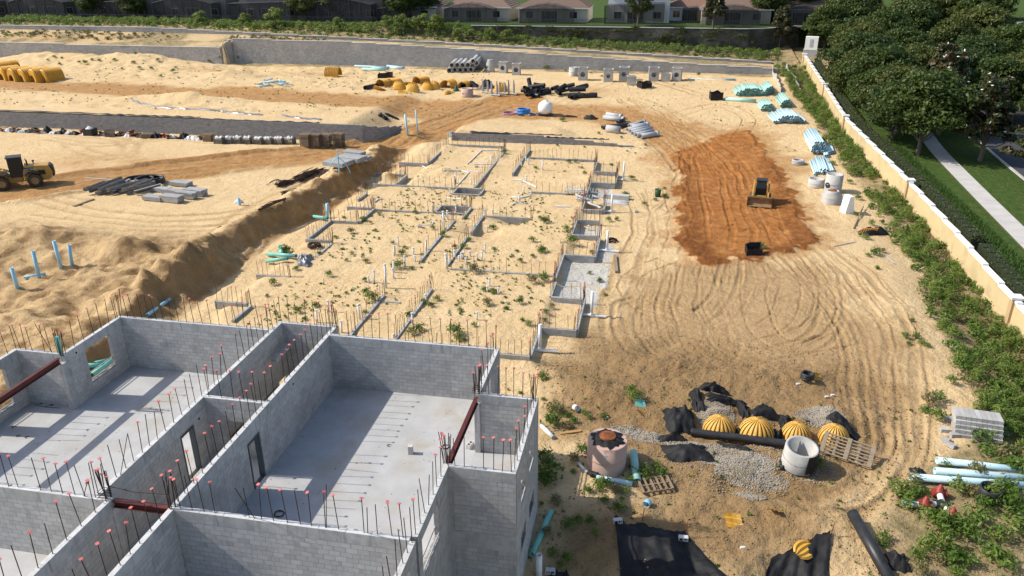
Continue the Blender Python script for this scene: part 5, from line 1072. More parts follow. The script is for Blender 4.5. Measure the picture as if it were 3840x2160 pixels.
def precast_box(x, y, w, h, label, hole=.32, side='f', t=(2, 0)):
    p = C(*t, x, y); o = empty('inlet_box', p, R_(random.uniform(-8, 8)), label, 'precast box'); k = w/2; hz = h*.5; n = 20; b = MB(); T = .16
    for s in (-1, 1): b.box(s*k-(T if s > 0 else 0), -k, 0, s*k+(T if s < 0 else 0), k, h)
    b.box(-k+T, k-T, 0, k-T, k, h); b.box(-k+T, -k+T, 0, k-T, k-T, .1)
    if hole:   # front panel with a round opening
        ring = [(hole*w*math.cos(2*math.pi*i/n), hz+hole*w*math.sin(2*math.pi*i/n)) for i in range(n)]; kk = k-T
        for yy in (-k, -k+T):
            vs = []; fs = []
            for i in range(n):
                a = 2*math.pi*i/n; ca, sa = math.cos(a), math.sin(a); s = min(kk/max(abs(ca), 1e-6), (hz if sa < 0 else h-hz)/max(abs(sa), 1e-6)); vs += [(ring[i][0], yy, ring[i][1]), (ca*s, yy, hz+sa*s)]
            for i in range(n): j = (i+1) % n; fs.append((2*i, 2*i+1, 2*j+1, 2*j))
            b.add(vs, fs)
        b.add([(q[0], yy, q[1]) for yy in (-k, -k+T) for q in ring], [(i, (i+1) % n, n+(i+1) % n, n+i) for i in range(n)])
        for (sx_, sz) in ((-1, 0), (1, 0), (-1, 1), (1, 1)):
            b.add([(sx_*kk*.7, -k+.001, sz*h), (sx_*kk, -k+.001, sz*h), (sx_*kk, -k+.001, h*.25 if sz == 0 else h*.75)], ((0, 1, 2),))
    else: b.box(-k+T, -k, 0, k-T, -k+T, h)
    b.build('box_wall', M_RCP, o); m = MB(); m.box(-k-.05, -k-.05, h, k+.05, -k+T, h+.1); m.box(-k-.05, k-T, h, k+.05, k+.05, h+.1); m.box(-k-.05, -k+T, h, -k+T, k-T, h+.1); m.box(k-T, -k+T, h, k+.05, k-T, h+.1); m.build('rim', M_RCP, o); return o
for (x, y, w, h, ho, t, lab) in ((2490, 732, 1.4, 1.9, .3, (1, 0), 'concrete inlet box with a round hole right of the cone manhole'), (45, 752, 1.4, 1.9, .3, (2, 0), 'concrete inlet box with a side hole second right of the cone manhole'), (713, 803, 1.6, 2.0, .27, (2, 0), 'concrete inlet box right of the round barrel with a hole on its left side'), (967, 820, 1.6, 2.0, .22, (2, 0), 'concrete inlet box with a small hole in the middle of the row'), (1125, 803, 1.65, 2.1, .24, (2, 0), 'concrete inlet box standing behind the low blank box'), (1202, 850, 1.5, 1.3, 0, (2, 0), 'low blank concrete box nearest to the black silt bag'), (1422, 810, 1.7, 2.1, .25, (2, 0), 'concrete inlet box left of the last pair in the row'), (1545, 814, 1.5, 1.2, 0, (2, 0), 'low blank concrete box between the last two tall boxes'), (1655, 810, 1.55, 2.05, .26, (2, 0), 'rightmost tall concrete inlet box of the row')): precast_box(x, y, w, h, lab, ho, t=t)
def barrel(name, label, p, r, h, m=None, cone=False, hole=None, wall=.14, cover=False):
    o = empty(name, p, 0, label, 'manhole'); b = MB()
    prof = [(r, 0), (r, h)] if not cone else [(r, 0), (r, h*.62), (r*.62, h*.95), (r*.62, h)]
    top = prof[-1][0]; prof += [(top-wall, h), (top-wall, .05), (0, .05)]; b.lathe(prof, 28); b.build('barrel', m or M_RCP, o)
    b = MB(); b.lathe([(r+.02, h*.45), (r+.025, h*.47), (r+.02, h*.49)], 28); b.build('joint', m or M_RCP, o)
    if hole: q = MB(); q.tube([(hole[0]*(r-.05), hole[1]*(r-.05), h*.42), (hole[0]*(r+.015), hole[1]*(r+.015), h*.42)], hole[2], 16); q.build('port', M_HDPE, o)
    if cover: q = MB(); q.lathe([(0, h+.08), (.33, h+.08), (.37, h+.02), (.37, h)], 20); q.build('cover', M_RUST, o)
    return o
M_RUST = mat('rusty_iron', (.26, .085, .03), (.17, .055, .022), rough=.85, sc=6, bump=.01)
barrel('cone_manhole', 'pale concrete manhole with cone top beside the stacked concrete pipes', C(1, 0, 2360, 722), .8, 2.2, cone=True, hole=(-.75, -.66, .28)); barrel('manhole_barrel', 'open round concrete barrel left of the inlet box row', C(2, 0, 617, 762), .8, 1.5)
barrel('manhole_barrel', 'pink concrete manhole ring among the yellow chambers', C(1, 0, 2125, 968), .95, 1.25, M_PINK, hole=(-.5, -.86, .13))
barrel('manhole_ring', 'low round concrete ring left of the tall concrete cylinder', C(3, 1, 480, 425), .82, .85); barrel('manhole_barrel', 'tall open concrete cylinder with a side port beside the yellow wall bank', C(3, 1, 648, 480), .85, 1.9, hole=(-.82, -.57, .3))
barrel('manhole_cone', 'squat concrete manhole with a rust-brown lid before the tall cylinder', C(3, 1, 635, 590), .98, 1.25, cone=True, cover=True)
p = C(3, 1, 300, 200); o = empty('ring_stack', p, 0, 'stack of thin grey rings on the sand near the clay pad', 'rings')
for k in range(3): b = MB(); b.lathe([(.62, 0), (.7, .03), (.7, .13), (.62, .16), (.52, .16), (.52, 0), (.62, 0)], 24, (0, 0, .17*k)); b.build('ring', M_GREYP, o)
p = C(3, 1, 790, 690); b = MB(); b.prism([(-.45, 0), (.45, 0), (.4, .35), (.2, 1.6), (-.2, 1.6), (-.4, .35)], -.55, .55, Matrix(((1, 0, 0, 0), (0, 0, 1, 0), (0, 1, 0, 0), (0, 0, 0, 1)))); b.lathe([(.3, .555), (.35, .6), (.26, .62), (.22, .56)], 16); b.v = [(v[0], v[1], v[2]) for v in b.v]
b2 = MB(); b2.prism([(-.45, 0), (.45, 0), (.42, .35), (.2, 1.7), (-.2, 1.7), (-.42, .35)], -.5, .5, Matrix(((1, 0, 0, 0), (0, 0, 1, 0), (0, 1, 0, 0), (0, 0, 0, 1)))); tag(b2.build('road_barrier', M_WHT, loc=p, rot=(0, 0, R_(20))), 'white tapered traffic barrier standing below the concrete manholes', 'barrier')
# black corrugated pipe heaps
_cm = {}
def corr(L, r):
    k = (round(L, 1), r)
    if k not in _cm:
        b = MB(); n = int(L/.09); pr = []
        for i in range(n+1): pr += [(r*(1.0 if i % 2 else .9), L*i/n)]
        b.lathe(pr+[(r*.8, L), (r*.8, 0), (r*.9, 0)], 14); _cm[k] = b.mesh('corrugated_pipe', M_HDPE)
    return _cm[k]
def cpipe(label, a, d, L, r, group=None):
    o = inst('corrugated_pipe', corr(L, r), a); o.rotation_euler = Vector(d).to_track_quat('Z', 'Y').to_euler(); return tag(o, label, 'pipe', group)
r = random.Random(12)
for k in range(24):
    c = C(2, 0, r.uniform(80, 480), r.uniform(925, 975)); a = r.uniform(0, 6.28); z = .3+(.5*r.random() if k > 8 else 0)+(.55 if k > 17 else 0)
    cpipe('black corrugated pipe piece in the large heap on the far sand', (c.x, c.y, zat(c.x, c.y)+z), (math.cos(a), math.sin(a), r.uniform(-.15, .35)), r.uniform(1.6, 2.6), .32, 'black pipes, large heap')
c = C(2, 0, 190, 930); cpipe('black corrugated pipe standing tilted in the large heap', (c.x, c.y, c.z+.4), (-.25, .3, .9), 1.9, .36)
for k, (x, y, a, z) in enumerate(((560, 985, .15, .3), (575, 960, .1, .9), (600, 1005, 1.2, .35), (690, 985, .25, .3), (650, 960, 1.0, 1.1))):
    c = C(2, 0, x, y); cpipe('black corrugated pipe in the small crossed heap right of the large one', (c.x, c.y, zat(c.x, c.y)+z), (math.cos(a), math.sin(a), .05), 2.6, .4, 'black pipes, small heap')
# yellow drainage chambers
def chamber(L=2.3, w=2.0, h=1.25, end=None, n=14, ribs=9):
    b = MB(); P_ = []; N = ribs*4
    for i in range(N+1):
        x = L*i/N; s = 1+.045*(1 if (i % 4) in (0, 1) else -1); P_.append([(x, s*w/2*math.cos(math.pi*k/n), max(0, s*h*max(0.0, math.sin(math.pi*k/n))**.8)) for k in range(n+1)])
    b.grid(P_, False)
    if end == 'plate':
        oo = [(w/2*math.cos(math.pi*k/n), h*max(0.0, math.sin(math.pi*k/n))**.8) for k in range(n+1)]; ii = [(w*.27*math.cos(math.pi*k/n)+.0, h*.5*max(0.0, math.sin(math.pi*k/n))**.8) for k in range(n+1)]
        b.grid([[(0.02, q[0], q[1]) for q in oo], [(-.12, q[0]*.85, q[1]*.9) for q in oo], [(-.1, q[0], q[1]) for q in ii], [(.1, q[0], q[1]) for q in ii]], False)
    return b
def domecap(w=2.0, h=1.25, d=.75, n=22):
    b = MB(); P_ = []
    for j in range(9):
        t = j/8*math.pi/2; row = []
        for k in range(n+1):
            a = math.pi*k/n; ct = max(0.0, math.cos(t)); sa = max(0.0, math.sin(a)); s = 1+.075*(1 if k % 2 else -1)*ct; row.append((-d*math.sin(t), s*w/2*math.cos(a)*ct**.7, s*h*sa**.85*ct**.7))
        P_.append(row)
    b.grid(P_, False); return b
M_CHAMD = mat('dirty_chamber', (.28, .125, .02), (.2, .095, .02), rough=.7, sc=3); M_CHAMP = mat('pale_chamber_rib', (.64, .38, .09), (.58, .31, .05), rough=.55, sc=3)
def pumpkin(R0=1.08, h=1.35, n=19, rib=True):
    b = MB()
    for k in range(n):
        a0 = 2*math.pi*(k+(.0 if rib else .5))/n; hw = math.pi/n*(.62 if rib else .5); P_ = []
        for j in range(10):
            t = (j/9)**.8*math.pi/2; r_ = R0*math.sin(t)*(1.0 if rib else .93); z = h*math.cos(t)**.85*(1.0 if rib else .95) if math.cos(t) > 0 else 0
            q = hw if j else hw*.6; P_.append([(r_*math.cos(a0-q)*(.97 if rib else 1), r_*math.sin(a0-q)*(.97 if rib else 1), z*(.985 if rib else 1)), (r_*math.cos(a0), r_*math.sin(a0), z), (r_*math.cos(a0+q)*(.97 if rib else 1), r_*math.sin(a0+q)*(.97 if rib else 1), z*(.985 if rib else 1))])
        b.grid(P_, True)
    return b
CH_O = chamber().mesh('chamber', M_CHAM); CH_P = chamber(end='plate').mesh('chamber', M_CHAM); CH_D = domecap().mesh('end_cap', M_CHAM); PK_R = pumpkin().mesh('dome_ribs', M_CHAMP); PK_G = pumpkin(rib=False).mesh('dome', M_CHAMD); CH_L = chamber(2.5, 2.3, 1.85, 'plate', ribs=8).mesh('chamber', M_CHAM)
def cham(me, label, p, rz, sc=1.0, group=None, tilt=(0, 0), nm='drainage_chamber', dz=0):
    o = inst(nm, me, (p[0], p[1], p[2]+dz), (tilt[0], tilt[1], rz)); o.scale = (sc,)*3 if not hasattr(sc, '__len__') else sc; return tag(o, label, 'chamber', group)
for k, (x, y) in enumerate(((25, 808), (125, 818), (225, 822), (335, 824), (445, 828))):
    cham(CH_L, ['leftmost orange chamber of the nested row at the left edge', 'second orange chamber of the row at the left edge', 'middle orange chamber of the row at the left edge', 'fourth orange chamber of the row at the left edge', 'rightmost orange chamber of the row at the left edge'][k], C(0, 0, x, y), R_(70), 1.22)
for k, (x, y) in enumerate(((20, 745), (-60, 760))): cham(CH_L, ('orange chamber behind the left edge row', 'orange chamber cut by the left picture edge')[k], C(0, 0, x, y), R_(70), 1.2)
cham(CH_O, 'single yellow chamber lying side on below the far blue pipes', C(1, 0, 708, 762), R_(5), 1.12)
for k, (me, x, y, rz, s, lab) in enumerate(((CH_O, 1250, 880, 65, 1.0, 'yellow chamber with its open end by the black culvert pipe'), (CH_D, 1450, 893, 80, 1.15, 'yellow ribbed end dome left of the centre of the chamber row'), (CH_D, 1582, 918, 85, 1.15, 'frontmost yellow ribbed end dome of the chamber row'), (CH_O, 1615, 850, 60, 1.0, 'yellow chamber behind the frontmost end dome'), (CH_D, 1730, 898, 75, 1.0, 'yellow end dome in the pair right of the centre'), (CH_D, 1795, 890, 100, 1.0, 'second yellow end dome of the pair right of the centre'), (CH_O, 1905, 890, 75, 1.02, 'yellow chamber with open arch left of the pink ring'), (CH_O, 2075, 890, 80, .8, 'small yellow chamber arch behind the pink ring'), (CH_D, 2465, 915, 95, 1.1, 'yellow end dome behind the grey conduit frames'), (CH_O, 1340, 865, 55, .95, 'second yellow chamber behind the open-ended one'))):
    cham(me, lab, C(1, 0, x, y), R_(rz), s)
def shard(label, p, s, seed, m=None, rot=(0, 0, 0), nm='chamber_piece'):
    q = random.Random(seed); b = MB(); P_ = [[(s*(i-2)*.25, s*(j-2.5)*.2*(1-.08*abs(i-2)), s*(.12*((j % 2))+.05*math.cos(i))) for j in range(6)] for i in range(5)]; b.grid(P_, False); b.grid([[(a, c, d-.02*s) for a, c, d in r_] for r_ in P_], False); return tag(b.build(nm, m or M_CHAM, loc=(p[0], p[1], p[2]+.05*s), rot=rot), label, 'plastic')
for k, (x, y, s, ro, lab) in enumerate(((1240, 905, 1.9, (-.5, .3, .4), 'curved yellow chamber piece lying before the open chamber'), (1475, 935, 1.4, (.2, 0, .2), 'flat yellow piece on the orange sand before the end domes'), (1530, 855, 1.7, (-.6, 0, .7), 'upright yellow piece behind the end domes'), (1965, 935, 1.2, (.1, .1, .5), 'flat yellow piece left of the pink ring'))): shard(lab, C(1, 0, x, y), s, k, rot=ro)
p = C(1, 0, 1912, 945); b = MB(); b.lathe([(0, .35), (.5, .35), (.52, .1), (.6, 0)], 18); tag(b.build('plastic_tub', M_CHAM, loc=p), 'yellow tub left of the pink manhole ring', 'tub')
lay('corrugated_pipe', 'black culvert pipe lying left of the yellow chambers', C(1, 0, 1100, 905), C(1, 0, 1220, 880), .38, .33, M_HDPE)
# grey conduit frames
for k, (x, y) in enumerate(((2280, 935), (2370, 962), (2450, 945), (2540, 950))):
    p = C(1, 0, x, y); b = MB()
    for dx_ in (0, .9): b.tube([(dx_, 0, .15), (dx_, 0, 1.9+.4*(k % 2))], .11, 8); b.tube([(dx_, .25, .15), (dx_, .25, 1.7)], .09, 8)
    b.tube([(-.1, 0, .14), (1.5, -.1, .14)], .12, 8); b.tube([(-.1, .3, .14), (1.5, .3, .14)], .1, 8)
    tag(b.build('conduit_assembly', M_GREYP, loc=p, rot=(0, 0, R_(-12))), ['leftmost grey conduit frame with upright legs by the pink ring', 'frontmost grey conduit frame with upright legs', 'third grey conduit frame among the chambers', 'rightmost grey conduit frame next to the black pipe heap'][k], 'conduit')
M_BAG = mat('black_fabric', (.011, .011, .012), (.022, .022, .022), rough=.6, sc=5, bump=.03, bsc=5, spec=.2)
def crumple(name, label, p, sx_, sy, h, seed, m=None, cat='tarp', rz=0, n=14, spread=1.0):
    P_ = []
    for i in range(n+1):
        row = []
        for j in range(n+1):
            u, v = i/n*2-1, j/n*2-1; rr = max(abs(u), abs(v)); d = float(fbm(np.array([u*2.2+seed*7.1]), np.array([v*2.2+seed*3.3]), 1.0, 4, seed)[0]); edge_ = 1+.5*(float(vnoise(np.array([math.atan2(v, u)*1.7+seed]), np.array([seed*1.0]), .6, seed)[0])-.5)
            row.append((u*sx_*edge_, v*sy*edge_, h*(1-rr**2)*(.3+1.3*d)+.03+.12*h*(d-.5)))
        P_.append(row)
    c, s = math.cos(rz), math.sin(rz); G_ = []
    for row in P_: G_.append([(p[0]+x*c-y*s, p[1]+x*s+y*c, zat(p[0]+x*c-y*s, p[1]+x*s+y*c)+z) for x, y, z in row])
    b = MB(); b.grid([[(q[0]-p[0], q[1]-p[1], q[2]-p[2]) for q in row] for row in G_]); return tag(b.build(name, m or M_BAG, loc=tuple(p)), label, cat)
def fabric_box(label, p, w, h, rz=0, seed=0):
    q = random.Random(seed); b = MB(); k = w/2; hs = [h*q.uniform(.7, 1.1) for _ in range(12)]; pts = []
    for i in range(12):
        t = i/12*4; s = int(t); f = t-s; c = [(-k, -k), (k, -k), (k, k), (-k, k), (-k, -k)]; pts.append((c[s][0]+(c[s+1][0]-c[s][0])*f, c[s][1]+(c[s+1][1]-c[s][1])*f))
    vs = [(x, y, 0) for x, y in pts]+[(x*1.03, y*1.03, z) for (x, y), z in zip(pts, hs)]+[(x*.97, y*.97, z-.01) for (x, y), z in zip(pts, hs)]+[(x*.95, y*.95, .02) for x, y in pts]
    fs = []
    for L_i in range(3): fs += [(L_i*12+i, L_i*12+(i+1) % 12, (L_i+1)*12+(i+1) % 12, (L_i+1)*12+i) for i in range(12)]
    b.add(vs, fs); return tag(b.build('silt_guard', M_BAG, loc=p, rot=(0, 0, rz)), label, 'silt guard')
fabric_box('low black fabric box on the far sand left of the stacked concrete pipes', C(1, 0, 1302, 778), 2.2, .8, .1, 1); fabric_box('sagging black fabric box in front of the low concrete box', C(2, 0, 1330, 880), 1.8, 1.0, .5, 2); fabric_box('square black fabric box beside the single thick aqua pipe', C(2, 0, 2050, 1000), 1.8, 1.25, .1, 3)
p = C(2, 1, 2425, 1105); fabric_box('black fabric box at the lower edge of the orange clay pad', p, 1.2, .8, .05, 4)
crumple('black_sheet', 'heap of black sheeting behind the pink ring', C(1, 0, 2155, 868), 1.4, .9, .8, 3); crumple('black_sheet', 'black sheeting bundle between the conduit frames', C(1, 0, 2325, 880), 1.1, .9, 1.1, 5); crumple('black_sheet', 'black scrap on the terrace left of the ramp', C(1, 0, 1280, 1182), .7, .5, .5, 6); crumple('black_sheet', 'flat black scrap on the terrace edge beside the ramp', C(1, 0, 1370, 1178), 1.0, .4, .3, 7)
crumple('black_sheet', 'black scrap left of the two long grey pipes', C(2, 0, 790, 1195), 1.0, .5, .5, 8); crumple('black_sheet', 'flat dark board and scrap right of the white tank', C(2, 0, 580, 1178), 1.1, .35, .25, 9)
for k in range(3): p = C(1, 0, 2230+k*60, 905-k*12); b = MB(); b.cbox((0, 0, .1+.06*k), (2.6, .3, .06), (0, 0, .1*k)); tag(b.build('plank', mat('grey_plank', (.25, .25, .25), (.18, .18, .18), rough=.9), loc=p), 'grey plank lying between the pink ring and the conduit frames', 'plank', 'grey planks')
b = MB(); p = C(1, 0, 2015, 915); b.lathe([(0, .0), (.5, 0), (.45, .3), (.2, .6), (.25, .8), (0, .85)], 9); tag(b.build('green_sack', mat('green_plastic', (.03, .13, .09), (.02, .08, .06), rough=.5), loc=p), 'dark green sack between the open chamber and the pink ring', 'sack')
# white tank, blue coil, stand pipes
p = C(2, 0, 335, 1160); o = empty('water_tank', p, 0, 'round white water tank on a small frame at the road bend', 'tank'); b = MB(); b.lathe([(.0, .25), (.7, .28), (1.0, .6), (1.08, 1.1), (.95, 1.65), (.55, 2.0), (.3, 2.05), (.3, 2.16), (0, 2.18)], 24); b.build('vessel', M_WHT, o); b = MB(); b.box(-1.0, -.7, .0, 1.0, .7, .22); b.tube([(-.9, 0, .2), (-2.2, -.1, .2)], .06, 6); b.build('frame', M_BLK, o)
def hosecoil(label, p, R0, wr, turns, m, h=.3, seed=2, nm='hose_coil'):
    q = random.Random(seed); pts = []
    for i in range(turns*20):
        t = i/20*6.283; k = R0*(1+q.uniform(-.05, .05)); pts.append((k*math.cos(t), k*math.sin(t), wr+h*(i/(turns*20))+q.uniform(0, .03)))
    b = MB(); b.tube(pts, wr, 6); return tag(b.build(nm, m, loc=p), label, 'hose')
M_BLUE = mat('blue_hose', (.05, .22, .55), (.04, .18, .48), rough=.4); M_MAUVE = mat('mauve_hose', (.42, .2, .35), (.36, .16, .3), rough=.4)
hosecoil('bright blue hose coil left of the white tank', C(2, 0, 115, 1150), .95, .09, 6, M_BLUE, .7); hosecoil('mauve hose coil at the left of the blue coil', C(1, 0, 2560, 1150), 1.1, .05, 4, M_MAUVE, .2, 5)
b = MB(); a, c = C(2, 0, 180, 1165), C(2, 0, 310, 1160); b.tube(smooth_path([(0, 0, .05), ((c.x-a.x)*.3, (c.y-a.y)*.3+.3, .25), ((c.x-a.x)*.7, (c.y-a.y)*.7-.3, .1), (c.x-a.x, c.y-a.y, .2)], 5), .05, 6); tag(b.build('hose', M_BLUE, loc=a), 'loose blue hose between coil and white tank', 'hose')
def stand(label, i, j, base, top, r, m, white=False):
    p = C(i, j, *base); d = ray(i*960+top[0]/2.68333, j*540+top[1]/2.68333); t = p.y/d.y; q = Vector((d.x*t, p.y, CH+d.z*t)); return lay('stand_pipe', label, p-Vector((0, 0, .5)), q, r, r*.84, m, 'pipe', lift=False)
for (i, j, b_, t_, lab) in ((0, 1, (180, 1449), (115, 1245), 'leftmost leaning blue stand pipe in the excavated sand'), (0, 1, (395, 1350), (330, 1075), 'tallest leaning blue stand pipe in the excavated sand'), (0, 1, (615, 1240), (540, 975), 'third leaning blue stand pipe behind the tallest one'), (0, 1, (720, 1210), (693, 1015), 'rightmost blue stand pipe of the excavated sand'), (1, 0, (1530, 1362), (1500, 1150), 'left blue stand pipe beside the clay ramp'), (1, 0, (1632, 1350), (1605, 1105), 'thin right stand pipe beside the clay ramp'), (1, 1, (718, 745), (714, 598), 'blue stand pipe at the foundation edge by the ditch'), (0, 1, (2418, 615), (2395, 540), 'short stand pipe with a white bag on the open sand')): stand(lab, i, j, b_, t_, .135 if 'thin' not in lab else .09, M_PVCB)
crumple('white_bag', 'white bag tied on the short stand pipe', C(0, 1, 2400, 590, 0)+Vector((0, 0, .9)), .3, .3, .35, 4, mat('white_bag', (.7, .7, .68), (.6, .6, .6), rough=.6, bump=.02, bsc=8), 'bag')
lay('drain_pipe', 'blue pipe lying under the leaning stand pipes', C(0, 1, 250, 1362), C(0, 1, 455, 1325), .14, .12, M_PVCB)
for k, (a, b_, lab) in enumerate((((570, 750), (725, 785), 'blue pipe lying by the foundation edge stand pipe'), ((115, 1130), (410, 1170), 'aqua pipe crossing behind the weeds at the foundation corner'), ((110, 1205), (325, 1195), 'front aqua pipe at the foundation corner'), ((240, 1050), (265, 1150), 'steep aqua pipe poking out of the weeds at the foundation corner'))): lay('drain_pipe', lab, C(1, 1, *a, .1), C(1, 1, *b_, .25), .15, .13, M_PVCG)
for k, (a, b_) in enumerate((((905, 810), (1040, 745)), ((930, 900), (1145, 735)))):
    pass
for k, (a, b_) in enumerate((((890, 800), (1050, 800)), ((930, 895), (1140, 738)), ((960, 780), (1080, 750)))):
    p, q = C(0, 2, *a), C(0, 2, *b_); lay('drain_pipe', 'aqua pipe lying outside the left room window', p, q, .15, .13, M_PVCG, group='aqua pipes outside the window')
p, q = C(0, 2, 1480, 290), C(0, 2, 1710, 125); lay('drain_pipe', 'long blue pipe in the ditch behind the building', p, q, .12, .1, M_PVCB)
# ------------------------------------------------------------------ left yard: steel, lintels, hose, rebar
M_DSTEEL = mat('weathered_steel', (.27, .26, .245), (.17, .16, .15), rough=.75, sc=3, metal=.3, rnd=.2, c3=(.22, .16, .10), sc3=2); M_LINT = mat('lintel_concrete', (.33, .33, .325), (.26, .26, .258), rough=.9, sc=3, rnd=.12); M_WOOD = mat('weathered_wood', (.27, .20, .13), (.19, .14, .09), rough=.9, sc=4, rnd=.2, bump=.004)
r = random.Random(21)
def channel(L, w=.32, h=.32, t=.04):
    b = MB(); b.box(0, -w/2, 0, L, -w/2+t, h); b.box(0, w/2-t, 0, L, w/2, h); b.box(0, -w/2+t, 0, L, w/2-t, t); return b
CHM = [channel(l).mesh('steel_channel', M_DSTEEL) for l in (2.4, 2.9, 3.3)]
for k in range(14):
    x = 860+k*38; p = C(0, 1, x, 520-r.uniform(0, 30)); a = R_(r.uniform(52, 78)); o = inst('steel_channel', CHM[k % 3], (p.x, p.y, zat(p.x, p.y)+(.04 if k % 2 else .4)), (r.choice((0, R_(90), R_(180))) if k % 3 else 0, -R_(r.uniform(0, 9)), a)); o.location.z += .3 if o.rotation_euler.x > .1 else 0
    tag(o, 'dark steel channel in the jumbled pile beside the black hose coil', 'steel', 'steel channel pile')
p, q = C(0, 1, 880, 415), C(0, 1, 1440, 425); b = MB(); b.tube([(0, 0, .8), (q.x-p.x, q.y-p.y, .55)], .07, 8); tag(b.build('steel_tube', M_GREYP, loc=p), 'long thin grey tube laid across the steel channel pile', 'tube')
p, q = C(0, 1, 745, 632), C(0, 1, 940, 560); b = MB(); b.box(0, -.15, 0, (q-p).length, .15, .1); tag(b.build('plank', M_WOOD, loc=p+Vector((0, 0, .02)), rot=(0, 0, math.atan2(q.y-p.y, q.x-p.x))), 'single plank on the sand before the steel channel pile', 'plank')
hosecoil('big loose black hose coil behind the steel channel pile', C(0, 1, 1400, 395), 1.5, .13, 3, M_HDPE, .35, 7); hosecoil('second black hose coil lying over the right end of the first', C(0, 1, 1520, 405), 1.35, .14, 3, M_HDPE, .6, 8)
def bundle(label, p, nx_, nz, L, rz, m, s=.2, nm='lintel', rnd=True):
    for k in range(nz):
        for i in range(nx_):
            key = (round(L, 2), s, m.name)
            if key not in _pm: b = MB(); b.box(-L/2, -s/2+.006, 0, L/2, s/2-.006, s-.012); _pm[key] = b.mesh(nm, m)
            ox = (i-(nx_-1)/2)*s; tag(inst(nm, _pm[key], (p[0]-ox*math.sin(rz)+r.uniform(-.06, .06), p[1]+ox*math.cos(rz), zat(p[0], p[1])+.08+k*s), (0, 0, rz+r.uniform(-.015, .015))), label, 'lintel', label[:40])
for k, (x, y, nx_, nz, lab) in enumerate(((1555, 565, 5, 2, 'grey concrete lintel in the front left bundle of the lintel yard'), (1735, 580, 5, 3, 'grey concrete lintel in the frontmost tall bundle'), (1880, 545, 4, 3, 'grey concrete lintel in the middle right bundle'), (1975, 515, 5, 3, 'grey concrete lintel in the rightmost bundle'), (1625, 480, 4, 2, 'grey concrete lintel in the rear left bundle'), (1825, 420, 5, 2, 'grey concrete lintel in the rear upper bundle'), (1740, 500, 4, 2, 'grey concrete lintel in the centre bundle'))): bundle(lab, C(0, 1, x, y), nx_, nz, 2.2, R_(-8), M_LINT)
for k, (x, y, nx_, nz, L, lab) in enumerate(((830, 215, 9, 2, 2.6, 'grey lintel in the left heap on the spoil ridge'), (960, 170, 8, 2, 3.0, 'grey lintel in the middle heap on the spoil ridge'), (990, 140, 5, 3, 2.6, 'grey lintel in the upper heap on the spoil ridge'), (1060, 165, 4, 2, 2.2, 'grey lintel in the right heap on the spoil ridge'))): bundle(lab, C(1, 1, x, y), nx_, nz, L, R_(-14), M_LINT, .24)
def barpile(label, p, q, n, w, seed, h=.35):
    rr = random.Random(seed); b = MB(); d = Vector(q)-Vector(p)
    for i in range(n):
        a = rr.uniform(0, .25); e = rr.uniform(.75, 1.1); ow = rr.gauss(0, w); o2 = ow+rr.gauss(0, w*.7); nrm = Vector((-d.y, d.x, 0)).normalized(); A_ = d*a+nrm*ow; B_ = d*e+nrm*o2
        M_ = (A_+B_)/2+nrm*rr.gauss(0, w*.6); b.tube([(A_.x, A_.y, rr.uniform(.02, h)), (M_.x, M_.y, rr.uniform(.05, h*1.5)), (B_.x, B_.y, rr.uniform(0, h))], .035, 4, False)
    return tag(b.build('rebar_pile', M_REBAR, loc=p), label, 'rebar')
for k, (a, b_, n, w, lab) in enumerate((((380, 395), (640, 275), 60, .35, 'large heap of black rebar on the spoil ridge'), ((250, 515), (590, 400), 50, .3, 'long black rebar bundle below the large heap on the ridge'), ((200, 440), (350, 385), 45, .5, 'tangle of thin black bars left of the large heap'), ((620, 270), (820, 250), 40, .35, 'wire scrap between rebar heap and lintels'), ((600, 330), (720, 340), 25, .35, 'short black bars right of the large heap'))): barpile(lab, C(1, 1, *a), C(1, 1, *b_), n, w, k)
for k, (i, j, a, b_, n, lab) in enumerate(((1, 1, (0, 680), (300, 550), 12, 'long thin black bars lying along the ridge foot'), (0, 1, (2200, 840), (2360, 790), 18, 'small twist of black wire on the ridge shoulder'))): barpile(lab, C(i, j, *a), C(i, j, *b_), n, .12, 30+k, .15)
p = C(1, 1, 840, 300); b = MB(); b.tube([(0, 0, 0), (0, 0, 2.6)], .07, 6); b.tube(smooth_path([(-1.3, .2, .1), (-.8, 0, 1.1), (0, 0, 1.7), (.8, 0, 1.1), (1.2, .1, .1)], 4), .05, 5); tag(b.build('hose_stand', M_PVCB, loc=p), 'upright post with a drooping blue hose by the lintel heaps', 'post')
# pallets and the scrap row under the dark wall
def palletmesh(L=1.2, Wd=1.0, n=6):
    b = MB()
    for i in range(n): x = -L/2+(L-.1)*i/(n-1); b.box(x, -Wd/2, .1, x+.1, Wd/2, .122)
    for i in range(3): y = -Wd/2+(Wd-.05)*i/2; b.box(-L/2, y, .02, L/2, y+.05, .1)
    for i in range(3): x = -L/2+(L-.1)*i/2; b.box(x, -Wd/2, 0, x+.1, Wd/2, .02)
    return b
PALM = palletmesh().mesh('pallet', M_WOOD)
for k, (x, n, lab) in enumerate(((497, 12, 'brown pallet in the leftmost tall stack by the dark wall'), (598, 12, 'brown pallet in the second tall stack by the dark wall'), (703, 12, 'brown pallet in the third tall stack by the dark wall'), (830, 13, 'brown pallet in the rightmost tall stack by the dark wall'))):
    p = C(1, 1, x, 26)
    for i in range(n): tag(inst('pallet', PALM, (p.x+r.uniform(-.03, .03), p.y+.3+r.uniform(-.03, .03), p.z+i*.132), (0, 0, R_(-4)+r.uniform(-.03, .03))), lab, 'pallet', lab)
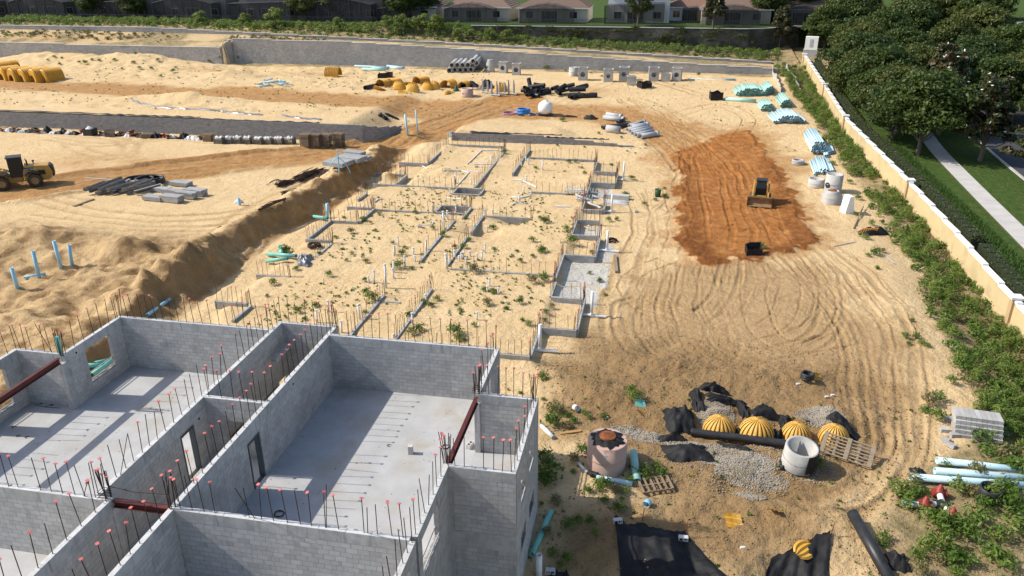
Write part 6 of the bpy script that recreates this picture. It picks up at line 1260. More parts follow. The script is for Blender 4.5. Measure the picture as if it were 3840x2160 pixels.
M_WIRE = mat('crate_plastic', (.18, .16, .13), (.12, .11, .09), rough=.8, sc=5); M_SACK = mat('white_sack', (.62, .62, .61), (.5, .5, .49), rough=.7, bump=.03, bsc=6); M_REDP = mat('red_iron', (.34, .035, .028), (.25, .03, .025), rough=.6, sc=3); M_BROWN = mat('brown_iron', (.13, .055, .03), (.09, .04, .025), rough=.8, sc=4)
def crate(label, p, rz=0, fill=True, grp=None):
    o = empty('slatted_crate', p, rz, label, 'crate', grp); b = MB()
    for s in (-1, 1):
        for i in range(7): b.box(-.6+i*.185, s*.5-.02, .1, -.5+i*.185, s*.5+.02, .85); b.box(s*.6-.02, -.5+i*.15, .1, s*.6+.02, -.42+i*.15, .85)
    b.box(-.62, -.52, .03, .62, .52, .1); b.build('slats', M_WIRE, o)
    if fill:
        b = MB(); P_ = [[(-.55+.11*i, -.45+.1*j, .6+.45*r.random()*(1 if 0 < i < 10 and 0 < j < 9 else 0)) for j in range(10)] for i in range(11)]; b.grid(P_); b.build('white_fill', M_SACK, o)
for k, x in enumerate((2215, 2310, 2400, 2495)): crate('slatted crate full of white sacks in the row left of the pallet stacks', C(0, 0, x, 1443), R_(-3), True, 'crates of white sacks')
for k, x in enumerate((30, 130, 235, 345)): crate('slatted crate of white sacks right beside the pallet stacks', C(1, 0, x, 1449), R_(-3), True, 'crates next to the pallets')
p = C(0, 0, 2105, 1425)
for i in range(8): tag(inst('pallet', PALM, (p.x, p.y, p.z+i*.132), (0, 0, r.uniform(-.05, .05))), 'brown pallet in the short stack between scrap and crates', 'pallet', 'short pallet stack by the scrap')
p = C(0, 0, 1475, 1390)
for i in range(5): tag(inst('pallet', PALM, (p.x+.05*i, p.y, p.z+i*.132), (0, R_(4), .1*i)), 'dark pallet in the slumped stack amid the scrap row', 'pallet', 'slumped pallets')
p = C(0, 0, 915, 1362); o = empty('black_bin', p, 0, 'black plastic bin heaped with white sacks in the scrap row', 'bin'); b = MB(); b.box(-.7, -.6, 0, .7, -.55, .95); b.box(-.7, .55, 0, .7, .6, .95); b.box(-.7, -.55, 0, -.65, .55, .95); b.box(.65, -.55, 0, .7, .55, .95); b.box(-.65, -.55, 0, .65, .55, .05); b.build('bin_body', M_BLK, o); b = MB(); b.grid([[(-.64+.13*i, -.54+.12*j, .7+.6*math.sin(math.pi*i/10)*math.sin(math.pi*j/9)*r.uniform(.7, 1.1)) for j in range(10)] for i in range(11)]); b.build('sacks', M_SACK, o)
scr = [(40, 'b'), (90, 'w'), (140, 'b'), (180, 'k'), (230, 'w'), (290, 'k'), (350, 'K'), (400, 'b'), (440, 'w'), (480, 'K'), (540, 'w'), (600, 'k'), (650, 'K'), (700, 'w'), (750, 'k'), (820, 'r'), (860, 'w'), (1010, 'R'), (1060, 'k'), (1110, 'c'), (1130, 'p'), (1200, 'k'), (1240, 'b'), (1290, 'w'), (1330, 'd'), (1390, 'b'), (1430, 'k'), (1560, 'K'), (1600, 'k'), (1650, 'r'), (1690, 'R'), (1740, 'w'), (1780, 'p2'), (1850, 'K'), (1900, 'w'), (1950, 'w'), (1990, 'w'), (2030, 'b')]
for k, (x, t) in enumerate(scr):
    y = 1318+(x/2050)*85+r.uniform(-6, 8); p = C(0, 0, x, y)
    if t in 'kK': crumple('scrap_bag', 'black plastic scrap bag in the row under the dark wall', p, .6, .5, .7 if t == 'K' else .4, 50+k, M_BAG, 'scrap'); COL.objects[-1] if 0 else None
    elif t == 'w': crumple('white_scrap', 'crumpled white plastic in the scrap row under the dark wall', p, .5, .4, .4, 50+k, M_SACK, 'scrap')
    elif t in 'rR':
        b = MB(); b.lathe([(0, .0), (.22, 0), (.22, .1), (.13, .12), (.13, .4), (.24, .42), (.24, .52), (0, .55)], 12); b.tube([(0, 0, .3), (.5, .1, .35)], .12, 10); tag(b.build('iron_fitting', M_REDP if t == 'r' else M_BROWN, loc=p), 'red-brown iron pipe fitting in the scrap row', 'fitting', 'iron fittings in the scrap row')
    elif t in ('p', 'p2'): lay('iron_pipe', 'red iron pipe lying before the scrap row' if t == 'p' else 'black iron pipe beside the red fittings of the scrap row', (p.x-.7, p.y-.4, p.z), (p.x+.9, p.y-.5, p.z), .17, .13, M_REDP if t == 'p' else M_HDPE)
    elif t == 'c': crate('tilted wooden crate frame in the scrap row', p, .6, False)
    elif t == 'd': b = MB(); b.lathe([(0, 0), (.5, .0), (.5, .25), (.35, .3), (.3, .6), (.45, .65), (.45, .8), (0, .8)], 16); tag(b.build('cable_drum', M_BROWN, loc=p), 'brown cable drum standing in the scrap row', 'drum')
    else: b = MB(); [b.cbox((r.uniform(-.3, .3), r.uniform(-.2, .2), .1+.1*i), (1.1, .25, .07), (r.uniform(-.1, .1), r.uniform(-.1, .1), r.uniform(-.6, .6))) for i in range(5)]; tag(b.build('board_heap', M_BROWN, loc=p), 'small heap of dark boards in the scrap row', 'boards', 'board heaps in the scrap row')
for o in list(COL.objects):
    if o.name.startswith('scrap_bag'): o['group'] = 'black bags in the scrap row'
    if o.name.startswith('white_scrap'): o['group'] = 'white plastic in the scrap row'
# ------------------------------------------------------------------ plumbing on the foundations
def tee(label, i, j, x, y, h, a0=-.9, a1=1.1, rr=.1):
    p = C(i, j, x, y); b = MB(); b.pipe((0, 0, .1), (0, 0, h), rr, rr*.8, 12); b.tube([(a0, 0, .12), (a1, 0, .1)], rr*1.0, 10); b.tube([(-.14, 0, .12), (.14, 0, .12)], rr*1.25, 10); b.tube([(0, 0, .1), (0, 0, .32)], rr*1.2, 10); return tag(b.build('pvc_riser', M_PVCW, loc=p, rot=(0, 0, R_(random.uniform(-4, 4)))), label, 'pipe')
tee('tall white riser beside the grey stem wall nearest the building', 2, 2, 280, 640, 1.9); tee('tall white riser beside the second grey foundation bay', 2, 2, 800, 290, 1.9, -.8, 1.0); tee('white riser beside the grey concrete apron', 2, 1, 955, 1085, 1.9, -.8, 1.0); tee('white riser at the small dark pit by the farther bay', 2, 1, 1000, 690, 1.8, -.9, .4); tee('tall white riser at the farthest foundation bay', 2, 1, 1120, 370, 2.1, -.6, .6)
stubs = [(1, 1, x, y, h) for x, y, h in ((1435, 1030, .9), (1390, 1125, .9), (1400, 1110, .7), (1585, 1110, .6), (1600, 1180, .5), (1715, 1075, 1.0), (1500, 1230, .9), (1388, 1290, .9), (1385, 1350, .8), (1310, 1449, 1.9), (1192, 1395, 1.0), (1135, 1400, .6), (1895, 870, 1.8), (1930, 760, .9), (1775, 680, .6), (2015, 700, .9), (1920, 1255, 1.3), (2005, 1150, .7), (2045, 1180, .5), (2070, 1160, .6), (2088, 1155, .6), (2155, 1130, .5), (2225, 1170, .6), (2275, 1175, .8), (2305, 1095, .8), (2112, 1215, .6), (2325, 890, .6), (2380, 700, .4), (2305, 750, .9), (2200, 880, .7), (2350, 1430, .7), (2010, 400, 1.2), (2165, 410, .7), (2270, 240, .5), (2370, 220, 1.2), (1950, 495, .5))]+[(2, 1, x, y, h) for x, y, h in ((165, 205, .7), (308, 265, 1.2), (140, 170, .5), (95, 230, .5), (70, 580, .7), (118, 500, .8), (185, 520, .5), (145, 380, .7), (100, 390, .4), (768, 870, .5))]+[(1, 2, x, y, h) for x, y, h in ((1045, 310, 1.1), (1580, 370, .9), (1715, 150, .7), (2223, 320, .6), (1383, 500, .3), (735, 240, .9), (865, 450, .9), (2330, 40, .5), (2438, 60, .5), (620, 350, 1.0))]
for (i, j, x, y, h) in stubs:
    p = C(i, j, x, y); b = MB(); rr = .07 if h < 1.2 else .085
    key = ('stub', round(h, 1), rr)
    if key not in _pm: b.pipe((0, 0, -.1), (0, 0, h), rr, rr*.75, 10); b.pipe((0, 0, h-.12), (0, 0, h), rr*1.25, rr*.9, 10); _pm[key] = b.mesh('pvc_stub', M_PVCW)
    tag(inst('pvc_stub', _pm[key], p, (random.gauss(0, .03), random.gauss(0, .03), 0)), 'white plastic stub pipe standing in the foundation sand', 'pipe', 'white stub pipes in the foundations')
for k, (i, j, pts, lab) in enumerate(((1, 1, ((2440, 68), (2270, 70), (2125, 208)), 'bent white drain line in the farthest left foundation'), (1, 1, ((1890, 270), (2080, 272), (2265, 288)), 'straight white drain line across the farthest left foundation'), (1, 1, ((2080, 265), (2060, 272), (2145, 290), (2020, 430)), 'white drain line running down to the dark pit'), (1, 1, ((1665, 220), (1725, 252)), 'short white pipe left in the farthest foundation'), (1, 1, ((2190, 205), (2365, 205)), 'white cross line by the farthest divider wall'), (1, 1, ((1195, 590), (1225, 565), (1275, 558)), 'small bent white pipe in the middle strip'), (1, 1, ((1910, 545), (2100, 565)), 'white pipe above the second dark pit'), (1, 1, ((1690, 818), (1770, 818), (1785, 790)), 'white elbow pipe lying in the weeds'), (2, 1, ((0, 365), (95, 368), (245, 438)), 'white drain line right of the divider wall'), (2, 1, ((0, 535), (60, 545), (100, 545), (185, 525)), 'branched white drain line in the middle strip'), (2, 1, ((0, 620), (20, 605), (160, 605)), 'white pipe above the collapsed sand hole'), (2, 1, ((430, 632), (580, 636)), 'loose white pipe near the grey conduit rack'), (2, 1, ((565, 462), (720, 472)), 'white pipe above the grey conduit rack'), (2, 1, ((825, 680), (898, 685)), 'short white pipe behind the small bay'))):
    P_ = [C(i, j, *q) for q in pts]; b = MB(); b.tube([(q.x-P_[0].x, q.y-P_[0].y, q.z-P_[0].z+.06) for q in P_], .065, 8); tag(b.build('drain_line', M_PVCW, loc=P_[0]), lab, 'pipe')
for k, (x, y, lab) in enumerate(((625, 515, 'left rack of bent grey conduits at the foundation edge'), (785, 520, 'right rack of bent grey conduits at the foundation edge'), (745, 595, 'lower rack of bent grey conduits at the foundation edge'))):
    p = C(2, 1, x, y); b = MB()
    for i in range(6): b.tube([(-.9+i*.3, 0, .0), (-.9+i*.3, 0, .75), (-.8+i*.3, .1, .85)], .05, 6)
    b.tube([(-1, -.1, .4), (1, -.1, .4)], .06, 6); b.tube(smooth_path([(.2, 0, .1), (.5, -.8, .2), (1.2, -1.2, .1), (1.6, -1.6, .05)], 3), .12, 8); tag(b.build('conduit_rack', M_GREYP, loc=p), lab, 'conduit')
crumple('grey_sheet', 'grey sheet metal lying behind the small dark pit', C(2, 1, 1050, 590), 1.2, .7, .2, 61, M_GREYP); b = MB(); p = C(2, 1, 1050, 550); b.box(-1.3, -.35, 0, 1.3, .35, .45); tag(b.build('concrete_box', M_RCP, loc=p, rot=(0, 0, R_(-6))), 'long pale concrete box by the small dark pit', 'box')
p, q = C(2, 1, 1035, 1130), C(2, 1, 1052, 1300); b = MB(); b.box(0, -.12, 0, (q-p).length, .12, .14); tag(b.build('timber', M_WOOD, loc=p, rot=(0, 0, math.atan2(q.y-p.y, q.x-p.x))), 'weathered timber lying beside the grey apron', 'timber')
coil('wire_coil', 'black wire coil lying right of the foundation riser', C(2, 1, 1000, 985), .5, 8, .03, M_REBAR, 'wire', .5, 9); coil('wire_coil', 'black wire bundle inside the left foundation bay', C(1, 1, 590, 1045), .55, 10, .03, M_REBAR, 'wire', .7, 10)
for k, (x, y) in enumerate(((490, 1165), (488, 1215))): crumple('grey_bag', ('upper', 'lower')[k]+' grey plastic bag at the left foundation corner', C(1, 1, x, y), .5, .4, .5, 70+k, M_PLASTIC, 'bag')
p = C(2, 1, 1465, 530); o = empty('bucket', p, 0, 'dark green bucket on the pale sand left of the clay pad', 'bucket'); b = MB(); b.lathe([(0, .02), (.27, 0), (.34, .8), (.31, .8), (.25, .04)], 16); b.build('pail', mat('green_bucket', (.02, .06, .025), (.03, .09, .03), rough=.5), o)
hollow_block('concrete_block', 'pale block on the sand left of the orange pad', *C(2, 1, 1250, 690), (0, 0, .4))
for k, (x, y) in enumerate(((2220, 235), (1650, 840))): hollow_block('concrete_block', ('block pair on the farthest left foundation sand', 'grey block lying in the middle of the weeds')[k], *C(1, 1, x, y), (0, 0, .3))
# ------------------------------------------------------------------ near right: chamber pit and litter
M_TARP = mat('silt_tarp', (.011, .011, .012), (.02, .02, .021), rough=.6, sc=2, bump=.03, bsc=3, spec=.15)
M_GRAV = mat('gravel_stone', (.44, .40, .34), (.30, .255, .19), rough=.95, sc=.8, rnd=.3)
def gravel(name, label, spots, seed):
    q = np.random.default_rng(seed); Vs, Fs, n0 = [], [], 0; base = np.array([(1, 0, 0), (-1, 0, 0), (0, 1, 0), (0, -1, 0), (0, 0, 1), (0, 0, -1)], float); tri = np.array([(0, 2, 4), (2, 1, 4), (1, 3, 4), (3, 0, 4), (2, 0, 5), (1, 2, 5), (3, 1, 5), (0, 3, 5)])
    for (dx, dy, rx_, ry_, n) in spots:
        c = D(dx, dy); rr = np.sqrt(q.random(n))*1.1; a = q.random(n)*6.283; x = c[0]+rx_*rr*np.cos(a); y = c[1]+ry_*rr*np.sin(a); z = zi(x, y); s = q.uniform(.022, .06, n)
        V = base[None]*s[:, None, None]*q.uniform(.6, 1.2, (n, 6, 1))+np.stack([x, y, z+s*.25], 1)[:, None]; Vs.append(V.reshape(-1, 3)); Fs.append((tri[None]+(np.arange(n)*6)[:, None, None]+n0).reshape(-1, 3)); n0 += n*6
    return tag(inst(name, bulk(name, np.concatenate(Vs), np.concatenate(Fs), M_GRAV)), label, 'gravel', kind='stuff')
gravel('gravel_heap', 'pale crushed stone spread around the buried yellow chambers', ((1800, 1050, .9, 1.1, 2600), (2060, 1058, 1.2, .9, 2200), (1840, 1165, 1.9, .7, 3200), (1890, 1205, 1.6, .8, 1700), (1640, 1100, 1.0, .5, 1000), (1890, 1255, .6, .35, 700), (1770, 1128, 1.7, .4, 1300), (2000, 1180, 1.8, .8, 500), (1585, 1082, .9, .45, 800), (1950, 1150, 2.5, 1.2, 600), (1800, 1210, 3, 1.2, 500)), 3)
for k, (x, y, s, dz, lab) in enumerate(((1808, 1098, .80, .0, 'leftmost buried yellow ribbed chamber end in the gravel pit'), (1902, 1110, .88, 0, 'second and largest buried yellow chamber end in the gravel pit'), (2003, 1110, .72, 0, 'third buried yellow chamber end behind the concrete ring'), (2099, 1116, .72, 0, 'rightmost buried yellow chamber end in the gravel pit'))):
    p = A(x, y, .02); o = empty('buried_chamber', p, R_(86), lab, 'chamber'); o.scale = (s,)*3; inst('dome', PK_G, (.55, 0, -.2), parent=o); inst('dome_ribs', PK_R, (.55, 0, -.2), parent=o)
cpipe('long black corrugated pipe lying in front of the buried chambers', A(1737, 1095, .22), A(1985, 1128, .25)-A(1737, 1095, .22), 5.2, .21)
p = A(2006, 1168); o = barrel('manhole_ring', 'open white concrete ring beside the pallet in the gravel pit', p, .78, 1.15); o.rotation_euler = (R_(8), R_(3), 0)
b = MB(); P_ = []
for i in range(9): t = R_(-75+i*13); P_.append([(.80*math.cos(t), .80*math.sin(t), 1.18), (.815*math.cos(t), .815*math.sin(t), .7), (.83*math.cos(t), .83*math.sin(t)-.03, .1+.05*(i % 2))])
b.grid(P_); q = b.build('ring_cloth', M_BAG, o)
crumple('black_sheet', 'black cloth bunched at the foot of the white concrete ring', A(1985, 1172), .4, .25, .35, 81)
o = barrel('manhole_chamber', 'large pink concrete manhole with a rust-brown lid wrapped in black plastic', A(1525, 1172), .95, 1.55, M_PINK)
b = MB(); P_ = []
for i in range(33): t = i/32*6.283; w = .1*math.sin(i*2.3)+.08*math.sin(i*5.1); P_.append([(.34*math.cos(t), .34*math.sin(t), 1.72+.03*math.sin(i*3)), (.55*math.cos(t), .55*math.sin(t), 1.70+.05*math.sin(i*1.9)), ((.78+w)*math.cos(t), (.78+w)*math.sin(t), 1.575+.03*math.sin(i*4))])
b.grid(P_); b.build('plastic_wrap', M_BAG, o); b = MB(); b.lathe([(0, 1.55), (.84, 1.56), (.93, 1.55)], 28); b.build('top_slab', M_PINK, o); b = MB(); b.lathe([(.0, 1.80), (.30, 1.80), (.33, 1.77), (.37, 1.79), (.40, 1.76), (.40, 1.55)], 24); c_ = b.build('lid', M_RUST, o); b = MB(); [b.box(-.2, -.16+i*.06, 1.802, .2, -.13+i*.06, 1.81) for i in range(6)]; b.build('lid_ribs', M_RUST, c_)
b = MB(); b.box(-.08, -.965, 1.15, .08, -.945, 1.3); b.build('paper_label', M_WHT, o)
cpipe('short black corrugated pipe leaning at the foot of the pink manhole', A(1522, 1195, .2), (1, .35, .35), .75, .2); lay('drain_pipe', 'thick aqua pipe lying upright along the sand right of the pink manhole', A(1602, 1218), A(1592, 1148, .1), .2, .17, M_AQUA)
lay('water_pipe', 'pale blue pipe before the pink manhole', A(1500, 1206), A(1590, 1222), .13, .11, M_SKY); lay('water_pipe', 'thin white pipe left of the pink manhole', A(1452, 1165), A(1478, 1192), .08, .06, M_PVCW); b = MB(); p = A(1490, 1198); b.tube([(-.2, .1, .12), (.25, -.08, .14)], [.1, .15], 8); b.lathe([(.0, .05), (.16, .08), (.16, .2), (0, .22)], 10); tag(b.build('pipe_coupling', M_BAG, loc=p), 'dark wrapped coupling between the white and blue pipes', 'coupling')
PB = palletmesh(1.5, .95, 6).mesh('pallet', M_WOOD); p = A(1648, 1224); tag(inst('pallet', PB, (p.x, p.y, p.z+.08), (R_(4), R_(-3), R_(20))), 'narrow wooden pallet below the aqua pipe', 'pallet')
p = A(2128, 1150); b = MB()
for i in range(7): b.box(-1.2, -.62+i*.195, .04, 1.2, -.55+i*.195, .09)
for x in (-1.2, -.1, 1.0): b.box(x, -.64, .09, x+.2, .64, .13)
for x in (-.62, .45): b.box(x, -.6, 0, x+.12, .6, .04)
o = b.build('pallet', mat('grey_wood', (.27, .215, .155), (.19, .15, .105), rough=.9, sc=4), loc=(p.x, p.y, p.z+.42), rot=(R_(24), R_(4), R_(-19))); tag(o, 'large grey wooden pallet lying beside the white concrete ring', 'pallet')
for k, (x, y, a, b_, h, lab) in enumerate(((1798, 985, .75, .35, .5, 'clump of black sheeting above the gravel pit'), (1712, 1062, .8, 1.0, .75, 'big drape of black fabric on the left bank of the gravel pit'), (1752, 1010, .3, 1.0, .45, 'narrow strip of black fabric along the upper left of the gravel'), (1830, 1012, 1.0, .25, .35, 'black fabric edge across the top of the gravel'), (1868, 1040, .25, .9, .45, 'black fabric fold between the first two chambers'), (1925, 1045, .8, .5, .5, 'black fabric hanging above the second chamber'), (1975, 1068, .3, .7, .35, 'black fabric strip left of the third chamber'), (2120, 1075, .9, .28, .4, 'black fabric strip behind the rightmost chamber'), (1730, 1145, 1.15, .75, .4, 'flat crumpled black tarp on the gravel'), (1850, 1128, .9, .15, .2, 'thin black strap beside the crumpled tarp'), (1690, 1102, .7, .3, .3, 'black fabric at the left end of the corrugated pipe'), (1855, 1098, .3, .35, .35, 'black fabric wedge between the first two domes'), (1955, 1100, .35, .35, .4, 'black fabric wedge between the second and third domes'))): crumple('black_fabric', lab, A(x, y), a, b_, h, 90+k, M_TARP, 'fabric', R_(8) if k not in (7, 9) else R_(-35), 18)
def tarp(label, ring, n=26, h=.06, fold=5, name='black_tarp'):
    a, b_, c, d = [A(*q) for q in ring]; P_ = []
    for i in range(n+1):
        u = i/n; row = []
        for j in range(n+1):
            v = j/n; q = (a*(1-u)+b_*u)*(1-v)+(d*(1-u)+c*u)*v; w = h*(math.sin(u*fold*6.283+v*2+3*math.sin(v*3))+.5*math.sin(u*fold*13+v*5))*(.3+v)+.05
            ex_ = (.10*math.sin(i*.7)+.05*math.sin(i*1.9+1)) if j == 0 else 0; row.append((q.x, q.y+ex_, zat(q.x, q.y)+w+.05))
        P_.append(row)
    m = MB(); m.grid([[(x-a.x, y-a.y, z-a.z) for x, y, z in rw] for rw in P_]); return tag(m.build(name, M_TARP, loc=a), label, 'tarp')
tarp('large black tarp covering the slope at the bottom of the picture', ((1545, 1303), (1722, 1345), (1850, 1475), (1562, 1475)), 30, .06, 4); tarp('black tarp with a yellow plate lying on it', ((1938, 1412), (2088, 1335), (2085, 1470), (1915, 1475)), 26, .06, 4); tarp('corner of a black tarp beside the building at the bottom edge', ((1385, 1440), (1425, 1440), (1445, 1480), (1385, 1480)), 10, .04, 2)
for k, (x, y, rz) in enumerate(((1552, 1312, .3), (1718, 1356, .05), (1385, 1438, .1))): p = A(x, y, .12); hollow_block('concrete_block', ['hollow block weighing down the upper left tarp corner', 'hollow block on the fold of the large tarp', 'hollow block on the tarp corner beside the building'][k], p.x, p.y, p.z, (R_(90), 0, rz))
for k, (x, y) in enumerate(((1615, 1310), (1725, 1335), (2090, 1345))): p = A(x, y); b = MB(); b.tube([(0, 0, -.2), (.06, 0, .65)], .02, 5); tag(b.build('stake', M_RUST, loc=p), ('thin rusty stake at the top edge of the large tarp', 'thin rusty stake by the block on the large tarp', 'thin rusty stake at the tip of the tarp with the yellow plate')[k], 'stake')
def tubeA(name, label, a, b_, r_, m, cat='pipe'): return lay(name, label, A(*a), A(*b_), r_, r_*.85, m, cat)
tubeA('hdpe_pipe', 'thick black pipe running down to the bottom edge at the right', (2142, 1300), (2238, 1470), .24, M_HDPE)
tubeA('water_pipe', 'uppermost of three long pale blue pipes at the right edge', (2354, 1170, .12), (2660, 1216, .35), .18, M_SKY); tubeA('water_pipe', 'middle of three long pale blue pipes at the right edge', (2348, 1196, .12), (2660, 1232, .35), .18, M_SKY); tubeA('water_pipe', 'lowest of three long pale blue pipes at the right edge', (2287, 1212, .12), (2660, 1250, .35), .18, M_SKY)
tubeA('drain_pipe', 'aqua pipe lying along the right side of the building', (1386, 1292), (1338, 1400), .13, M_PVCG); tubeA('water_pipe', 'white pipe end emerging beside the building corner', (1362, 1075), (1392, 1105), .12, M_PVCW)
stand('white stand pipe at the building corner at the bottom edge', 2, 3, (272, 1449), (272, 1235), .13, M_PVCW)
# valve assembly
M_VALVE = mat('red_valve', (.30, .045, .03), (.22, .035, .025), rough=.5, sc=3)
p0 = A(2365, 1282, .25); V_ = empty('valve_assembly', p0, 0, 'pipe tee with three red gate valves lying among weeds at the right', 'valve')
def rel(x, y, dz=.25): q = A(x, y, dz); return q-p0
for k, (x, y) in enumerate(((2360, 1250), (2324, 1280), (2392, 1308))):
    q = rel(x, y, .22); b = MB(); b.lathe([(0, -.15), (.17, -.15), (.18, .08), (.24, .09), (.24, .16), (.15, .18), (.14, .33), (.07, .35), (.07, .45), (0, .45)], 14, q); b.tube([q+Vector((-.3, .0, 0)), q+Vector((.3, 0, 0))], .2, 12); b.build('gate_valve', M_VALVE, V_)
b = MB(); b.tube([rel(2266, 1275), rel(2318, 1282)], .13, 10); b.tube([rel(2334, 1280), rel(2358, 1280)], .13, 10); b.build('blue_pipe', M_SKY, V_); b = MB(); b.tube([rel(2362, 1258), rel(2366, 1272)], .14, 10); b.tube([rel(2372, 1284), rel(2386, 1302)], .13, 10); b.build('white_pipe', M_PVCW, V_); b = MB(); b.tube([rel(2358, 1276), rel(2376, 1288)], .2, 12); b.tube([rel(2350, 1279), rel(2366, 1280)], .2, 12); b.build('tee_body', M_HDPE, V_)
for (x, y, s, lab, sd) in ((2398, 1395, .35, 'shiny black bag in the weeds near the bottom right', 111), (2258, 1418, .4, 'crumpled black bag on the sand near the bottom right', 112), (2310, 1195, .3, 'black scrap at the end of the long blue pipes', 113)): crumple('black_bag', lab, A(x, y), s, s*1.2, s*1.2, sd, M_BAG, 'bag')
p = A(2482, 1260); b = MB(); b.lathe([(0, .02), (.42, 0), (.46, .8), (.4, .82), (.36, .1)], 18); tag(b.build('black_drum', M_HDPE, loc=p, rot=(R_(6), 0, 0)), 'open black drum in the weeds below the long blue pipes', 'drum')
p = A(2455, 1095); o = empty('block_stack', p, R_(-6), 'pallet of grey split-face wall blocks half sunk in the weeds', 'blocks')
for kz in range(5):
    for i in range(9): b = MB(); b.box(-1.1+i*.245, -.5+.13*kz, .0+.2*kz, -.87+i*.245, .1+.13*kz+.3, .19+.2*kz); b.build('wall_block', M_RETL, o)
for k, (x, y) in enumerate(((2385, 1058), (2375, 1085), (2378, 1110), (2392, 1125), (2540, 1062), (2400, 1098), (2525, 1095))): q = A(x, y); b = MB(); b.box(-.2, -.15, 0, .2, .15, .2); tag(b.build('wall_block', M_RETL, loc=q, rot=(r.uniform(-.2, .2), 0, r.uniform(0, 3))), 'loose grey wall block beside the block pallet in the weeds', 'block', 'loose wall blocks')
for k, (x, y, s, rot, lab) in enumerate(((1845, 1315, .75, (.3, .1, .2), 'broken yellow plastic piece on the brown slope right of the large tarp'), (1950, 1287, .6, (-.2, .4, 1.0), 'forked yellow plastic piece right of the broken one'), (1612, 1042, .45, (.2, .5, .8), 'small orange plastic piece above the pink manhole'), (2052, 952, .55, (.9, .2, .4), 'folded orange plastic piece beside the black hose coil'), (2022, 1392, .0, (0, 0, 0), ''))):
    if s: shard(lab, A(x, y, .05), s, k, rot=rot)
p = A(2022, 1390, .15); b = MB(); P_ = []
for i in range(9):
    xx = -.55+1.1*i/8; wv = .42*math.sqrt(max(.02, 1-(xx/.6)**2)); P_.append([(xx, -wv+2*wv*j/8, .05*(j % 2)) for j in range(9)])
b.grid(P_, False); b.grid([[(x, y, z-.03) for x, y, z in rw] for rw in P_], False); tag(b.build('yellow_plate', M_CHAM, loc=p, rot=(R_(22), R_(5), R_(50))), 'oval ribbed yellow plate lying on the right tarp', 'plate')
hosecoil('small black hose coil on the churned brown ground', A(2030, 955), .33, .06, 5, M_HDPE, .35, 17); b = MB(); p = A(1445, 1030); b.lathe([(0, 0), (.15, 0), (.17, .38), (.15, .38), (.13, .02)], 14); tag(b.build('bucket', M_WHT, loc=p+Vector((0, 0, .15)), rot=(R_(70), 0, R_(30))), 'white bucket lying on its side near the building corner', 'bucket')
shard('teal plastic piece under the weeds above the pink manhole', A(1610, 1018, .05), .6, 9, M_PVCG, (.2, .1, .2), 'plastic_piece'); b = MB(); p = A(1625, 1272); b.pipe((0, -.12, .15), (.1, .12, .15), .17, .15, 14); tag(b.build('pipe_ring', M_PVCB, loc=p), 'short blue pipe ring on the sand above the large tarp', 'pipe')
p, q = A(1408, 1092), A(1462, 1084); b = MB(); b.box(0, -.09, 0, (q-p).length, .09, .06); tag(b.build('plank', mat('orange_plank', (.42, .24, .1), (.36, .2, .08), rough=.8), loc=p, rot=(0, 0, math.atan2(q.y-p.y, q.x-p.x))), 'orange-brown plank between the building and the pink manhole', 'plank')
for k, (x, y, lab) in enumerate(((2003, 968, 'clear bottle left of the small hose coil'), (2075, 1000, 'white bottle on the churned ground above the gravel'), (2090, 996, 'white cup beside the white bottle'), (1520, 1052, 'grey plastic jug near the small orange piece'), (1862, 1380, 'torn white paper on the brown slope'), (2025, 940, 'white scrap by the small hose coil'))): b = MB(); b.tube([(0, 0, .05), (.12, .03, .05), (.2, .05, .05), (.25, .06, .05)], [.06, .065, .06, .03], 8); tag(b.build('litter', M_PVCW, loc=A(x, y)), lab, 'litter')
crumple('black_sheet', 'black sheeting draped over the orange fence on the weed bank', C(3, 1, 1070, 900), 1.2, .5, .6, 120, M_BAG, 'tarp', R_(25)); p = C(3, 1, 1010, 900); b = MB(); [b.box(-.8+.2*i, -.02, 0, -.76+.2*i, .02, .7) for i in range(8)]; b.box(-.8, -.025, .6, .7, .025, .66); tag(b.build('orange_fence', mat('orange_mesh', (.6, .26, .05), rough=.6), loc=p, rot=(R_(30), 0, R_(15))), 'piece of orange fence under the black sheeting on the weed bank', 'fence')
p, q = C(3, 1, 860, 855), C(3, 1, 955, 655); b = MB(); b.tube([(0, 0, .05), (q.x-p.x, q.y-p.y, q.z-p.z+.3)], .06, 6); tag(b.build('pole', M_WOOD, loc=p), 'dark wooden pole leaning on the bank by the white barrier', 'pole')
for k, (a, b_) in enumerate((((660, 1035), (880, 992)), ((1160, 1110), (1270, 1210)))): p, q = C(3, 1, *a), C(3, 1, *b_); b = MB(); b.tube([(0, 0, .05), (q.x-p.x, q.y-p.y, q.z-p.z+.08)], .04, 6); tag(b.build('pole', M_GREYP, loc=p), ('thin pale rod on the sand below the orange fence piece', 'grey rod among the weeds below the orange fence piece')[k], 'rod')
for (x0, y0, x1, y1, lab) in ((40, 700, 130, 930, 'left light silt screen running down from the back wall'), (168, 672, 322, 935, 'right light silt screen running down from the back wall')):
    a, b_ = C(3, 0, x0, y0), C(3, 0, x1, y1); P_ = []
    for i in range(25): u = i/24; q = a*(1-u)+b_*u; z = zat(q.x, q.y); P_.append([(q.x+.05*math.sin(i), q.y, z-.1), (q.x+.12*math.sin(i*1.3), q.y, z+.75+.12*math.sin(i*2.1))])
    m = MB(); m.grid(P_); m.grid([[(c[0]+.03, c[1], c[2]) for c in rw] for rw in P_]); tag(m.build('silt_screen', mat('grey_screen', (.42, .42, .42), (.34, .34, .34), rough=.7)), lab, 'screen')
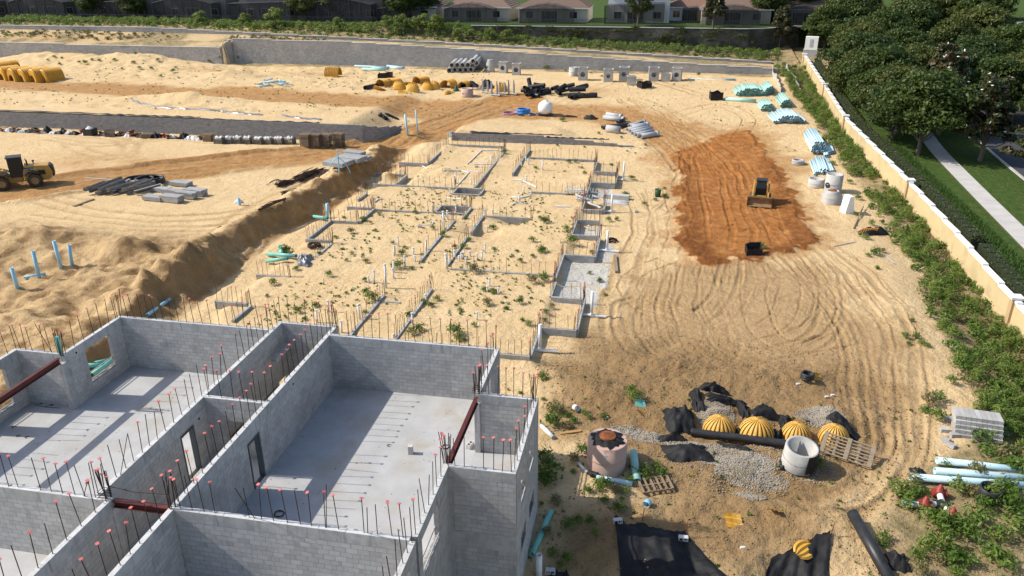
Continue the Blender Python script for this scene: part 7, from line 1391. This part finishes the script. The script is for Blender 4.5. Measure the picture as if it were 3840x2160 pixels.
p = (27.8, 163.0, zat(27.8, 163.0)); o = empty('utility_box', p, R_(-12), 'white utility box behind the far end of the yellow wall', 'box'); b = MB(); b.box(-1.15, -.9, 1.3, 1.15, .9, 3.6); b.build('cabinet', M_WHT, o); b = MB(); b.box(-.3, -.95, 1.8, .25, -.91, 3.2); b.build('meter', M_GREYP, o); b = MB(); b.box(-1.3, -1.05, -.5, 1.3, 1.05, 1.299); b.build('plinth', M_RCP, o)
b = MB(); p = (37.0, 122.0, zat(37, 122)); b.tube([(0, 0, 0), (0, 0, 6.2), (.6, 0, 6.7), (2.4, 0, 7.0)], [.1, .08, .06, .05], 8); b.box(2.2, -.12, 6.95, 2.9, .12, 7.05); tag(b.build('street_light', M_GREYP, loc=p), 'grey curved street light among the oaks by the road', 'street light')
# ------------------------------------------------------------------ single weeds on the sand
WM = [bulk('weed', *leaves(230, [(random.uniform(-.14, .14), random.uniform(-.14, .14), random.uniform(.12, .36), .3, .3, .26) for _ in range(5)]+[(0, 0, .2, .4, .4, .3)], .07, 200+k, flat=.4, shell=.1, asp=.35), (ML_WEED, ML_WEED, ML_WEED, ML_DRY, ML_TALL, ML_TALL)[k]) for k in range(6)]
WS = [(1, 1, x, y, s) for x, y, s in ((960, 900, 1.4), (1245, 715, .9), (885, 745, .7), (1075, 770, 1.2), (300, 1100, 2.0), (545, 1135, .8), (640, 1110, .8), (1110, 1195, 1.1), (1420, 1250, 1.8), (1470, 1120, 1.2), (1085, 780, .9), (805, 950, .9), (740, 1335, 1.1), (180, 1420, 1.1), (2195, 1300, 1.7), (1885, 930, 1.2), (1600, 700, .9), (1780, 860, .9), (2090, 1050, 1.2), (2140, 980, 1.0), (2380, 860, 1.2), (2000, 1050, 1.0), (1200, 880, .7), (1640, 990, .7), (1380, 1010, .7), (910, 1180, .7), (1565, 1260, .9), (1100, 1385, .8), (1915, 665, 1.2), (970, 1110, .7), (1500, 1050, .8), (2110, 750, .7), (2400, 1065, .8), (2560, 780, 1.2), (1230, 545, .5), (1155, 800, .6), (2500, 90, 1.3), (400, 1270, 1.0))]
WS += [(2, 1, x, y, s) for x, y, s in ((330, 795, 1.5), (605, 1010, 1.9), (300, 1090, 1.8), (195, 985, 1.2), (700, 245, .8), (735, 312, 1.0), (240, 250, .9), (1205, 360, 1.4), (1150, 530, 1.5), (1530, 455, .8), (1530, 545, 1.2), (1440, 570, 1.0), (1335, 610, .9), (970, 780, 1.0), (1050, 770, .9), (550, 870, 1.1), (210, 1135, .8), (80, 1190, .9), (200, 1400, 1.6), (310, 1380, 1.5), (880, 1390, .9), (780, 1310, .7), (570, 190, 1.1), (640, 190, 1.0), (1000, 215, .9), (1090, 30, .7), (730, 35, .6), (1340, 15, .8), (1240, 95, .5), (1160, 75, .5), (50, 1085, .7), (280, 745, .7), (800, 1100, .9), (2505, 1050, 1.7), (455, 20, .7))]
WS += [(1, 2, x, y, s) for x, y, s in ((1170, 130, 1.9), (1110, 60, 1.2), (1820, 130, 1.0), (1760, 190, 1.0), (2330, 170, 1.3), (2000, 470, 2.0), (2050, 530, 1.3), (1640, 440, 1.3), (1560, 470, 1.2), (600, 185, 1.0), (420, 250, 1.1), (830, 90, .6), (905, 60, .6), (1540, 290, 1.0), (1690, 150, 1.0), (2520, 215, .8), (2060, 240, .8), (1100, 270, .9), (110, 90, .6), (490, 320, .8), (2190, 390, .7), (2300, 30, 1.0), (2390, 50, 1.0))]
WS += [(2, 2, x, y, s) for x, y, s in ((85, 160, 1.1), (170, 380, 1.0), (400, 200, .8), (340, 250, .8), (100, 330, .7), (330, 330, .7), (300, 920, 1.3), (1235, 1110, 1.6), (1200, 1050, 1.1), (430, 1250, 1.9), (400, 1380, 1.9), (560, 1300, .9), (630, 1355, 1.0), (740, 1270, .8), (920, 1300, .8), (775, 1320, .7), (570, 1410, .9), (310, 1125, .6), (580, 140, .6), (940, 80, .7))]
WS += [(2, 3, x, y, s) for x, y, s in ((310, 300, 1.6), (370, 430, 2.2), (330, 520, 1.8), (620, 300, 1.2), (710, 220, 1.2), (620, 410, .6), (870, 530, 1.1), (940, 560, 1.2), (760, 600, .9), (880, 600, .7), (1050, 600, 1.0), (1130, 620, .9), (920, 690, .9), (1310, 450, 1.6), (1500, 430, 1.2), (1450, 360, .9), (1080, 800, 1.2), (440, 710, 1.1), (560, 960, 1.2), (660, 900, .8), (780, 915, .8), (840, 1020, .7), (540, 1300, 1.0), (420, 1240, .9), (350, 1030, 1.0), (500, 1360, .7), (1190, 500, 1.0))]
WS += [(3, 3, x, y, s) for x, y, s in ((1340, 650, 2.0), (1420, 700, 1.8), (1400, 770, 1.4), (1530, 620, 1.3), (1470, 520, 1.2), (1700, 960, 2.4), (1620, 880, 1.6), (1900, 950, 1.6), (1800, 1020, 1.7), (2080, 920, 2.0), (1900, 600, 1.6), (2050, 640, 1.4), (2250, 660, 2.0), (2400, 620, 2.0), (1580, 1200, 1.6), (1500, 1270, 1.2), (1740, 1180, 1.9), (1850, 1320, 1.6), (1720, 1300, 1.3), (2020, 1080, 1.9), (2300, 1100, 1.8), (2250, 1250, 1.8), (1160, 1090, 1.0), (1150, 1140, .8), (510, 360, 1.2), (2100, 420, 1.5), (1780, 340, 1.2), (2000, 1330, 1.4), (2350, 1350, 2.0), (2450, 800, 2.2), (2500, 1000, 2.4), (2150, 790, 1.8), (1540, 1420, 1.2), (1900, 1430, 1.2))]
WS += [(3, 2, x, y, s) for x, y, s in ((1380, 510, 1.0), (1480, 510, 1.0), (1540, 570, 1.0), (1450, 340, .7), (1600, 590, .9), (1620, 1180, 1.6), (1700, 1130, 1.5), (1580, 1250, 1.2), (1690, 1320, 1.6), (1410, 570, .7), (1830, 960, 1.2))]
WS += [(3, 1, x, y, s) for x, y, s in ((1080, 1120, 1.6), (1150, 1090, 1.2), (1100, 1260, .8), (1000, 1130, 1.0), (920, 930, .9), (1040, 820, 1.2), (890, 720, .9), (820, 400, 1.3), (270, 70, .6), (640, 210, 1.5), (910, 560, 1.4), (990, 960, 1.3), (1120, 690, .8))]
WS += [(0, 0, x, y, s) for x, y, s in ((860, 650, 2.0), (1000, 620, 1.6), (800, 640, 1.3), (620, 590, 1.1), (1150, 610, 1.3), (1345, 640, 1.5), (1405, 695, 1.5), (1525, 695, 1.3), (1590, 620, 1.6), (1770, 690, 1.2), (1740, 730, 1.6), (1620, 770, 1.0), (1800, 790, .9), (600, 650, 1.2), (550, 580, 1.4), (480, 610, 1.0), (1230, 700, 1.0), (2115, 610, 2.0), (2220, 600, 1.8), (1360, 545, 1.4), (930, 610, 1.2), (2400, 580, 1.5))]
WS += [(2, 0, x, y, s) for x, y, s in ((345, 690, 2.4), (795, 740, 1.0), (905, 775, 1.0), (505, 1220, 1.6), (2100, 1220, .6), (1100, 1390, .8), (870, 1350, .8), (1630, 850, .7), (540, 720, 1.0), (1875, 760, 1.3))]
lab = {True: 'small green weed rooted in the sand among the foundations', False: 'leafy green weed on the churned ground right of the building'}
for k, (i, j, x, y, s) in enumerate(WS):
    p = C(i, j, x, y); grp = 'weeds at the far side of the site' if j == 0 else ('weeds among the foundations' if (i, j) in ((1, 1), (2, 1), (1, 2)) else 'weeds on the near right ground')
    lb = 'scrubby weed on the far sand below the back walls' if j == 0 else lab[(i, j) in ((1, 1), (2, 1), (1, 2))]
    o = inst('weed', WM[(0, 4, 1, 5, 2, 4)[k % 6] if k % 7 else 3], p-Vector((0, 0, .03)), (0, 0, random.uniform(0, 6))); s *= .85; o.scale = (s, s, s*random.uniform(.8, 1.2)); tag(o, lb, 'weed', grp)
# tiny tufts nobody could count
q = random.Random(44); tp = []
for _ in range(1500):
    x = q.uniform(-26, -7); y = q.uniform(41, 76) if q.random() < .93 else q.uniform(76, 92)
    if float(vnoise(np.array([x]), np.array([y]), 4, 55)[0]) > .42: tp.append((x, y, q.uniform(.07, .2)))
for _ in range(500): x = q.uniform(-8, 17); y = q.uniform(24, 40) if q.random() < .5 else q.uniform(96, 140); tp.append((x, y, q.uniform(.06, .16)))
for _ in range(500): tp.append((q.uniform(-110, -30), q.uniform(100, 144), q.uniform(.1, .25)))
weedmass('weed_tufts', 'tiny scattered weed tufts sprouting from the sand', tp, 9, .07, ML_WEED, 1.0, 12)
# loose clods of damp soil
cq = np.random.default_rng(8); n = 9000; x = cq.uniform(-9, 16, n); y = cq.uniform(22, 50, n)
keep = (inpoly(x, y, DAMP)+2*(fbm(x, y, 2, 3, 5)-.5) > -1.0); x, y = x[keep], y[keep]; n = len(x); s = cq.uniform(.02, .075, n)*cq.random(n)**.3
base = np.array([(1, 0, 0), (-1, 0, 0), (0, 1, 0), (0, -1, 0), (0, 0, 1), (0, 0, -1)], float); tri = np.array([(0, 2, 4), (2, 1, 4), (1, 3, 4), (3, 0, 4), (2, 0, 5), (1, 2, 5), (3, 1, 5), (0, 3, 5)])
V = base[None]*s[:, None, None]*cq.uniform(.6, 1.3, (n, 6, 1))+np.stack([x, y, zi(x, y)+s*.3], 1)[:, None]
tag(inst('soil_clods', bulk('soil_clods', V.reshape(-1, 3), (tri[None]+(np.arange(n)*6)[:, None, None]).reshape(-1, 3), mat('clod_soil', (.28, .19, .10), (.2, .13, .065), rough=1, sc=1))), 'loose brown clods strewn over the churned ground', 'clods', kind='stuff')
